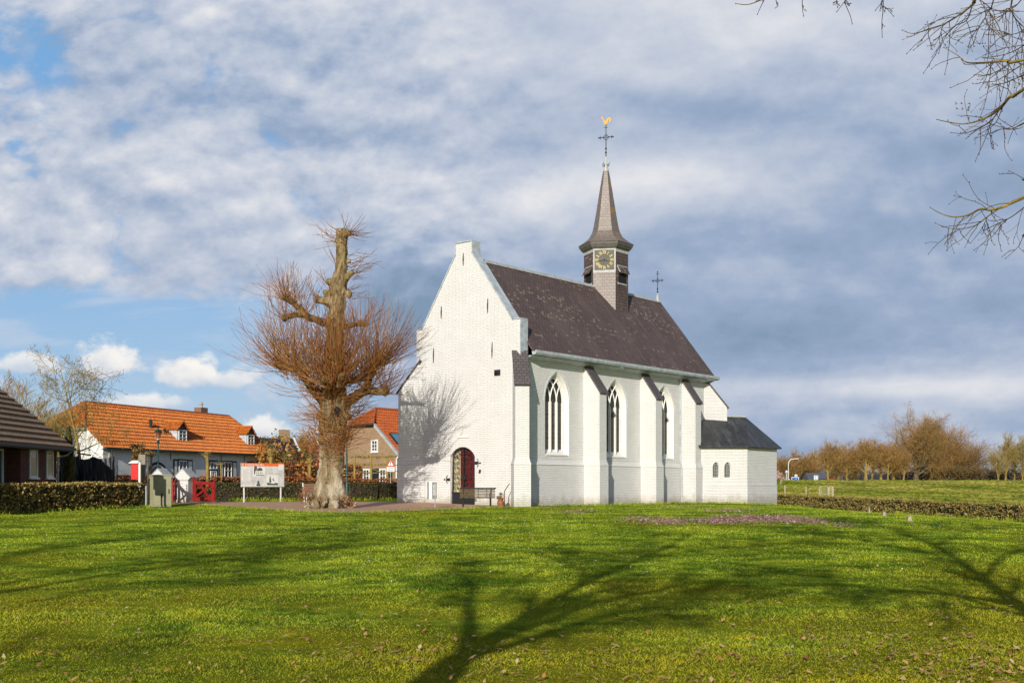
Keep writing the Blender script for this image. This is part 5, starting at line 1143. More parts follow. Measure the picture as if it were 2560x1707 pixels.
lantern_post(gp(395.5, 65.0), 'dark green street lamp with an amber lantern in front of the orange-roofed house', 4.05)
lantern_post(gp(867, 62), 'dark green lamp post rising close behind the trunk of the old lime', 4.0)
# ---- warning sign
p0 = gp(976.5, 74.0); ws = thing('traffic_sign', 'warning triangle with exclamation mark over a white plate, in front of the brick house', 'traffic sign', p0, R(4))
k = MB(); k.tube([(0, .04, -.2), (0, .04, 2.5)], .032, 8); k.build('post', M['grey_metal'], ws)
TZ, TS = 2.08, .27
k = MB(); tri = lambda s_, y, c: [(-s_, y, c), (s_, y, c), (0, y, c + s_ * 1.74)]; k.prism(tri(TS, 0, TZ), (0, .02, 0)); tg = k.build('triangle', plain('sign_red', (.62, .03, .03), .4, .05, 4), ws)
k = MB(); k.prism(tri(TS * .66, -.006, TZ + .055), (0, .005, 0)); k.build('white_field', M['white_paint'], tg)
k = MB(); k.prism([(-.015, -.012, TZ + .155), (.015, -.012, TZ + .155), (.026, -.012, TZ + .30), (-.026, -.012, TZ + .30)], (0, .005, 0)); k.box(-.02, .02, -.012, -.007, TZ + .09, TZ + .13); k.build('exclamation_mark', M['dark'], tg)
k = MB(); k.box(-.25, .25, 0, .02, 1.76, 2.05); pl_ = k.build('text_plate', M['white_paint'], ws)
k = MB()
for z in (1.94, 1.82):
    x = -.19
    while x < .17: w_ = rng.uniform(.015, .03); k.box(x, x + w_, -.006, 0, z, z + rng.choice((.04, .04, .055))); x += w_ + .012
k.build('lettering', plain('grey_print', (.2, .22, .26), .6, .1, 4), pl_)
# ---- young pollards
def young_pollard(px, d, h, r0, knob, label, mat, tufts=40, seed=1):
    p = gp(px, d); t_ = thing('young_pollard', label, 'tree', p, 0, 'young pollarded trees by the village houses'); rr_ = random.Random(seed); k = MB()
    pts, rad = limb(rr_, (0, 0, -.2), (0, 0, 1), h + .2, r0, r0 * .8, 6, .03, .2); k.tube(pts, rad, 9); top = pts[-1]
    for j in range(9): k.ball(top + rvec(rr_).normalized() * knob * .6, knob * rr_.uniform(.4, .65), n=7, rows=5)
    k.build('trunk', mat, t_, smooth=True); k = MB()
    for j in range(tufts):
        d_ = rvec(rr_).normalized(); d_.z = abs(d_.z) * .8; q_ = limb(rr_, top + d_ * knob * .7, d_, rr_.uniform(.12, .4), .016, .006, 3, .1, .1); k.tube(q_[0], q_[1], 3, caps=False)
    k.build('shoots', M['twig_olive'], t_); return t_
young_pollard(378.5, 62.5, 2.45, .06, .10, 'young yellowish pollard with a small tufted head in front of the arched window', M['bark_yellow'], 36, 1)
young_pollard(516, 68.5, 2.65, .115, .18, 'yellow pollard with a knobbly head in front of the white house, by its dark door', M['bark_yellow'], 30, 2)
young_pollard(672, 80, 3.05, .16, .22, 'yellow pollard trunk rising behind the right end of the information board', M['bark_yellow'], 60, 3)
young_pollard(773, 80, 2.55, .11, .20, 'yellow pollard with a forked head in front of the tall russet hedge', M['bark_yellow'], 30, 4)
young_pollard(556.5, 79, 2.3, .05, .10, 'thin pollard sapling close to the shuttered windows of the white house', M['bark_yellow'], 20, 5)
t_ = thing('leafy_pollard', 'brown pollard still holding dry leaves above the red notice case', 'tree', gp(346, 61), 0, 'young pollarded trees by the village houses'); k = MB(); rr_ = random.Random(8)
for a in (-1, 1): k.tube([(a * .02, 0, -.2), (a * .06, 0, 2.2), (a * .17, 0, 2.9)], [.12, .10, .09], 8)
k.build('trunk', M['bark_grey'], t_, smooth=True); V = leaf_quads(rr_, [Vector((rr_.choice((-.18, .16)) + rr_.gauss(0, .10), rr_.gauss(0, .13), rr_.uniform(2.1, 3.05))) for _ in range(420)], .11); raw_mesh('dry_leaves', np.array([tuple(v) for v in V]), 4, leafy('dry_brown_leaves', [(.20, .11, .035), (.30, .17, .05), (.10, .06, .025)]), t_)
# espaliers before the brick house
for i, px in enumerate((886, 927.5, 968)):
    p = gp(px, 84); t_ = thing('espalier_tree', ('espaliered lime beside the left windows of the brick house, nearest the old lime', 'espaliered lime with a mossy head between the two white windows', 'espaliered lime behind the warning sign')[i], 'tree', p, R(8), 'trained limes before the brick house'); rr_ = random.Random(60 + i); k = MB()
    k.tube([(0, 0, -.2), (.02, 0, 1.4), (0, 0, 3.0)], [.11, .09, .08], 8)
    for z in (1.75, 2.35, 2.95):
        for sg in (-1, 1): pts, rad = limb(rr_, (0, 0, z), (sg, 0, .08), 1.15, .04, .02, 5, .10, 0); k.tube(pts, rad, 6)
    k.build('trunk', M['bark_yellow'], t_, smooth=True); k = MB()
    for j in range(70): q_ = limb(rr_, (rr_.gauss(0, .45), 0, rr_.choice((2.35, 2.95, 2.95))), rvec(rr_), rr_.uniform(.1, .35), .02, .008, 2, .1, .1); k.tube(q_[0], q_[1], 3, caps=False)
    k.build('shoots', M['twig_olive'], t_)
# ================================================================ HOUSES
def tiled(mb, o, ux, us, length, slope_len, left, right, tw_=.25, th_=.35, amp=.055, step=.05, n=6, flat=False):
    """courses of pantiles on the plane o + ux*x + us*y; left(y), right(y) give the edges of the slope"""
    o, ux, us = Vector(o), Vector(ux).normalized(), Vector(us).normalized(); nn = ux.cross(us); nn = nn if nn.z > 0 else -nn
    y = 0.0
    while y < slope_len - .02:
        y1 = min(y + th_, slope_len); l = max(left(y), left(y1)) if False else (left(y) + left(y1)) / 2; r_ = (right(y) + right(y1)) / 2
        if r_ - l > .05:
            m_ = max(2, int((r_ - l) / tw_ * n)) if not flat else max(2, int((r_ - l) / tw_))
            xs_ = [l + (r_ - l) * k / m_ for k in range(m_ + 1)]; lo, hi = [], []; ft = []
            for x in xs_:
                ph = (x / tw_) * 2 * math.pi; wv = (amp * (math.sin(ph) + .35 * math.sin(2 * ph + .8))) if not flat else rng.uniform(-.004, .004)
                lo.append(o + ux * x + us * y + nn * (wv + step + .01)); hi.append(o + ux * x + us * y1 + nn * (wv + .0)); ft.append(o + ux * x + us * y + nn * (wv - step * .6))
            k_ = len(xs_); mb.add(ft + lo + hi, [(i, i + 1, k_ + i + 1, k_ + i) for i in range(k_ - 1)] + [(k_ + i, k_ + i + 1, 2 * k_ + i + 1, 2 * k_ + i) for i in range(k_ - 1)])
        y = y1
def framed_window(par, c, ux, nn, w, h, name='window', frame=M['white_paint'], fw=.07, bars=((1,), (1,)), glass=M['glass'], sill=True, depth=.06):
    """frame with glazing bars and a pane; c is the centre of its foot on the wall"""
    c, ux, nn = Vector(c), Vector(ux).normalized(), Vector(nn).normalized(); k = MB()
    def bx_(x0, x1, z0, z1, p0, p1, mb): mb.prism([c + ux * x + nn * p0 + ZV * z for x, z in ((x0, z0), (x1, z0), (x1, z1), (x0, z1))], nn * (p1 - p0))
    bx_(-w / 2, -w / 2 + fw, 0, h, 0, depth, k); bx_(w / 2 - fw, w / 2, 0, h, 0, depth, k); bx_(-w / 2 + fw, w / 2 - fw, 0, fw, 0, depth, k); bx_(-w / 2 + fw, w / 2 - fw, h - fw, h, 0, depth, k)
    o_ = k.build(name, frame, par); k = MB()
    nb, hb = bars
    for f in nb: x = -w / 2 + w * f; bx_(x - .025, x + .025, fw, h - fw, .012, depth - .01, k)
    for f in hb: z = h * f; bx_(-w / 2 + fw, w / 2 - fw, z - .025, z + .025, .010, depth - .008, k)
    if nb or hb: k.build('glazing_bars', frame, o_)
    k = MB(); bx_(-w / 2 + fw * .5, w / 2 - fw * .5, fw * .5, h - fw * .5, .004, .010, k); k.build('pane', glass, o_)
    if sill: k = MB(); bx_(-w / 2 - .06, w / 2 + .06, -.07, 0, .0, depth + .06, k); k.build('sill', frame, o_)
    return o_
def on_line(px, o, d):                                  # distance along a wall line seen under a pixel column
    u = (px - 1280) / FPX; return (u * o.y - o.x) / (d.x - u * d.y)

# ---- house with the orange roof
HA = Vector((-25.0, 70.8, .13)); DA = Vector((.344, .939, 0)); angA = math.atan2(DA.y, DA.x)
ha = thing('village_house', 'long low white house with an orange pantile roof and two dormers', 'house', HA, angA)
LA, WA, EA, RA = 19.0, 6.2, 3.27, 6.12; HIPZ = 4.45; sl = (RA - EA) / (WA / 2); yh_ = (HIPZ - EA) / sl; HS0, HS1 = 2.0, 1.0
def NA(px): return on_line(px, HA, DA)
w = MB()
AW0, AW1 = NA(367), NA(418)
w.add([(0, 0, -.5), (LA, 0, -.5), (LA, 0, EA), (0, 0, EA)], [(0, 1, 2, 3)])
gab = [(0, -.5), (WA, -.5), (WA, EA), (WA - yh_, HIPZ), (yh_, HIPZ), (0, EA)]
w.add([(0, y, z) for y, z in gab], [(0, 1, 2, 3, 4, 5)]); w.add([(LA, y, z) for y, z in gab], [(0, 1, 2, 3, 4, 5)]); w.add([(0, WA, -.5), (LA, WA, -.5), (LA, WA, EA), (0, WA, EA)], [(0, 1, 2, 3)])
w.build('wall', M['house_white'], ha)
rfm = MB(); us = Vector((0, WA / 2, RA - EA)).normalized(); SLn = math.hypot(WA / 2, RA - EA); oh = .28; hy = math.hypot(yh_, HIPZ - EA)
lf = lambda y: -.12 if y - oh < hy else -.12 + (HS0 + .12) * (y - oh - hy) / (SLn - hy)
rt = lambda y: LA + .12 if y - oh < hy else LA + .12 - (HS1 + .12) * (y - oh - hy) / (SLn - hy)
o0 = Vector((0, 0, EA + .06)) - us * oh
tiled(rfm, o0, (1, 0, 0), us, LA, SLn + oh, lf, rt)
us2 = Vector((0, -WA / 2, RA - EA)).normalized(); rfm.add([Vector((-.12, WA, EA)) - us2 * oh, Vector((LA + .12, WA, EA)) - us2 * oh, Vector((LA + .12, WA - yh_, HIPZ)), Vector((LA - HS1, WA / 2, RA)), Vector((HS0, WA / 2, RA)), Vector((-.12, WA - yh_, HIPZ))], [(0, 1, 2, 3, 4, 5)])
for s0_, s1_, sg in ((-.2, HS0, 1), (LA + .2, LA - HS1, -1)):
    uh = Vector((s1_ - s0_, 0, RA - HIPZ + .05)).normalized(); hl = math.hypot(s1_ - s0_, RA - HIPZ + .05); 
    tiled(rfm, (s0_, WA / 2, HIPZ - .02), (0, 1, 0), uh, WA, hl, lambda y: -(WA / 2 - yh_ + .1) * (1 - y / hl), lambda y: (WA / 2 - yh_ + .1) * (1 - y / hl))
roofA = rfm.build('roof', M['tile_orange'], ha)
k = MB(); k.tube([(HS0, WA / 2, RA + .05), (LA - HS1, WA / 2, RA + .05)], .11, 7)
for (a, b_) in (((HS0, WA / 2, RA + .05), (-.2, yh_ - .05, HIPZ + .05)), ((HS0, WA / 2, RA + .05), (-.2, WA - yh_ + .05, HIPZ + .05)), ((LA - HS1, WA / 2, RA + .05), (LA + .2, yh_ - .05, HIPZ + .05))): k.tube([a, b_], .095, 7)
k.build('ridge_tiles', M['tile_red'], roofA)
k = MB(); k.box(-.15, LA + .2, -.42, -.26, EA - .22, EA - .06); k.box(-.12, LA + .15, -.28, -.0, EA - .20, EA - .15); k.build('gutter', M['green_black'], ha)
k = MB(); k.box(-.30, -.16, yh_ - .1, WA - yh_ + .1, HIPZ - .16, HIPZ - .04); k.build('hip_gutter', M['lead'], ha)
for s_ in (.45, LA - .5): k = MB(); k.tube([(s_, -.33, EA - .2), (s_, -.08, EA - .45), (s_, -.08, .2)], .05, 6); k.build('downpipe', M['grey_metal'], ha)
def shutter_window(pxa, pxb, wfrac=.42, zt_=2.55, zb=.75):
    a, b_ = NA(pxa), NA(pxb); L_ = b_ - a; c = a + L_ * .47; ww = L_ * wfrac
    k = MB(); k.box(c - ww / 2 - .09, c + ww / 2 + .09, -.035, .02, zb - .08, zt_ + .10); o_ = k.build('window', M['navy'], ha)
    framed_window(o_, (c, -.035, zb + .0), (1, 0, 0), (0, -1, 0), ww, zt_ - zb, 'frame', bars=((.5,), (.40, .66)), sill=False)
    for (p, q_) in ((a, c - ww / 2 - .10), (c + ww / 2 + .10, b_)):
        k = MB(); k.box(p, q_, -.06, -.02, zb - .05, zt_ + .08); sh = k.build('shutter', M['navy'], o_)
        if q_ - p > .2: k = MB(); k.box(p + .09, q_ - .09, -.066, -.058, zb + .05, zt_ - .04); k.build('shutter_panel', M['white_paint'], ha)
shutter_window(433, 480); shutter_window(548, 591); shutter_window(617, 657)
a, b_ = NA(519), NA(544); k = MB(); k.box(a, b_, -.05, .02, 0, 2.65); dA = k.build('door', M['navy'], ha)
framed_window(dA, ((a + b_) / 2, -.05, 2.02), (1, 0, 0), (0, -1, 0), (b_ - a) * .72, .5, 'fanlight', bars=((.5,), ()), sill=False); framed_window(dA, ((a + b_) / 2, -.05, .95), (1, 0, 0), (0, -1, 0), (b_ - a) * .6, .95, 'door_window', bars=((.33, .66), (.5,)), sill=False)
ac, aw = (AW0 + AW1) / 2, (AW1 - AW0) / 2; ap_ = [(ac + aw * math.cos(R(180 - k * 15)), 1.35 + aw * .92 * math.sin(R(180 - k * 15))) for k in range(13)]
k = MB(); k.prism([(AW0, -.03, .1)] + [(x, -.03, z) for x, z in ap_] + [(AW1, -.03, .1)], (0, .04, 0)); aW = k.build('arched_window', M['glass'], ha)
k = MB(); k.tube([(x, -.04, z) for x, z in ap_], .10, 4); k.build('dark_arch', M['navy'], aW)
k = MB()
for x in np.linspace(AW0 + .08, AW1 - .08, 5): k.box(x - .04, x + .04, -.07, -.02, .1, min(1.5, 1.5) + .05)
k.box(AW0, AW1, -.08, -.02, 1.45, 1.58); k.tube([(ac + (x - ac) * .86, -.05, 1.35 + (z - 1.35) * .86) for x, z in ap_], .06, 4); k.build('frame', M['white_paint'], aW)
def dormer(pxl, pxr, pyt, pyb):
    # front window between pixel columns, on the roof slope
    s0_, s1_ = None, None; zf = None
    best = None
    for yy_ in np.linspace(.3, 2.4, 60):
        o_ = HA + Vector((-DA.y, DA.x, 0)) * yy_; zz_ = EA + sl * yy_ + .13; s_ = on_line((pxl + pxr) / 2, o_, DA); p = o_ + DA * s_; py = HOR - (zz_ - 1) / p.y * FPX
        if best is None or abs(py - pyb) < best[0]: best = (abs(py - pyb), yy_, on_line(pxl, o_, DA), on_line(pxr, o_, DA), p.y)
    _, yy_, a, b_, d_ = best; z0 = EA + sl * yy_; hgt = (pyb - pyt) / FPX * d_; wz = hgt * .66
    a -= .12; b_ += .12; yt = yy_ + wz / sl
    k = MB()
    k.add([(a, yy_, z0 - .05), (b_, yy_, z0 - .05), (b_, yy_, z0 + wz), ((a + b_) / 2, yy_, z0 + hgt), (a, yy_, z0 + wz)], [(0, 1, 2, 3, 4)]); dm = k.build('dormer', M['navy'], ha)
    k = MB()
    for x in (a, b_): k.add([(x, yy_, z0 - .05), (x, yt + .1, z0 + wz), (x, yy_, z0 + wz)], [(0, 1, 2)])
    k.build('cheek', M['zinc'], dm)
    k = MB(); xm = (a + b_) / 2; yr = yy_ + hgt / sl
    k.add([(a - .1, yy_ - .12, z0 + wz - .06), (xm, yy_ - .12, z0 + hgt + .06), (xm, yr + .3, z0 + hgt + .06), (a - .1, yt + .1, z0 + wz - .06)], [(0, 1, 2, 3)]); k.add([(b_ + .1, yy_ - .12, z0 + wz - .06), (xm, yy_ - .12, z0 + hgt + .06), (xm, yr + .3, z0 + hgt + .06), (b_ + .1, yt + .1, z0 + wz - .06)], [(0, 1, 2, 3)])
    for sg, xe in ((-1, a - .1), (1, b_ + .1)):
        dv = Vector((xm - xe, 0, hgt - wz + .12)); tiled(k, (xe, yy_ - .12, z0 + wz - .05), (0, 1, 0), dv, yr - yy_, dv.length, lambda y: 0, lambda y: (yt - yy_) + (yr - yt + .3) * y / dv.length)
    k.tube([(xm, yy_ - .14, z0 + hgt + .10), (xm, yr + .2, z0 + hgt + .10)], .08, 6)
    k.build('dormer_roof', M['tile_orange'], dm)
    framed_window(dm, ((a + b_) / 2, yy_, z0 + .02), (1, 0, 0), (0, -1, 0), (b_ - a) - .18, wz * .92, 'window', bars=((.5,), (.33, .66)), sill=False, fw=.06)
dormer(446.5, 465, 1056, 1104); dormer(619, 634, 1069, 1114)
def roof_pt(px, py):                       # a point on the front slope under a pixel
    best = None
    for yy_ in np.linspace(0, WA / 2, 120):
        o_ = HA + Vector((-DA.y, DA.x, 0)) * yy_; s_ = on_line(px, o_, DA); p = o_ + DA * s_; e_ = abs(HOR - (HA.z + EA + sl * yy_ - 1) / p.y * FPX - py)
        if best is None or e_ < best[0]: best = (e_, s_, yy_, EA + sl * yy_)
    return best[1:]
for (px, py, hh_, rr2) in ((377, 1071, .62, .10), (412, 1085, .40, .09)):
    s_, y_, z_ = roof_pt(px, py); k = MB(); k.lathe((s_, y_, z_), [(.16, -.1), (rr2, .06), (rr2, hh_ * .7), (rr2 * 1.4, hh_ * .72), (rr2 * 1.3, hh_ * .85), (rr2 * .6, hh_)], 9); k.build('vent_pipe', M['green_black'], roofA)
s_ = on_line(505.5, HA + Vector((-DA.y, DA.x, 0)) * (WA / 2 + .3), DA); k = MB(); k.box(s_ - .42, s_ + .42, WA / 2 + .1, WA / 2 + .7, RA - .6, RA + .52); chA = k.build('chimney', M['brick_red'], roofA); k = MB(); k.lathe((s_, WA / 2 + .4, RA + .52), [(.16, 0), (.12, .2), (.18, .24), (.10, .42), (.03, .46)], 9); k.build('chimney_pot', M['grey_metal'], chA)
for px in (426, 552, 610): s_ = NA(px); k = MB(); k.tube([(s_, -.03, 2.55), (s_, -.035, 2.85), (s_, -.03, 3.15)], [.015, .025, .015], 5); k.build('wall_tie', M['iron'], ha)
# ---- brick house right of the lime
HB = Vector((-8.94, 90.5, 0.13)); DB = Vector((.63, .777, 0)).normalized(); angB = math.atan2(DB.y, DB.x)
hb = thing('village_house', 'brown brick house with a red-brown tiled half-hip roof, partly behind the chapel', 'house', HB, angB)
LB, WB, EB = 16.0, 8.0, 3.35; RB = EB + .93 * WB / 2; sB = .93; yhB = 2.62; HZB = EB + sB * yhB; HSB = 1.5
GB = Vector((-DB.y, DB.x, 0))
k = MB(); gab = [(0, -.5), (WB, -.5), (WB, EB), (WB - yhB, HZB), (yhB, HZB), (0, EB)]
k.add([(0, y, z) for y, z in gab], [(0, 1, 2, 3, 4, 5)]); k.add([(LB, y, z) for y, z in gab], [(0, 1, 2, 3, 4, 5)]); k.add([(0, 0, -.5), (LB, 0, -.5), (LB, 0, EB), (0, 0, EB)], [(0, 1, 2, 3)]); k.add([(0, WB, -.5), (LB, WB, -.5), (LB, WB, EB), (0, WB, EB)], [(0, 1, 2, 3)]); k.build('wall', M['brick_tan'], hb)
k = MB(); us = Vector((0, WB / 2, RB - EB)).normalized(); SLn = math.hypot(WB / 2, RB - EB); hy = math.hypot(yhB, HZB - EB); oh = .3
tiled(k, Vector((0, 0, EB + .05)) - us * oh, (1, 0, 0), us, LB, SLn + oh, lambda y: .14 if y - oh < hy else .14 + (HSB - .14) * (y - oh - hy) / (SLn - hy), lambda y: LB)
k.add([(0, WB + .2, EB - .2), (LB, WB + .2, EB - .2), (LB, WB / 2, RB), (HSB, WB / 2, RB), (-.1, WB - yhB, HZB)], [(0, 1, 2, 3, 4)])
uh = Vector((HSB + .25, 0, RB - HZB + .05)).normalized(); hl = math.hypot(HSB + .25, RB - HZB + .05)
tiled(k, (-.25, WB / 2, HZB - .03), (0, 1, 0), uh, WB, hl, lambda y: -(WB / 2 - yhB + .12) * (1 - y / hl), lambda y: (WB / 2 - yhB + .12) * (1 - y / hl))
roofB = k.build('roof', M['tile_red'], hb)
k = MB(); k.tube([(HSB, WB / 2, RB + .06), (LB, WB / 2, RB + .06)], .11, 7); k.tube([(HSB, WB / 2, RB + .06), (-.2, yhB - .1, HZB + .05)], .10, 7); k.tube([(HSB, WB / 2, RB + .06), (-.2, WB - yhB + .1, HZB + .05)], .10, 7); k.build('ridge_tiles', M['tile_red'], roofB)
k = MB(); k.box(-.36, -.2, yhB - .15, WB - yhB + .15, HZB - .18, HZB - .04); k.box(.0, LB, -.45, -.28, EB - .22, EB - .05); k.build('gutter', M['green_black'], hb)
for a, b_ in (((-.03, -.2, EB - .15), (-.03, yhB, HZB - .05)), ((-.03, WB + .2, EB - .15), (-.03, WB - yhB, HZB - .05))): k = MB(); k.bar(a, b_, .22, .20); k.build('verge_stones', M['lead'], hb)
k = MB(); k.tube([(-.08, -.12, EB - .2), (-.08, .05, EB - .5), (-.08, .05, 0)], .06, 6); k.build('downpipe', M['white_paint'], hb)
def NB_(px): return on_line(px, HB, GB)
def pyz(px, py, o, d): s_ = on_line(px, o, d); return 1 + (HOR - py) / FPX * (o + d * s_).y - o.z
zt_, zb_ = pyz(937, 1098.5, HB, GB), pyz(937, 1129.5, HB, GB); t0, t1 = NB_(928.5), NB_(945.5)
framed_window(hb, (0, (t0 + t1) / 2, zb_), (0, 1, 0), (-1, 0, 0), abs(t1 - t0), zt_ - zb_, bars=((.5,), (.33, .62)), fw=.12)
for (pa, pb) in ((908, 925), (949, 966), (861, 873)):
    t0, t1 = NB_(pa), NB_(pb); framed_window(hb, (0, (t0 + t1) / 2, .45), (0, 1, 0), (-1, 0, 0), abs(t1 - t0), 1.75, bars=((.5,), (.36, .68)), fw=.11)
for (pa, pb) in ((898, 907), (931, 949), (967, 981), (874, 882)):
    t0, t1 = NB_(pa), NB_(pb); k = MB(); k.box(-.06, -.0, min(t0, t1), max(t0, t1), .40, 2.2); k.build('shutter', M['green_black'], hb)
# roof window on the slope
bp = None
for yy_ in np.linspace(.2, 3.6, 100):
    o_ = HB + GB * yy_; s_ = on_line(994, o_, DB); p = o_ + DB * s_; e_ = abs(HOR - (HB.z + EB + sB * yy_ - 1) / p.y * FPX - 1100)
    if bp is None or e_ < bp[0]: bp = (e_, s_, yy_)
_, s_, y_ = bp; nn = Vector((0, -us.z, us.y)); c = Vector((s_, y_, EB + sB * y_ + .1))
k = MB(); k.obox(c, (1, 0, 0), us, nn, .48, .66, .06); rw = k.build('roof_window', M['green_black'], roofB); k = MB(); k.obox(c + nn * .065, (1, 0, 0), us, nn, .38, .54, .01); k.build('pane', M['skyglass'], rw)
# ---- dark house at the left edge
hc = thing('village_house', 'dark brown brick house with a stepped grey-brown tile roof at the left edge', 'house', (-20.05, 51.0, .03)); O_ = Vector((-20.05, 51.0, .03))
# local: x right, y away; wall along y from -14 to 0
k = MB(); k.box(-7.0, 0, -3.75, 0, -.5, 2.9); k.box(-7.0, -.55, -16, -3.75, -.5, 2.9); k.add([(-7, .0, 2.8), (0, .0, 2.8), (-3.6, .0, 5.6)], [(0, 1, 2)]); k.build('wall', M['brick_dark'], hc)
us = Vector((-1, 0, .80)).normalized(); k = MB(); tiled(k, (.62, -16, 2.62), (0, 1, 0), us, 16.4, 5.6, lambda y: 0.0, lambda y: 16.35, .30, .42, .018, .075, 4)
k.add([(-3.75, -16, 6.1), (-3.75, .35, 6.1), (-8, .35, 2.7), (-8, -16, 2.7)], [(0, 1, 2, 3)]); rC = k.build('roof', M['tile_brown'], hc)
k = MB(); k.box(.55, .72, -16, .38, 2.50, 2.63); k.box(-.05, .6, -16, .30, 2.46, 2.50); k.box(-.0, .62, .28, .36, 2.3, 2.62); k.build('gutter', M['green_black'], hc)
k = MB(); k.tube([(.62, .25, 2.55), (.4, .2, 2.32), (.08, -.05, 2.2), (.08, -.08, 0)], .05, 6); k.build('downpipe', M['grey_metal'], hc)
for (pa, pb) in ((73, 93), (115, 132)):
    ya, yb = -20.05 / ((pa - 1280) / FPX) - 51.0, -20.05 / ((pb - 1280) / FPX) - 51.0
    framed_window(hc, (0, (ya + yb) / 2, 1.30), (0, 1, 0), (1, 0, 0), abs(yb - ya), 1.16, bars=((), (.86,)), fw=.07, depth=.04, glass=glassmat('pale_reflection_glass', (.36, .36, .22)))  # pane colour carries a painted pale reflection
framed_window(hc, (-.55, -5.2, .25), (0, 1, 0), (1, 0, 0), 2.0, 2.2, 'window', bars=((), ()), fw=.08, glass=glassmat('teal_glass', (.03, .07, .075)))
# shrub before that house
def bush(name, label, loc, rx, ry, rz_, n, leaf, mat, group=None, seed=1, cat='shrub', stemmat=None):
    t_ = thing(name, label, cat, loc, 0, group); rr_ = random.Random(seed); cs = []
    lumps = [(rvec(rr_) * .45, rr_.uniform(.45, .75)) for _ in range(9)]
    for _ in range(n):
        c, s_ = rr_.choice(lumps); p = c + rvec(rr_).normalized() * s_ * rr_.random() ** .35; cs.append(Vector((p.x * rx, p.y * ry, max(.02, rz_ * (.95 + p.z * .85)))))
    raw_mesh('foliage', np.array([tuple(v) for v in leaf_quads(rr_, cs, leaf)]), 4, mat, t_); k = MB()
    for j in range(7): q_ = limb(rr_, (rr_.gauss(0, .1) * rx, 0, -.1), (rr_.uniform(-.6, .6), rr_.uniform(-.6, .6), 1), rz_ * 1.5, .05, .015, 4, .1, .05); k.tube(q_[0], q_[1], 5)
    k.build('stems', stemmat or M['bark_grey'], t_); return t_
bush('garden_shrub', 'dark twiggy shrub under the windows of the dark brick house', (-19.0, 48.7, .0), .5, .9, .42, 700, .055, M['hedge_brown'], seed=4)
bush('garden_shrub', 'small pale dry shrub beside the black sheeting', gp(240, 54.5), .5, .5, .40, 300, .06, M['hedge_field'], seed=5)
# ---- columnar conifer and black sheeting
t_ = thing('columnar_conifer', 'slim dark columnar conifer at the corner of the dark brick house', 'tree', gp(171.5, 53.0)); rr_ = random.Random(9); k = MB(); k.tube([(0, 0, -.2), (0, 0, 2.6)], [.09, .03], 7); k.build('trunk', M['bark_grey'], t_); V = []
for _ in range(2600):
    z = 3.55 * rr_.random() ** .8; ro = .30 * min(1, (3.65 - z) / 1.3) * min(1, .7 + z) * (rr_.random() ** .4); a = rr_.random() * 6.28; c = Vector((ro * math.cos(a), ro * math.sin(a), z)); s_ = rr_.uniform(.03, .06); tn = Vector((-math.sin(a), math.cos(a), 0)); up_ = Vector((math.cos(a) * .3, math.sin(a) * .3, 1)) * s_ * 3.2
    V += [c - tn * s_ * .5, c + tn * s_ * .5, c + up_ + tn * s_ * .15, c + up_ - tn * s_ * .15]
raw_mesh('foliage', np.array([tuple(v) for v in V]), 4, M['conifer'], t_)
sh = thing('plastic_screen', 'black plastic sheeting hung on a post fence beside the conifer', 'screen', gp(205, 55.5))
SO = Vector(sh.location)
def sheet(pa, pb, d0, d1, top, bot, seed):
    a, b_ = gp(pa, d0) - SO, gp(pb, d1) - SO; rr_ = random.Random(seed); k = MB(); n_, mz = 22, 14; vs = []
    dn = Vector((b_.y - a.y, -(b_.x - a.x), 0)).normalized()
    for j in range(mz + 1):
        for i in range(n_ + 1):
            f, g_ = i / n_, j / mz; sag = .13 * math.sin(math.pi * f) * (1 - g_) + bot * g_ * (.15 + .5 * f * f); p = a.lerp(b_, f); dep = .09 * math.sin(f * 17 + g_ * 5 + seed) * g_ + .05 * math.sin(f * 31 - g_ * 9)
            vs.append(Vector((p.x, p.y, top - sag - (top - .15) * g_ * .98)) + dn * dep)
    k.add(vs, [(j * (n_ + 1) + i, j * (n_ + 1) + i + 1, (j + 1) * (n_ + 1) + i + 1, (j + 1) * (n_ + 1) + i) for j in range(mz) for i in range(n_)]); return k.build('sheet', M['black_plastic'], sh, smooth=True)
sheet(148, 196, 56.5, 56, 2.42, .1, 1); sheet(188, 234, 56.2, 55.6, 2.36, .3, 2); sheet(229, 285, 55.6, 55, 2.38, .5, 3)
for px, d, hh_ in ((196, 55.9, 1.95), (231, 55.5, 2.3), (280, 54.9, 2.5), (285, 55.2, 2.2), (293, 54.6, 1.95)):
    p = gp(px, d) - SO; k = MB(); k.tube([(p.x, p.y, -.2), (p.x, p.y, hh_)], .035, 6); k.build('post', M['iron'], sh)
a, b_ = gp(192, 56.5) - SO, gp(227, 56.3) - SO; k = MB(); k.bar(a + ZV * 2.52, b_ + ZV * 2.42, .07, .07); k.build('rail', M['wood_brown'], sh)
# ---- farther houses
hd = thing('village_house', 'distant house with a dark blue roof and brick chimney behind the russet shrubs', 'house', gp(715, 130), R(60)); O_ = hd.location
k = MB(); k.prism([(-9, -3.5, -.5), (-9, 3.5, -.5), (-9, 3.5, 2.9), (-9, 0, 6.0), (-9, -3.5, 2.9)], (9.8, 0, 0)); k.build('wall', M['brick_tan'], hd)
hd.rotation_euler = (0, 0, R(33)); k = MB(); k.prism([(-9.2, -3.9, 2.6), (-9.2, 0, 6.15), (-9.2, 3.9, 2.6), (-9.2, 3.9, 2.4), (-9.2, 0, 5.9), (-9.2, -3.9, 2.4)], (10.1, 0, 0)); rD = k.build('roof', M['roof_navy'], hd); k = MB(); k.bar((.9, -3.95, 2.6), (.9, 0, 6.2), .16, .22); k.build('white_verge', M['white_paint'], hd); k = MB(); k.box(-.7, .3, -.45, .45, 5.3, 7.1); k.build('chimney', M['brick_tan'], rD)
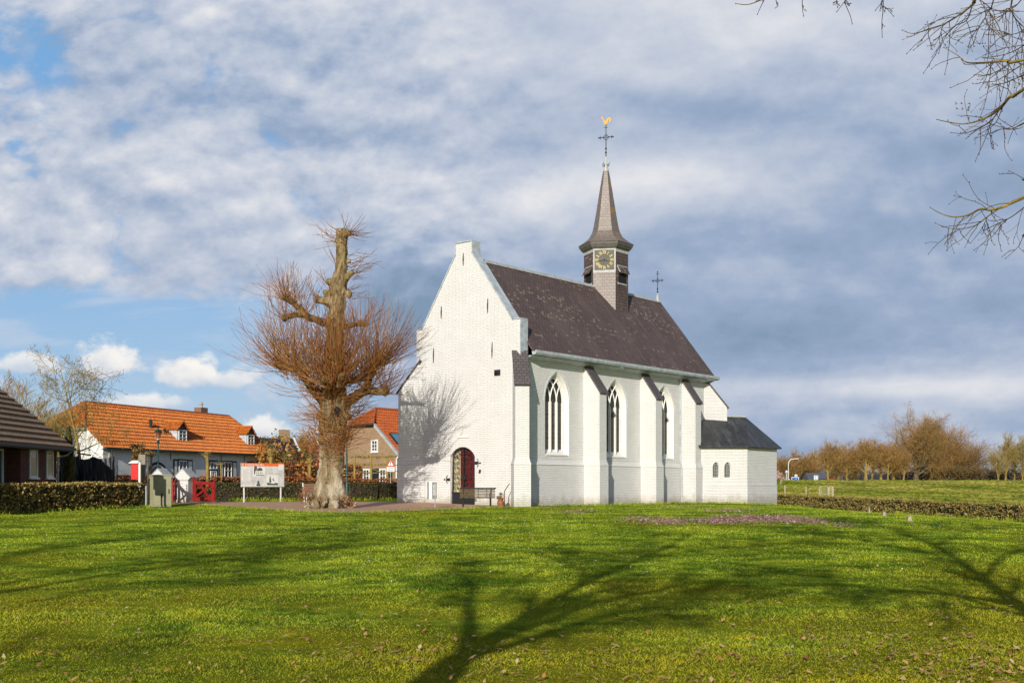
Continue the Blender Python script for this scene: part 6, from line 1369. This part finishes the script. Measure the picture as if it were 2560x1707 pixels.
he = thing('village_house', 'small distant house with an orange-red roof, just left of the lime trunk', 'house', gp(797, 105), R(38)); k = MB(); k.prism([(0, -3, -.5), (0, 3, -.5), (0, 3, 2.3), (0, 0, 4.9), (0, -3, 2.3)], (8, 0, 0)); k.build('wall', M['brick_dark'], he); k = MB(); k.prism([(-.2, -3.4, 2.0), (-.2, 0, 5.1), (-.2, 3.4, 2.0), (-.2, 3.4, 1.85), (-.2, 0, 4.9), (-.2, -3.4, 1.85)], (8.4, 0, 0)); k.build('roof', M['tile_red'], he)
k = MB(); k.bar((-.24, -3.4, 2.0), (-.24, 0, 5.1), .12, .18); k.build('white_verge', M['white_paint'], he)
# ---- russet and green shrubs between the houses
bush('beech_shrub', 'big golden-leaved beech shrub right of the orange-roofed house', gp(700, 87), 1.6, 1.6, 2.6, 1900, .15, M['beech_gold'], seed=11)
bush('beech_shrub', 'russet beech shrub behind the tall hedge, below the dark blue roof', gp(742, 96), 1.7, 1.4, 2.5, 1300, .16, M['beech'], seed=12)
bush('green_shrub', 'round bright green shrub at the right end of the orange roof', gp(672, 101), 1.5, 1.4, 2.9, 1100, .15, M['green_leaf'], seed=13)
bush('green_shrub', 'dull green shrub between the russet shrubs and the lime trunk', gp(748, 91), 1.4, 1.2, 1.75, 800, .13, M['green_leaf'], seed=14)
bush('beech_shrub', 'reddish shrub close left of the lime trunk under the small red roof', gp(795, 93), 1.5, 1.2, 1.7, 900, .13, M['beech'], seed=15)
# ================================================================ BARE TREES ROUND THE PLACE
PV = dict(n=(10, 7, 6, 4), lo=.15, first=.18, ang=.62, l0=.42, lr=.58, rk=.55, rmin=.010, segs=(6, 5, 4, 3), curl=.13, up=(.10, .06, .04, .03), top=.3)
bare_tree('bare_tree', 'bushy bare garden tree with yellow lichened limbs between the dark house and the orange roof', 'tree', gp(118, 61), 21, 6.2, .14, .50, dict(PV, n=(12, 7, 5, 3), first=.10, ang=.55, l0=.60), M['bark_yellow'], M['twig_olive'], wood_lev=2)
bare_tree('bare_tree', 'bare tree with a straight central leader and wide sweeping boughs before the white gable', 'tree', gp(212, 60), 33, 7.6, .12, .92, dict(PV, n=(15, 6, 5, 3), first=.30, ang=1.15, l0=.40, up=(.05, .05, .04, .03), top=.12), M['bark_yellow'], M['twig_olive'], wood_lev=2)
bare_tree('bare_tree', 'thin bare tree rising behind the ridge of the dark brick house', 'tree', gp(28, 66), 44, 8.0, .10, .60, dict(PV, n=(9, 6, 5, 3), first=.3, ang=.5, l0=.42), M['bark_grey'], M['twig_brown'], wood_lev=1)
bare_tree('bare_tree', 'smaller bare tree behind the sloping verge of the dark brick house', 'tree', gp(72, 69), 45, 6.6, .10, .55, dict(PV, n=(10, 6, 5, 3), first=.2, ang=.55, l0=.45), M['bark_yellow'], M['twig_olive'], wood_lev=1)
# ---- trees along the dyke
PA = dict(n=(18, 11, 10), lo=.12, first=.24, ang=.74, l0=.52, lr=.58, rk=.5, rmin=.019, segs=(6, 5, 4), curl=.12, up=(.11, .05, .02), top=.25)
def far_tree(px, d, top_py, seed, label, P=PA, trunk_r=.26, tf=.72, wm='bark_yellow', tm='twig_brown', group='bare trees on the dyke', src=None, wood_lev=1, sx=1.0):
    p = gp(px, d); h = 1 + (HOR - top_py) / FPX * d - p.z
    if src is not None:
        s_ = h / src[1]; return dup(src[0], p, rng.random() * 6.28, label, group, (s_ * sx, s_ * sx, s_)), h
    t_ = bare_tree('bare_tree', label, 'tree', p, seed, h * .93, trunk_r, tf, P, M[wm], M[tm], group, wood_lev, rng.random() * 6.28); return t_, h
a1 = far_tree(2070, 232, 1100, 101, 'yellow-stemmed bare tree on the dyke, best lit of the row, by the orange shed')
a2 = far_tree(2117, 236, 1110, 102, 'bare dyke tree with pale stem, third of the row right of the orange shed', trunk_r=.22)
a3 = far_tree(2165, 234, 1093, 103, 'bare dyke tree with the thickest yellow trunk of the row', trunk_r=.36)
for px, d, ty, s_, lb in ((2096, 240, 1113, a1, 'slim bare dyke tree just right of the best lit one'), (2141, 242, 1122, a2, 'low bare dyke tree left of the thickest yellow trunk'), (2180, 238, 1096, a1, 'bare dyke tree just right of the thickest yellow trunk'), (2202, 240, 1108, a3, 'bare dyke tree midway between the thickest trunk and the big oak'), (2220, 236, 1110, a2, 'bare dyke tree with a straight yellow stem, second left of the big oak\'s edge'), (2233, 242, 1104, a3, 'bare dyke tree with a pale stem under the edge of the big oak'), (2259, 240, 1120, a1, 'small bare dyke tree standing under the left boughs of the big oak')):
    far_tree(px, d, ty, 0, lb, src=s_)
OAK = dict(PA, n=(24, 9, 8, 6), segs=(7, 5, 4, 3), up=(.07, .04, .02, .01), ang=.86, l0=.66, first=.12, rmin=.014, rk=.48)
far_tree(2290, 246, 1030, 123, 'big round-crowned bare oak, tallest tree on the dyke', OAK, .62, .66, 'bark_grey', 'twig_brown', None, wood_lev=2)
b1 = far_tree(2352, 262, 1072, 121, 'wide bare tree close behind the right shoulder of the big oak', dict(PA, n=(22, 12, 10), first=.06, l0=.70), .3, .6, 'bark_grey', 'twig_brown', 'bare trees right of the oak')
for px, d, ty, lb, sx in ((2390, 268, 1098, 'bare tree halfway down the slope of crowns right of the oak', 1.2), (2428, 276, 1128, 'low bare tree at the foot of the slope of crowns right of the oak', 1.5), (2322, 258, 1060, 'tall bare tree merging with the right side of the big oak', 1.0)):
    far_tree(px, d, ty, 0, lb, group='bare trees right of the oak', src=b1, sx=sx * 1.2)
c1 = far_tree(2514, 230, 1097, 130, 'tall pale bare tree at the right edge of the dyke', dict(PA, n=(18, 10, 8), first=.1, ang=.5, l0=.55), .2, .8, 'bark_yellow', 'twig_olive', 'pale bare trees at the right edge')
for px, d, ty, lb, sx in ((2496, 226, 1136, 'short yellow bare tree left of the tall pale one at the right edge', 1.3), (2536, 233, 1104, 'pale bare tree just right of the tall one at the right edge', 1.0), (2556, 229, 1112, 'pale bare tree cut by the right edge of the view', 1.0), (2578, 232, 1100, 'pale bare tree mostly outside the right edge of the view', 1.0)):
    far_tree(px, d, ty, 0, lb, group='pale bare trees at the right edge', src=c1, sx=sx)
d1 = far_tree(1990, 300, 1130, 140, 'reddish bare tree above the blue sign behind the dyke', dict(PA, n=(18, 10, 9), first=.12, l0=.6, rmin=.028), .3, .7, 'bark_grey', 'twig_brown', 'reddish bare trees beyond the dyke')
for px, d, ty, lb in ((1962, 290, 1142, 'reddish bare tree behind the tall curved street light'), (2012, 310, 1140, 'reddish bare tree above the left end of the grey roof'), (2040, 320, 1132, 'reddish bare tree rising behind the grey-roofed house'), (1944, 300, 1150, 'reddish bare tree right beside the corner of the sacristy'), (2085, 320, 1140, 'reddish bare tree far behind the orange shed'), (2130, 330, 1138, 'reddish bare tree in the gap right of the first dyke trees'), (2245, 330, 1140, 'reddish bare tree seen low between the last dyke trees')):
    far_tree(px, d, ty, 0, lb, group='reddish bare trees beyond the dyke', src=d1, sx=1.25)
# trees far off to the left, between the village roofs
for px, d, ty, lb in ((742, 190, 1098, 'distant brownish tree right of the brick chimney'), (768, 200, 1088, 'distant brownish tree left of the lime trunk'), (795, 195, 1094, 'distant brownish tree half hidden by the lime trunk'), (860, 210, 1098, 'distant brownish tree right of the lime trunk'), (832, 200, 1096, 'distant brownish tree behind the lime trunk')):
    far_tree(px, d, ty, 0, lb, group='distant trees behind the village', src=d1, sx=1.4)
# undergrowth below the dyke trees
M['scrub'] = leafy('scrub_twigs', [(0.12, 0.075, 0.028), (0.19, 0.125, 0.042), (0.09, 0.06, 0.025), (0.16, 0.13, 0.04)])
ub = bush('undergrowth_shrub', 'brown scrub under the right half of the big oak', gp(2320, 252), 4.6, 2.2, 2.0, 1900, .20, M['scrub'], 'brown scrub along the dyke', 31)
for px, d, s_, lb in ((2352, 250, 1.0, 'brown scrub below the crowns right of the oak'), (2390, 255, 1.1, 'brown scrub midway between the oak and the right-hand trees'), (2425, 258, 1.05, 'brown scrub left of the gap with sky above it'), (2458, 262, 1.1, 'low brown scrub in the gap left of the pale right-hand trees'), (2490, 250, .9, 'brown scrub at the foot of the short yellow tree'), (2530, 252, .9, 'brown scrub at the foot of the pale right-hand trees'), (2568, 252, .9, 'brown scrub at the right edge of the view'), (2280, 262, .9, 'brown scrub behind the trunk of the big oak'), (2235, 290, 1.1, 'far scrub behind the last dyke trees'), (2190, 295, 1.1, 'far scrub seen between the middle dyke trees'), (2150, 295, 1.1, 'far scrub left of the thickest yellow trunk'), (2105, 300, 1.1, 'far scrub behind the slim dyke trees'), (2035, 330, 1.2, 'far scrub behind the grey-roofed house'), (1985, 330, 1.2, 'far scrub behind the blue sign'), (1950, 320, 1.1, 'far scrub beside the corner of the sacristy')):
    dup(ub, gp(px, d), rng.random() * .6 - .3, lb, None, (s_, s_, s_))
bush('blossom_shrub', 'pale pink blossoming shrub at the foot of the street light, beside the sacristy', gp(1946, 275), 2.2, 1.5, 2.1, 500, .3, leafy('pink_blossom', [(.50, .30, .26), (.62, .42, .36), (.30, .16, .12)]), seed=41)
# ================================================================ FAR SIDE OF THE DYKE
DT_ = 238
p = gp(1971, DT_); sl_ = thing('street_light', 'tall pale street light with a curved arm on the dyke, right of the sacristy', 'street light', p); k = MB()
hL = 1 + (HOR - 1147) / FPX * DT_ - p.z; k.tube([(0, 0, -.3), (0, 0, hL - 1.1), (.12, 0, hL - .5), (.45, 0, hL - .12), (.9, 0, hL)], .075, 7); k.build('pole', M['white_paint'], sl_); k = MB(); k.obox((1.5, 0, hL + .06), (1, 0, .1), (0, 1, 0), (0, 0, 1), .62, .14, .06); k.build('lamp_head', M['white_paint'], sl_)
p = gp(1966.5, 236); s2 = thing('path_lamp', 'short lamp post with a pale cap beside the tall street light', 'street light', p); k = MB(); k.tube([(0, 0, -.3), (0, 0, 1.7)], .16, 8); k.build('pole', M['grey_metal'], s2); k = MB(); k.lathe((0, 0, 1.7), [(.14, 0), (.38, .1), (.1, .42), (.02, .5)], 10); k.build('lamp_head', M['white_paint'], s2)
blue = plain('sign_blue', (.015, .05, .42), .4, .1, 3); sky_b = plain('sign_light_blue', (.10, .36, .72), .4, .15, 2)
def road_sign(px, d, w, z0, z1, mt, label, posts=2):
    p = gp(px, d); t_ = thing('road_sign', label, 'sign', p)
    for x in ((-w * .3, w * .3) if posts == 2 else (0,)): k = MB(); k.tube([(x, .05, -.3), (x, .05, z1)], .05, 6); k.build('post', M['grey_metal'], t_)
    k = MB(); k.box(-w / 2, w / 2, -.03, .03, z0, z1); pn = k.build('panel', M['white_paint'], t_); k = MB(); k.box(-w / 2 + .1, w / 2 - .1, -.045, -.03, z0 + .1, z1 - .1); k.build('blue_field', mt, pn); return pn, w, z0, z1
pn, w_, z0_, z1_ = road_sign(1988, 236, 1.5, .10, .80, blue, 'wide blue sign with a white rim on the dyke, below the street light')
k = MB(); k.prism([(-.1, -.055, .34), (.28, -.055, .36), (.42, -.055, .5), (.2, -.055, .58), (0, -.055, .5)], (0, .01, 0)); k.build('sign_mark', sky_b, pn)
road_sign(1990, 240, .55, 1.0, 1.45, plain('sign_teal', (.12, .42, .48), .4, .1, 3), 'small pale teal sign above the wide blue one', 1)
pn, w_, z0_, z1_ = road_sign(2040, 236, .85, .25, 1.15, sky_b, 'square light blue sign in front of the grey-roofed house')
k = MB(); k.box(.0, .22, -.055, -.045, .45, .95); k.box(-.28, -.1, -.055, -.045, .55, .85); k.build('sign_mark', M['white_paint'], pn)
p = gp(2036, 262); hf = thing('village_house', 'far pale house with a grey roof behind the light blue sign', 'house', p, R(4)); k = MB(); k.prism([(-2.0, -2.4, -.6), (2.3, -2.4, -.6), (2.3, -2.4, 1.25), (-2.0, -2.4, 1.25)], (0, 4.8, 0)); k.build('wall', plain('far_pale_wall', (.55, .45, .36), .8, .1, 2), hf); k = MB(); k.prism([(-2.1, -2.7, 1.2), (-2.1, 0, 2.9), (-2.1, 2.7, 1.2)], (4.6, 0, 0)); k.build('roof', plain('far_grey_roof', (.10, .105, .12), .7, .2, 2), hf); k = MB(); k.box(.3, 1.6, -2.45, -2.4, -.1, .9); k.build('window', M['glass'], hf)
p = gp(2052, 256); gsh = thing('garden_shed', 'low pale shed between the grey-roofed house and the orange shed', 'shed', p); k = MB(); k.box(-.9, .9, -1, 1, -.4, 1.0); k.build('wall', plain('pale_boards', (.42, .33, .22), .8, .2, 3), gsh); k = MB(); k.prism([(-1, -1.1, .98), (1, -1.1, .98), (1, 1.1, 1.25), (-1, 1.1, 1.25)], (0, 0, .06)); k.build('roof', M['roof_navy'], gsh)
p = gp(2077, 244); osd = thing('garden_shed', 'small orange shed at the foot of the best lit dyke tree', 'shed', p); k = MB(); k.box(-.62, .62, -.8, .8, -.4, .88); k.build('wall', plain('orange_boards', (.62, .14, .02), .7, .15, 3), osd); k = MB(); k.prism([(-.7, -.9, .86), (.7, -.9, .7), (.7, -.9, .76), (-.7, -.9, 1.1)], (0, 1.8, 0)); k.build('roof', M['tile_orange'], osd)
p = gp(2188, 275); fh = thing('village_house', 'low dark house glimpsed between the dyke tree trunks', 'house', p); k = MB(); k.box(-3.2, 3.2, -2, 2, -.5, 1.2); k.build('wall', M['house_white'], fh); k = MB(); k.prism([(-3.4, -2.3, 1.1), (-3.4, 0, 2.8), (-3.4, 2.3, 1.1)], (6.8, 0, 0)); k.build('roof', M['slate_dark'], fh)
# fence posts and field gate on the pasture
for i, (px, yt_, yb_, d) in enumerate(((1962, 1219, 1239, 128), (2015, 1222, 1241, 124), (2049, 1225, 1246, 120), (1952, 1201, 1212, 175))):
    p = gp(px, d); h_ = (yb_ - yt_) / FPX * d + .15; k = MB(); k.tube([(0, 0, -.5), (.01, 0, h_ * .6), (.03 * (i - 1), 0, h_)], [.085, .08, .07], 7)
    o_ = tag(k.build('fence_post', plain('weathered_post', (.40, .34, .24), .85, .25, 6) if i == 0 else bpy.data.materials['weathered_post']), ('weathered wooden fence post in the pasture nearest the sacristy wall', 'weathered fence post standing alone midway in the pasture', 'fence post that carries the left end of the wire field gate', 'distant fence post high on the dyke slope beside the sacristy')[i], 'fence post', 'fence posts in the pasture'); o_.location = p
p = gp(2053, 120); fg = thing('field_gate', 'thin grey metal field gate between fence posts in the pasture', 'gate', p); wG = (2069 - 2053) / FPX * 120; k = MB()
for z in (.25, .5, .75, 1.0): k.tube([(0, 0, z), (wG, 0, z)], .018, 5)
for x in (0, wG): k.tube([(x, 0, .2), (x, 0, 1.05)], .022, 5)
k.build('bars', M['grey_metal'], fg)
for px, lb in ((2071, 'left post of the short timber stile beside the field gate'), (2081, 'right post of the short timber stile beside the field gate')):
    p = gp(px, 120); k = MB(); k.box(-.11, .11, -.08, .08, -.3, .95); k.box(-.13, .13, -.1, .1, .95, 1.0); o_ = tag(k.build('stile_post', bpy.data.materials['weathered_post']), lb, 'fence post', 'stile posts'); o_.location = p
a, b_ = gp(2071, 120), gp(2081, 120); k = MB()
for z in (.35, .62, .85): k.bar((0, -.11, z), (b_.x - a.x, -.11, z), .04, .07)
o_ = tag(k.build('stile_rails', bpy.data.materials['weathered_post']), 'wooden rails of the short stile beside the field gate', 'stile'); o_.location = a
# stumps
for i, (px, py, w_, h_) in enumerate(((2173, 1281, .11, .24), (2210, 1289, .15, .15), (2273, 1301, .16, .15))):
    p = on_ground(px, py); k = MB(); rr_ = random.Random(i); n = 14
    ring = lambda s_, z: [(w_ * s_ * (.5 + .09 * math.sin(a * 3 + i)) * math.cos(a), w_ * s_ * (.5 + .09 * math.sin(a * 3 + i)) * math.sin(a), z + .03 * math.cos(a)) for a in [2 * math.pi * q_ / n for q_ in range(n)]]
    k.loft([ring(1.35, -.1), ring(1.1, .04), ring(.95, h_ * .6), ring(.92, h_)]); st_ = thing('tree_stump', ('tall pale tree stump against the field hedge, leftmost of the three', 'broad reddish tree stump between the two others, before the field hedge', 'pale tree stump farthest right, a little out on the lawn')[i], 'tree stump', p, 0, 'tree stumps before the field hedge'); k.build('stump_wood', M['bark_lime'], st_, smooth=False)
    k = MB(); tp_ = ring(.90, h_ + .004); k.add(tp_, [tuple(range(n))]); k.build('cut_face', plain('cut_wood', (.50, .36, .22), .8, .2, 8) if i == 0 else bpy.data.materials['cut_wood'], st_)
# birds
for i, (zx, zy) in enumerate(((1361, 601), (1392, 598), (1437, 598), (1366, 628), (1398, 631), (1434, 622), (1432, 637))):
    p = at(1800 + zx * .4338, zy * .4338, 260); k = MB(); rr_ = random.Random(70 + i); fl_ = rr_.uniform(-.12, .22)
    k.tube([(-.28, 0, 0), (-.16, 0, .02), (.04, 0, .02), (.26, 0, 0), (.40, 0, .0)], [.01, .06, .075, .03, .01], 6)
    for sg in (-1, 1): k.add([(.10, 0, .03), (-.08, 0, .03), (-.06, sg * .34, .10 + fl_), (-.16, sg * .62, .06 + fl_ * 1.5), (.06, sg * .36, .11 + fl_)], [(0, 1, 2, 4), (4, 2, 3)])
    o_ = tag(k.build('flying_bird', plain('bird_grey', (.05, .055, .06), .8, .2, 5) if i == 0 else bpy.data.materials['bird_grey']), 'tiny grey bird flying in a loose flock near the overhanging branches', 'bird', 'flock of distant birds'); o_.location = p; o_.rotation_euler = (0.25, 0, 2.4 + rr_.uniform(-.3, .3))
# ================================================================ THE TREES BEHIND THE CAMERA (shadows on the lawn, boughs overhead)
HD = Vector((math.sin(R(SUN_AZ)), math.cos(R(SUN_AZ)), 0)); TE = math.tan(R(SUN_EL))
def lift(px, py, y0):
    g_ = on_ground(px, py) if py < 1990 else on_ground(px, 1990); l = (g_.y - y0) / HD.y; q_ = g_ - HD * l; return Vector((q_.x, y0, g_.z + l * TE))
def fill(pts, rad, n=5):
    P_, Q_ = [], []
    for i in range(len(pts) - 1):
        a = pts[max(i - 1, 0)]; b_, c, d = pts[i], pts[i + 1], pts[min(i + 2, len(pts) - 1)]
        for k in range(n):
            t_ = k / n; P_.append(.5 * ((2 * b_) + (c - a) * t_ + (2 * a - 5 * b_ + 4 * c - d) * t_ ** 2 + (3 * b_ - a - 3 * c + d) * t_ ** 3)); Q_.append(rad[i] + (rad[i + 1] - rad[i]) * t_)
    return P_ + [pts[-1]], Q_ + [rad[-1]]
PS = dict(n=(9, 7, 6), lo=.15, ang=.65, lr=.62, rk=.55, rmin=.014, segs=(5, 4, 3), curl=.12, up=(.02, 0, 0))
def shadow_tree(label, base, limbs, seed, extra=None):
    """limbs: ([(px, py)], depth plane, radius at start, radius at end, twigs, twig length)"""
    t_ = thing('bare_roadside_tree', label, 'tree', base, 0, 'roadside trees behind the viewer'); O = Vector(base); r_ = random.Random(seed); wd, tw_ = MB(), MB()
    for (pp_, y0, ra, rb, nt, tl) in limbs:
        pts = [lift(px, py, y0 if not isinstance(y0, tuple) else y0[0] + (y0[1] - y0[0]) * i / (len(pp_) - 1)) for i, (px, py) in enumerate(pp_)]
        if ra > .16: pts = [O + Vector((0, 0, -.3)), O.lerp(pts[0], .5)] + pts
        rad = [ra + (rb - ra) * i / (len(pts) - 1) for i in range(len(pts))]; P_, Q_ = fill(pts, rad, 4); Q_ = [q * 1.3 for q in Q_]; wd.tube(P_, Q_, 8)
        if nt:
            o_ = []; branch_out(r_, P_, Q_, nt, .30, 1.0, .65, 1.0, tl, 0, dict(PS), o_)
            for p_, q_, lv in o_:
                p_ = [Vector((v.x, min(v.y, y0 if not isinstance(y0, tuple) else max(y0)) if v.y > -.4 and v.x < 3 else v.y, max(v.z, 2.2))) for v in p_]; tw_.tube(p_, q_, 4 if lv == 0 else 3, caps=False)
    if extra: extra(wd, tw_, r_)
    wd.build('trunk', M['bark_yellow'], t_, smooth=True, origin=O); tw_.build('twigs', M['twig_near'], t_, origin=O); return t_
bA = Vector((-3.1, -1.0, ground(-3.1, -1.0)))
shadow_tree('bare roadside tree behind the viewer whose forked shadow falls across the middle of the lawn', bA,
    [([(1040, 1735), (1130, 1665), (1250, 1585), (1370, 1512), (1450, 1465), (1540, 1425), (1640, 1380), (1740, 1330)], -1.0, .185, .030, 12, 1.6),
     ([(1165, 1640), (1175, 1570), (1172, 1510), (1182, 1465), (1150, 1440), (1120, 1420)], (-1.0, -1.6), .085, .02, 8, 1.2),
     ([(1230, 1598), (1350, 1560), (1500, 1505), (1650, 1475), (1800, 1450), (1980, 1425)], (-1.0, -1.4), .08, .02, 12, 1.6),
     ([(1180, 1640), (1330, 1598), (1450, 1562), (1590, 1525), (1740, 1500)], (-1.0, -1.8), .07, .02, 8, 1.3),
     ([(1440, 1470), (1462, 1440), (1440, 1420), (1400, 1400), (1330, 1385)], (-1.0, -1.4), .06, .015, 7, 1.2),
     ([(1600, 1400), (1720, 1380), (1860, 1370), (2000, 1360)], (-1.0, -1.3), .05, .015, 9, 1.4),
     ([(1240, 1500), (1380, 1410), (1500, 1385), (1640, 1345)], -1.5, .03, .012, 8, 1.4)], 5)
bB = Vector((4.0, 3.0, ground(4.0, 3.0)))
ZX = lambda x, y, d: at(1800 + x * .4338, y * .4338, d)
def boughs(wd, tw_, r_):
    def br(l, d, r0, r1, nt=0, tl=.5, root=None, bud=True):
        pts = [ZX(x, y, d + (i * .12)) for i, (x, y) in enumerate(l)]; r0, r1 = r0 * .72, r1 * .72; rad = [r0 + (r1 - r0) * i / (len(pts) - 1) for i in range(len(pts))]
        if root is not None:
            rp = Vector(root); e_ = pts[0] + (pts[0] - pts[2]).normalized() * 1.1 + Vector((.1, -.5, .05)); pts = [rp, rp.lerp(e_, .55) + Vector((.35, .2, .3)), e_] + pts; rad = [r0 * 3.0, r0 * 2.1, r0 * 1.4] + rad
        P_, Q_ = fill(pts, rad, 4); (wd if r0 > .005 else tw_).tube(P_, Q_, 6)
        n0 = 12 if root is not None else 0
        sub = P_[n0:]
        for k in range(int(nt * (.62 if nt > 6 else 1))):
            j = r_.randint(1, max(1, int((len(sub) - 2) * .85))); d_ = (sub[j + 1] - sub[j]); dr_ = side_dir(r_, d_, r_.uniform(.5, 1.0)); dr_.y *= .4; dr_ += Vector((0, 0, -.28)); f = 1.1 - .6 * j / len(sub)
            q_ = limb(r_, sub[j], dr_, tl * f * r_.uniform(.5, 1.3), .0030, .0016, 5, .17, -.03); tw_.tube(q_[0], q_[1], 4)
            for q2 in range(r_.choice((0, 1, 2))):
                i2 = r_.randint(1, 4); q3 = limb(r_, q_[0][i2], side_dir(r_, q_[0][i2] - q_[0][i2 - 1], .75), tl * f * r_.uniform(.15, .45), .0021, .0014, 3, .15, -.02); tw_.tube(q3[0], q3[1], 3)
                if bud: tw_.ball(q3[0][-1], .0040, n=5, rows=4)
            if bud:
                for i2 in (2, 4, 5): tw_.ball(q_[0][i2] + Vector((.004, 0, .004)), .0040, n=5, rows=4)
        if bud: tw_.ball(P_[-1], .0045, n=5, rows=4)
    RT = lambda z: (3.95, 3.3, z)
    br([(1770, 1130), (1650, 1185), (1560, 1210), (1500, 1205), (1430, 1240), (1340, 1250), (1260, 1225), (1210, 1195)], 8.6, .017, .0035, 16, .42, RT(3.6))
    br([(1610, 1200), (1540, 1250), (1470, 1300), (1380, 1320), (1300, 1310), (1240, 1285)], 8.9, .0075, .003, 12, .34)
    br([(1760, 1190), (1680, 1250), (1600, 1290), (1540, 1320), (1510, 1350)], 8.8, .006, .0025, 10, .30); br([(1540, 1255), (1500, 1330), (1445, 1400)], 9.0, .004, .002, 3, .2)
    br([(1770, 500), (1680, 550), (1620, 620), (1560, 665), (1480, 700), (1400, 715), (1320, 705), (1250, 690)], 8.4, .017, .0035, 12, .34, RT(4.6))
    br([(1625, 612), (1560, 700), (1480, 745), (1400, 770), (1330, 765)], 8.6, .006, .0025, 9, .28); br([(1630, 610), (1600, 690), (1560, 735), (1490, 775)], 8.6, .005, .0025, 5, .25)
    br([(1790, 690), (1740, 715), (1680, 745), (1620, 745), (1570, 770)], 8.8, .008, .003, 8, .3, RT(4.2)); br([(1700, 735), (1680, 770), (1660, 825)], 8.9, .004, .002, 2, .2)
    br([(1780, 340), (1650, 350), (1560, 360), (1480, 365), (1420, 360), (1370, 320), (1290, 275)], 8.2, .014, .003, 14, .40, RT(5.0))
    br([(1780, 350), (1700, 400), (1640, 440), (1580, 470), (1520, 470)], 8.4, .007, .0025, 12, .36); br([(1700, 350), (1620, 400), (1540, 435), (1465, 433)], 8.4, .005, .0025, 8, .3); br([(1780, 420), (1690, 460), (1620, 485), (1570, 485)], 8.5, .006, .0025, 7, .3)
    br([(1510, -40), (1470, 15), (1430, 50), (1360, 100), (1280, 145), (1190, 175), (1110, 195), (1050, 175)], 8.0, .012, .003, 12, .36, RT(5.6))
    br([(1450, 45), (1420, 120), (1340, 160), (1280, 250), (1260, 310)], 8.1, .006, .0025, 9, .3); br([(1215, 170), (1180, 210), (1140, 265)], 8.2, .004, .002, 3, .2); br([(1285, 145), (1270, 200), (1265, 250)], 8.2, .004, .002, 3, .2)
    br([(1585, -30), (1550, 60), (1600, 140), (1640, 240), (1665, 282)], 8.2, .007, .0025, 9, .32, RT(5.8)); br([(1550, 60), (1500, 150), (1440, 220)], 8.2, .005, .002, 6, .3); br([(1480, -10), (1560, 50), (1580, 110), (1520, 200)], 8.3, .005, .002, 6, .3)
    br([(1690, -40), (1680, 60), (1720, 130), (1790, 190)], 8.3, .009, .003, 12, .36, RT(5.9)); br([(1760, -30), (1700, 40), (1640, 60), (1630, 130)], 8.4, .006, .0025, 10, .36); br([(1790, 120), (1740, 180), (1680, 200), (1640, 190)], 8.4, .006, .0025, 10, .34); br([(1800, 230), (1740, 270), (1660, 310), (1560, 330), (1520, 335)], 8.3, .006, .0025, 12, .34)
    # the highest bough, just above the picture, with hanging tips
    br([(1820, -330), (1500, -260), (1150, -150), (800, -90), (520, -75), (330, -40), (240, 0), (160, 28), (90, 22)], 8.0, .018, .003, 0, .3, RT(6.4))
    for l in ([(262, -12), (240, 30), (215, 85)], [(330, -40), (322, -5), (328, 28)], [(520, -75), (478, -10), (475, 50), (482, 95)], [(800, -90), (735, -20), (715, 15), (672, 70)], [(735, -20), (722, 20), (750, 90), (762, 140)], [(668, -40), (672, 10), (678, 45)], [(1000, -110), (940, -10), (925, 25), (895, 62)], [(940, -10), (940, 60), (933, 130), (935, 215)], [(938, 35), (965, 55), (1000, 95)]):
        br(l, 8.6, .0048, .0026, 2, .07)
    br([(1800, 1040), (1752, 1030), (1705, 1005), (1665, 985)], 8.6, .005, .0022, 3, .15, RT(3.9)); br([(1800, 1300), (1752, 1350), (1720, 1420), (1645, 1490)], 8.7, .005, .0022, 5, .22, RT(3.0))
shadow_tree('bare roadside tree beside the viewer with boughs hanging into the top right of the view', bB,
    [([(2700, 1600), (2560, 1525), (2440, 1435), (2370, 1385), (2300, 1350), (2230, 1330)], 3.0, .17, .03, 12, 1.5),
     ([(2560, 1520), (2420, 1492), (2250, 1476), (2050, 1462), (1850, 1440)], (3.0, 2.0), .075, .02, 14, 1.5),
     ([(2460, 1450), (2500, 1400), (2560, 1370), (2640, 1350)], (3.0, 2.6), .06, .02, 9, 1.5),
     ([(2380, 1392), (2250, 1370), (2120, 1345), (2000, 1330)], (3.0, 1.8), .055, .015, 12, 1.6),
     ([(2330, 1365), (2400, 1335), (2480, 1318), (2560, 1312)], (3.0, 2.4), .045, .015, 12, 1.6),
     ([(2300, 1350), (2200, 1315), (2100, 1300)], (3.0, 2.0), .04, .012, 10, 1.5)], 6, boughs)
bC = Vector((-13.5, -6, ground(-13.5, -6)))
shadow_tree('bare roadside tree behind the viewer to the left, shading the left of the lawn', bC,
    [([(-420, 1640), (-300, 1560), (-180, 1510), (-60, 1478)], -6, .22, .08, 0, 1),
     ([(-180, 1510), (60, 1472), (300, 1432), (520, 1405), (700, 1385), (840, 1362), (940, 1335)], (-6, -7), .085, .02, 14, 1.9),
     ([(-120, 1490), (120, 1440), (330, 1412), (520, 1392), (700, 1340), (800, 1325)], (-6, -5), .06, .015, 14, 1.9),
     ([(-60, 1478), (200, 1470), (420, 1452), (620, 1440)], (-6, -8), .04, .012, 9, 1.6),
     ([(-60, 1480), (0, 1400), (150, 1365), (330, 1345)], (-6, -6), .05, .012, 8, 1.6),
     ([(100, 1580), (0, 1640), (-100, 1660)], -7, .03, .012, 5, 1.2)], 8)
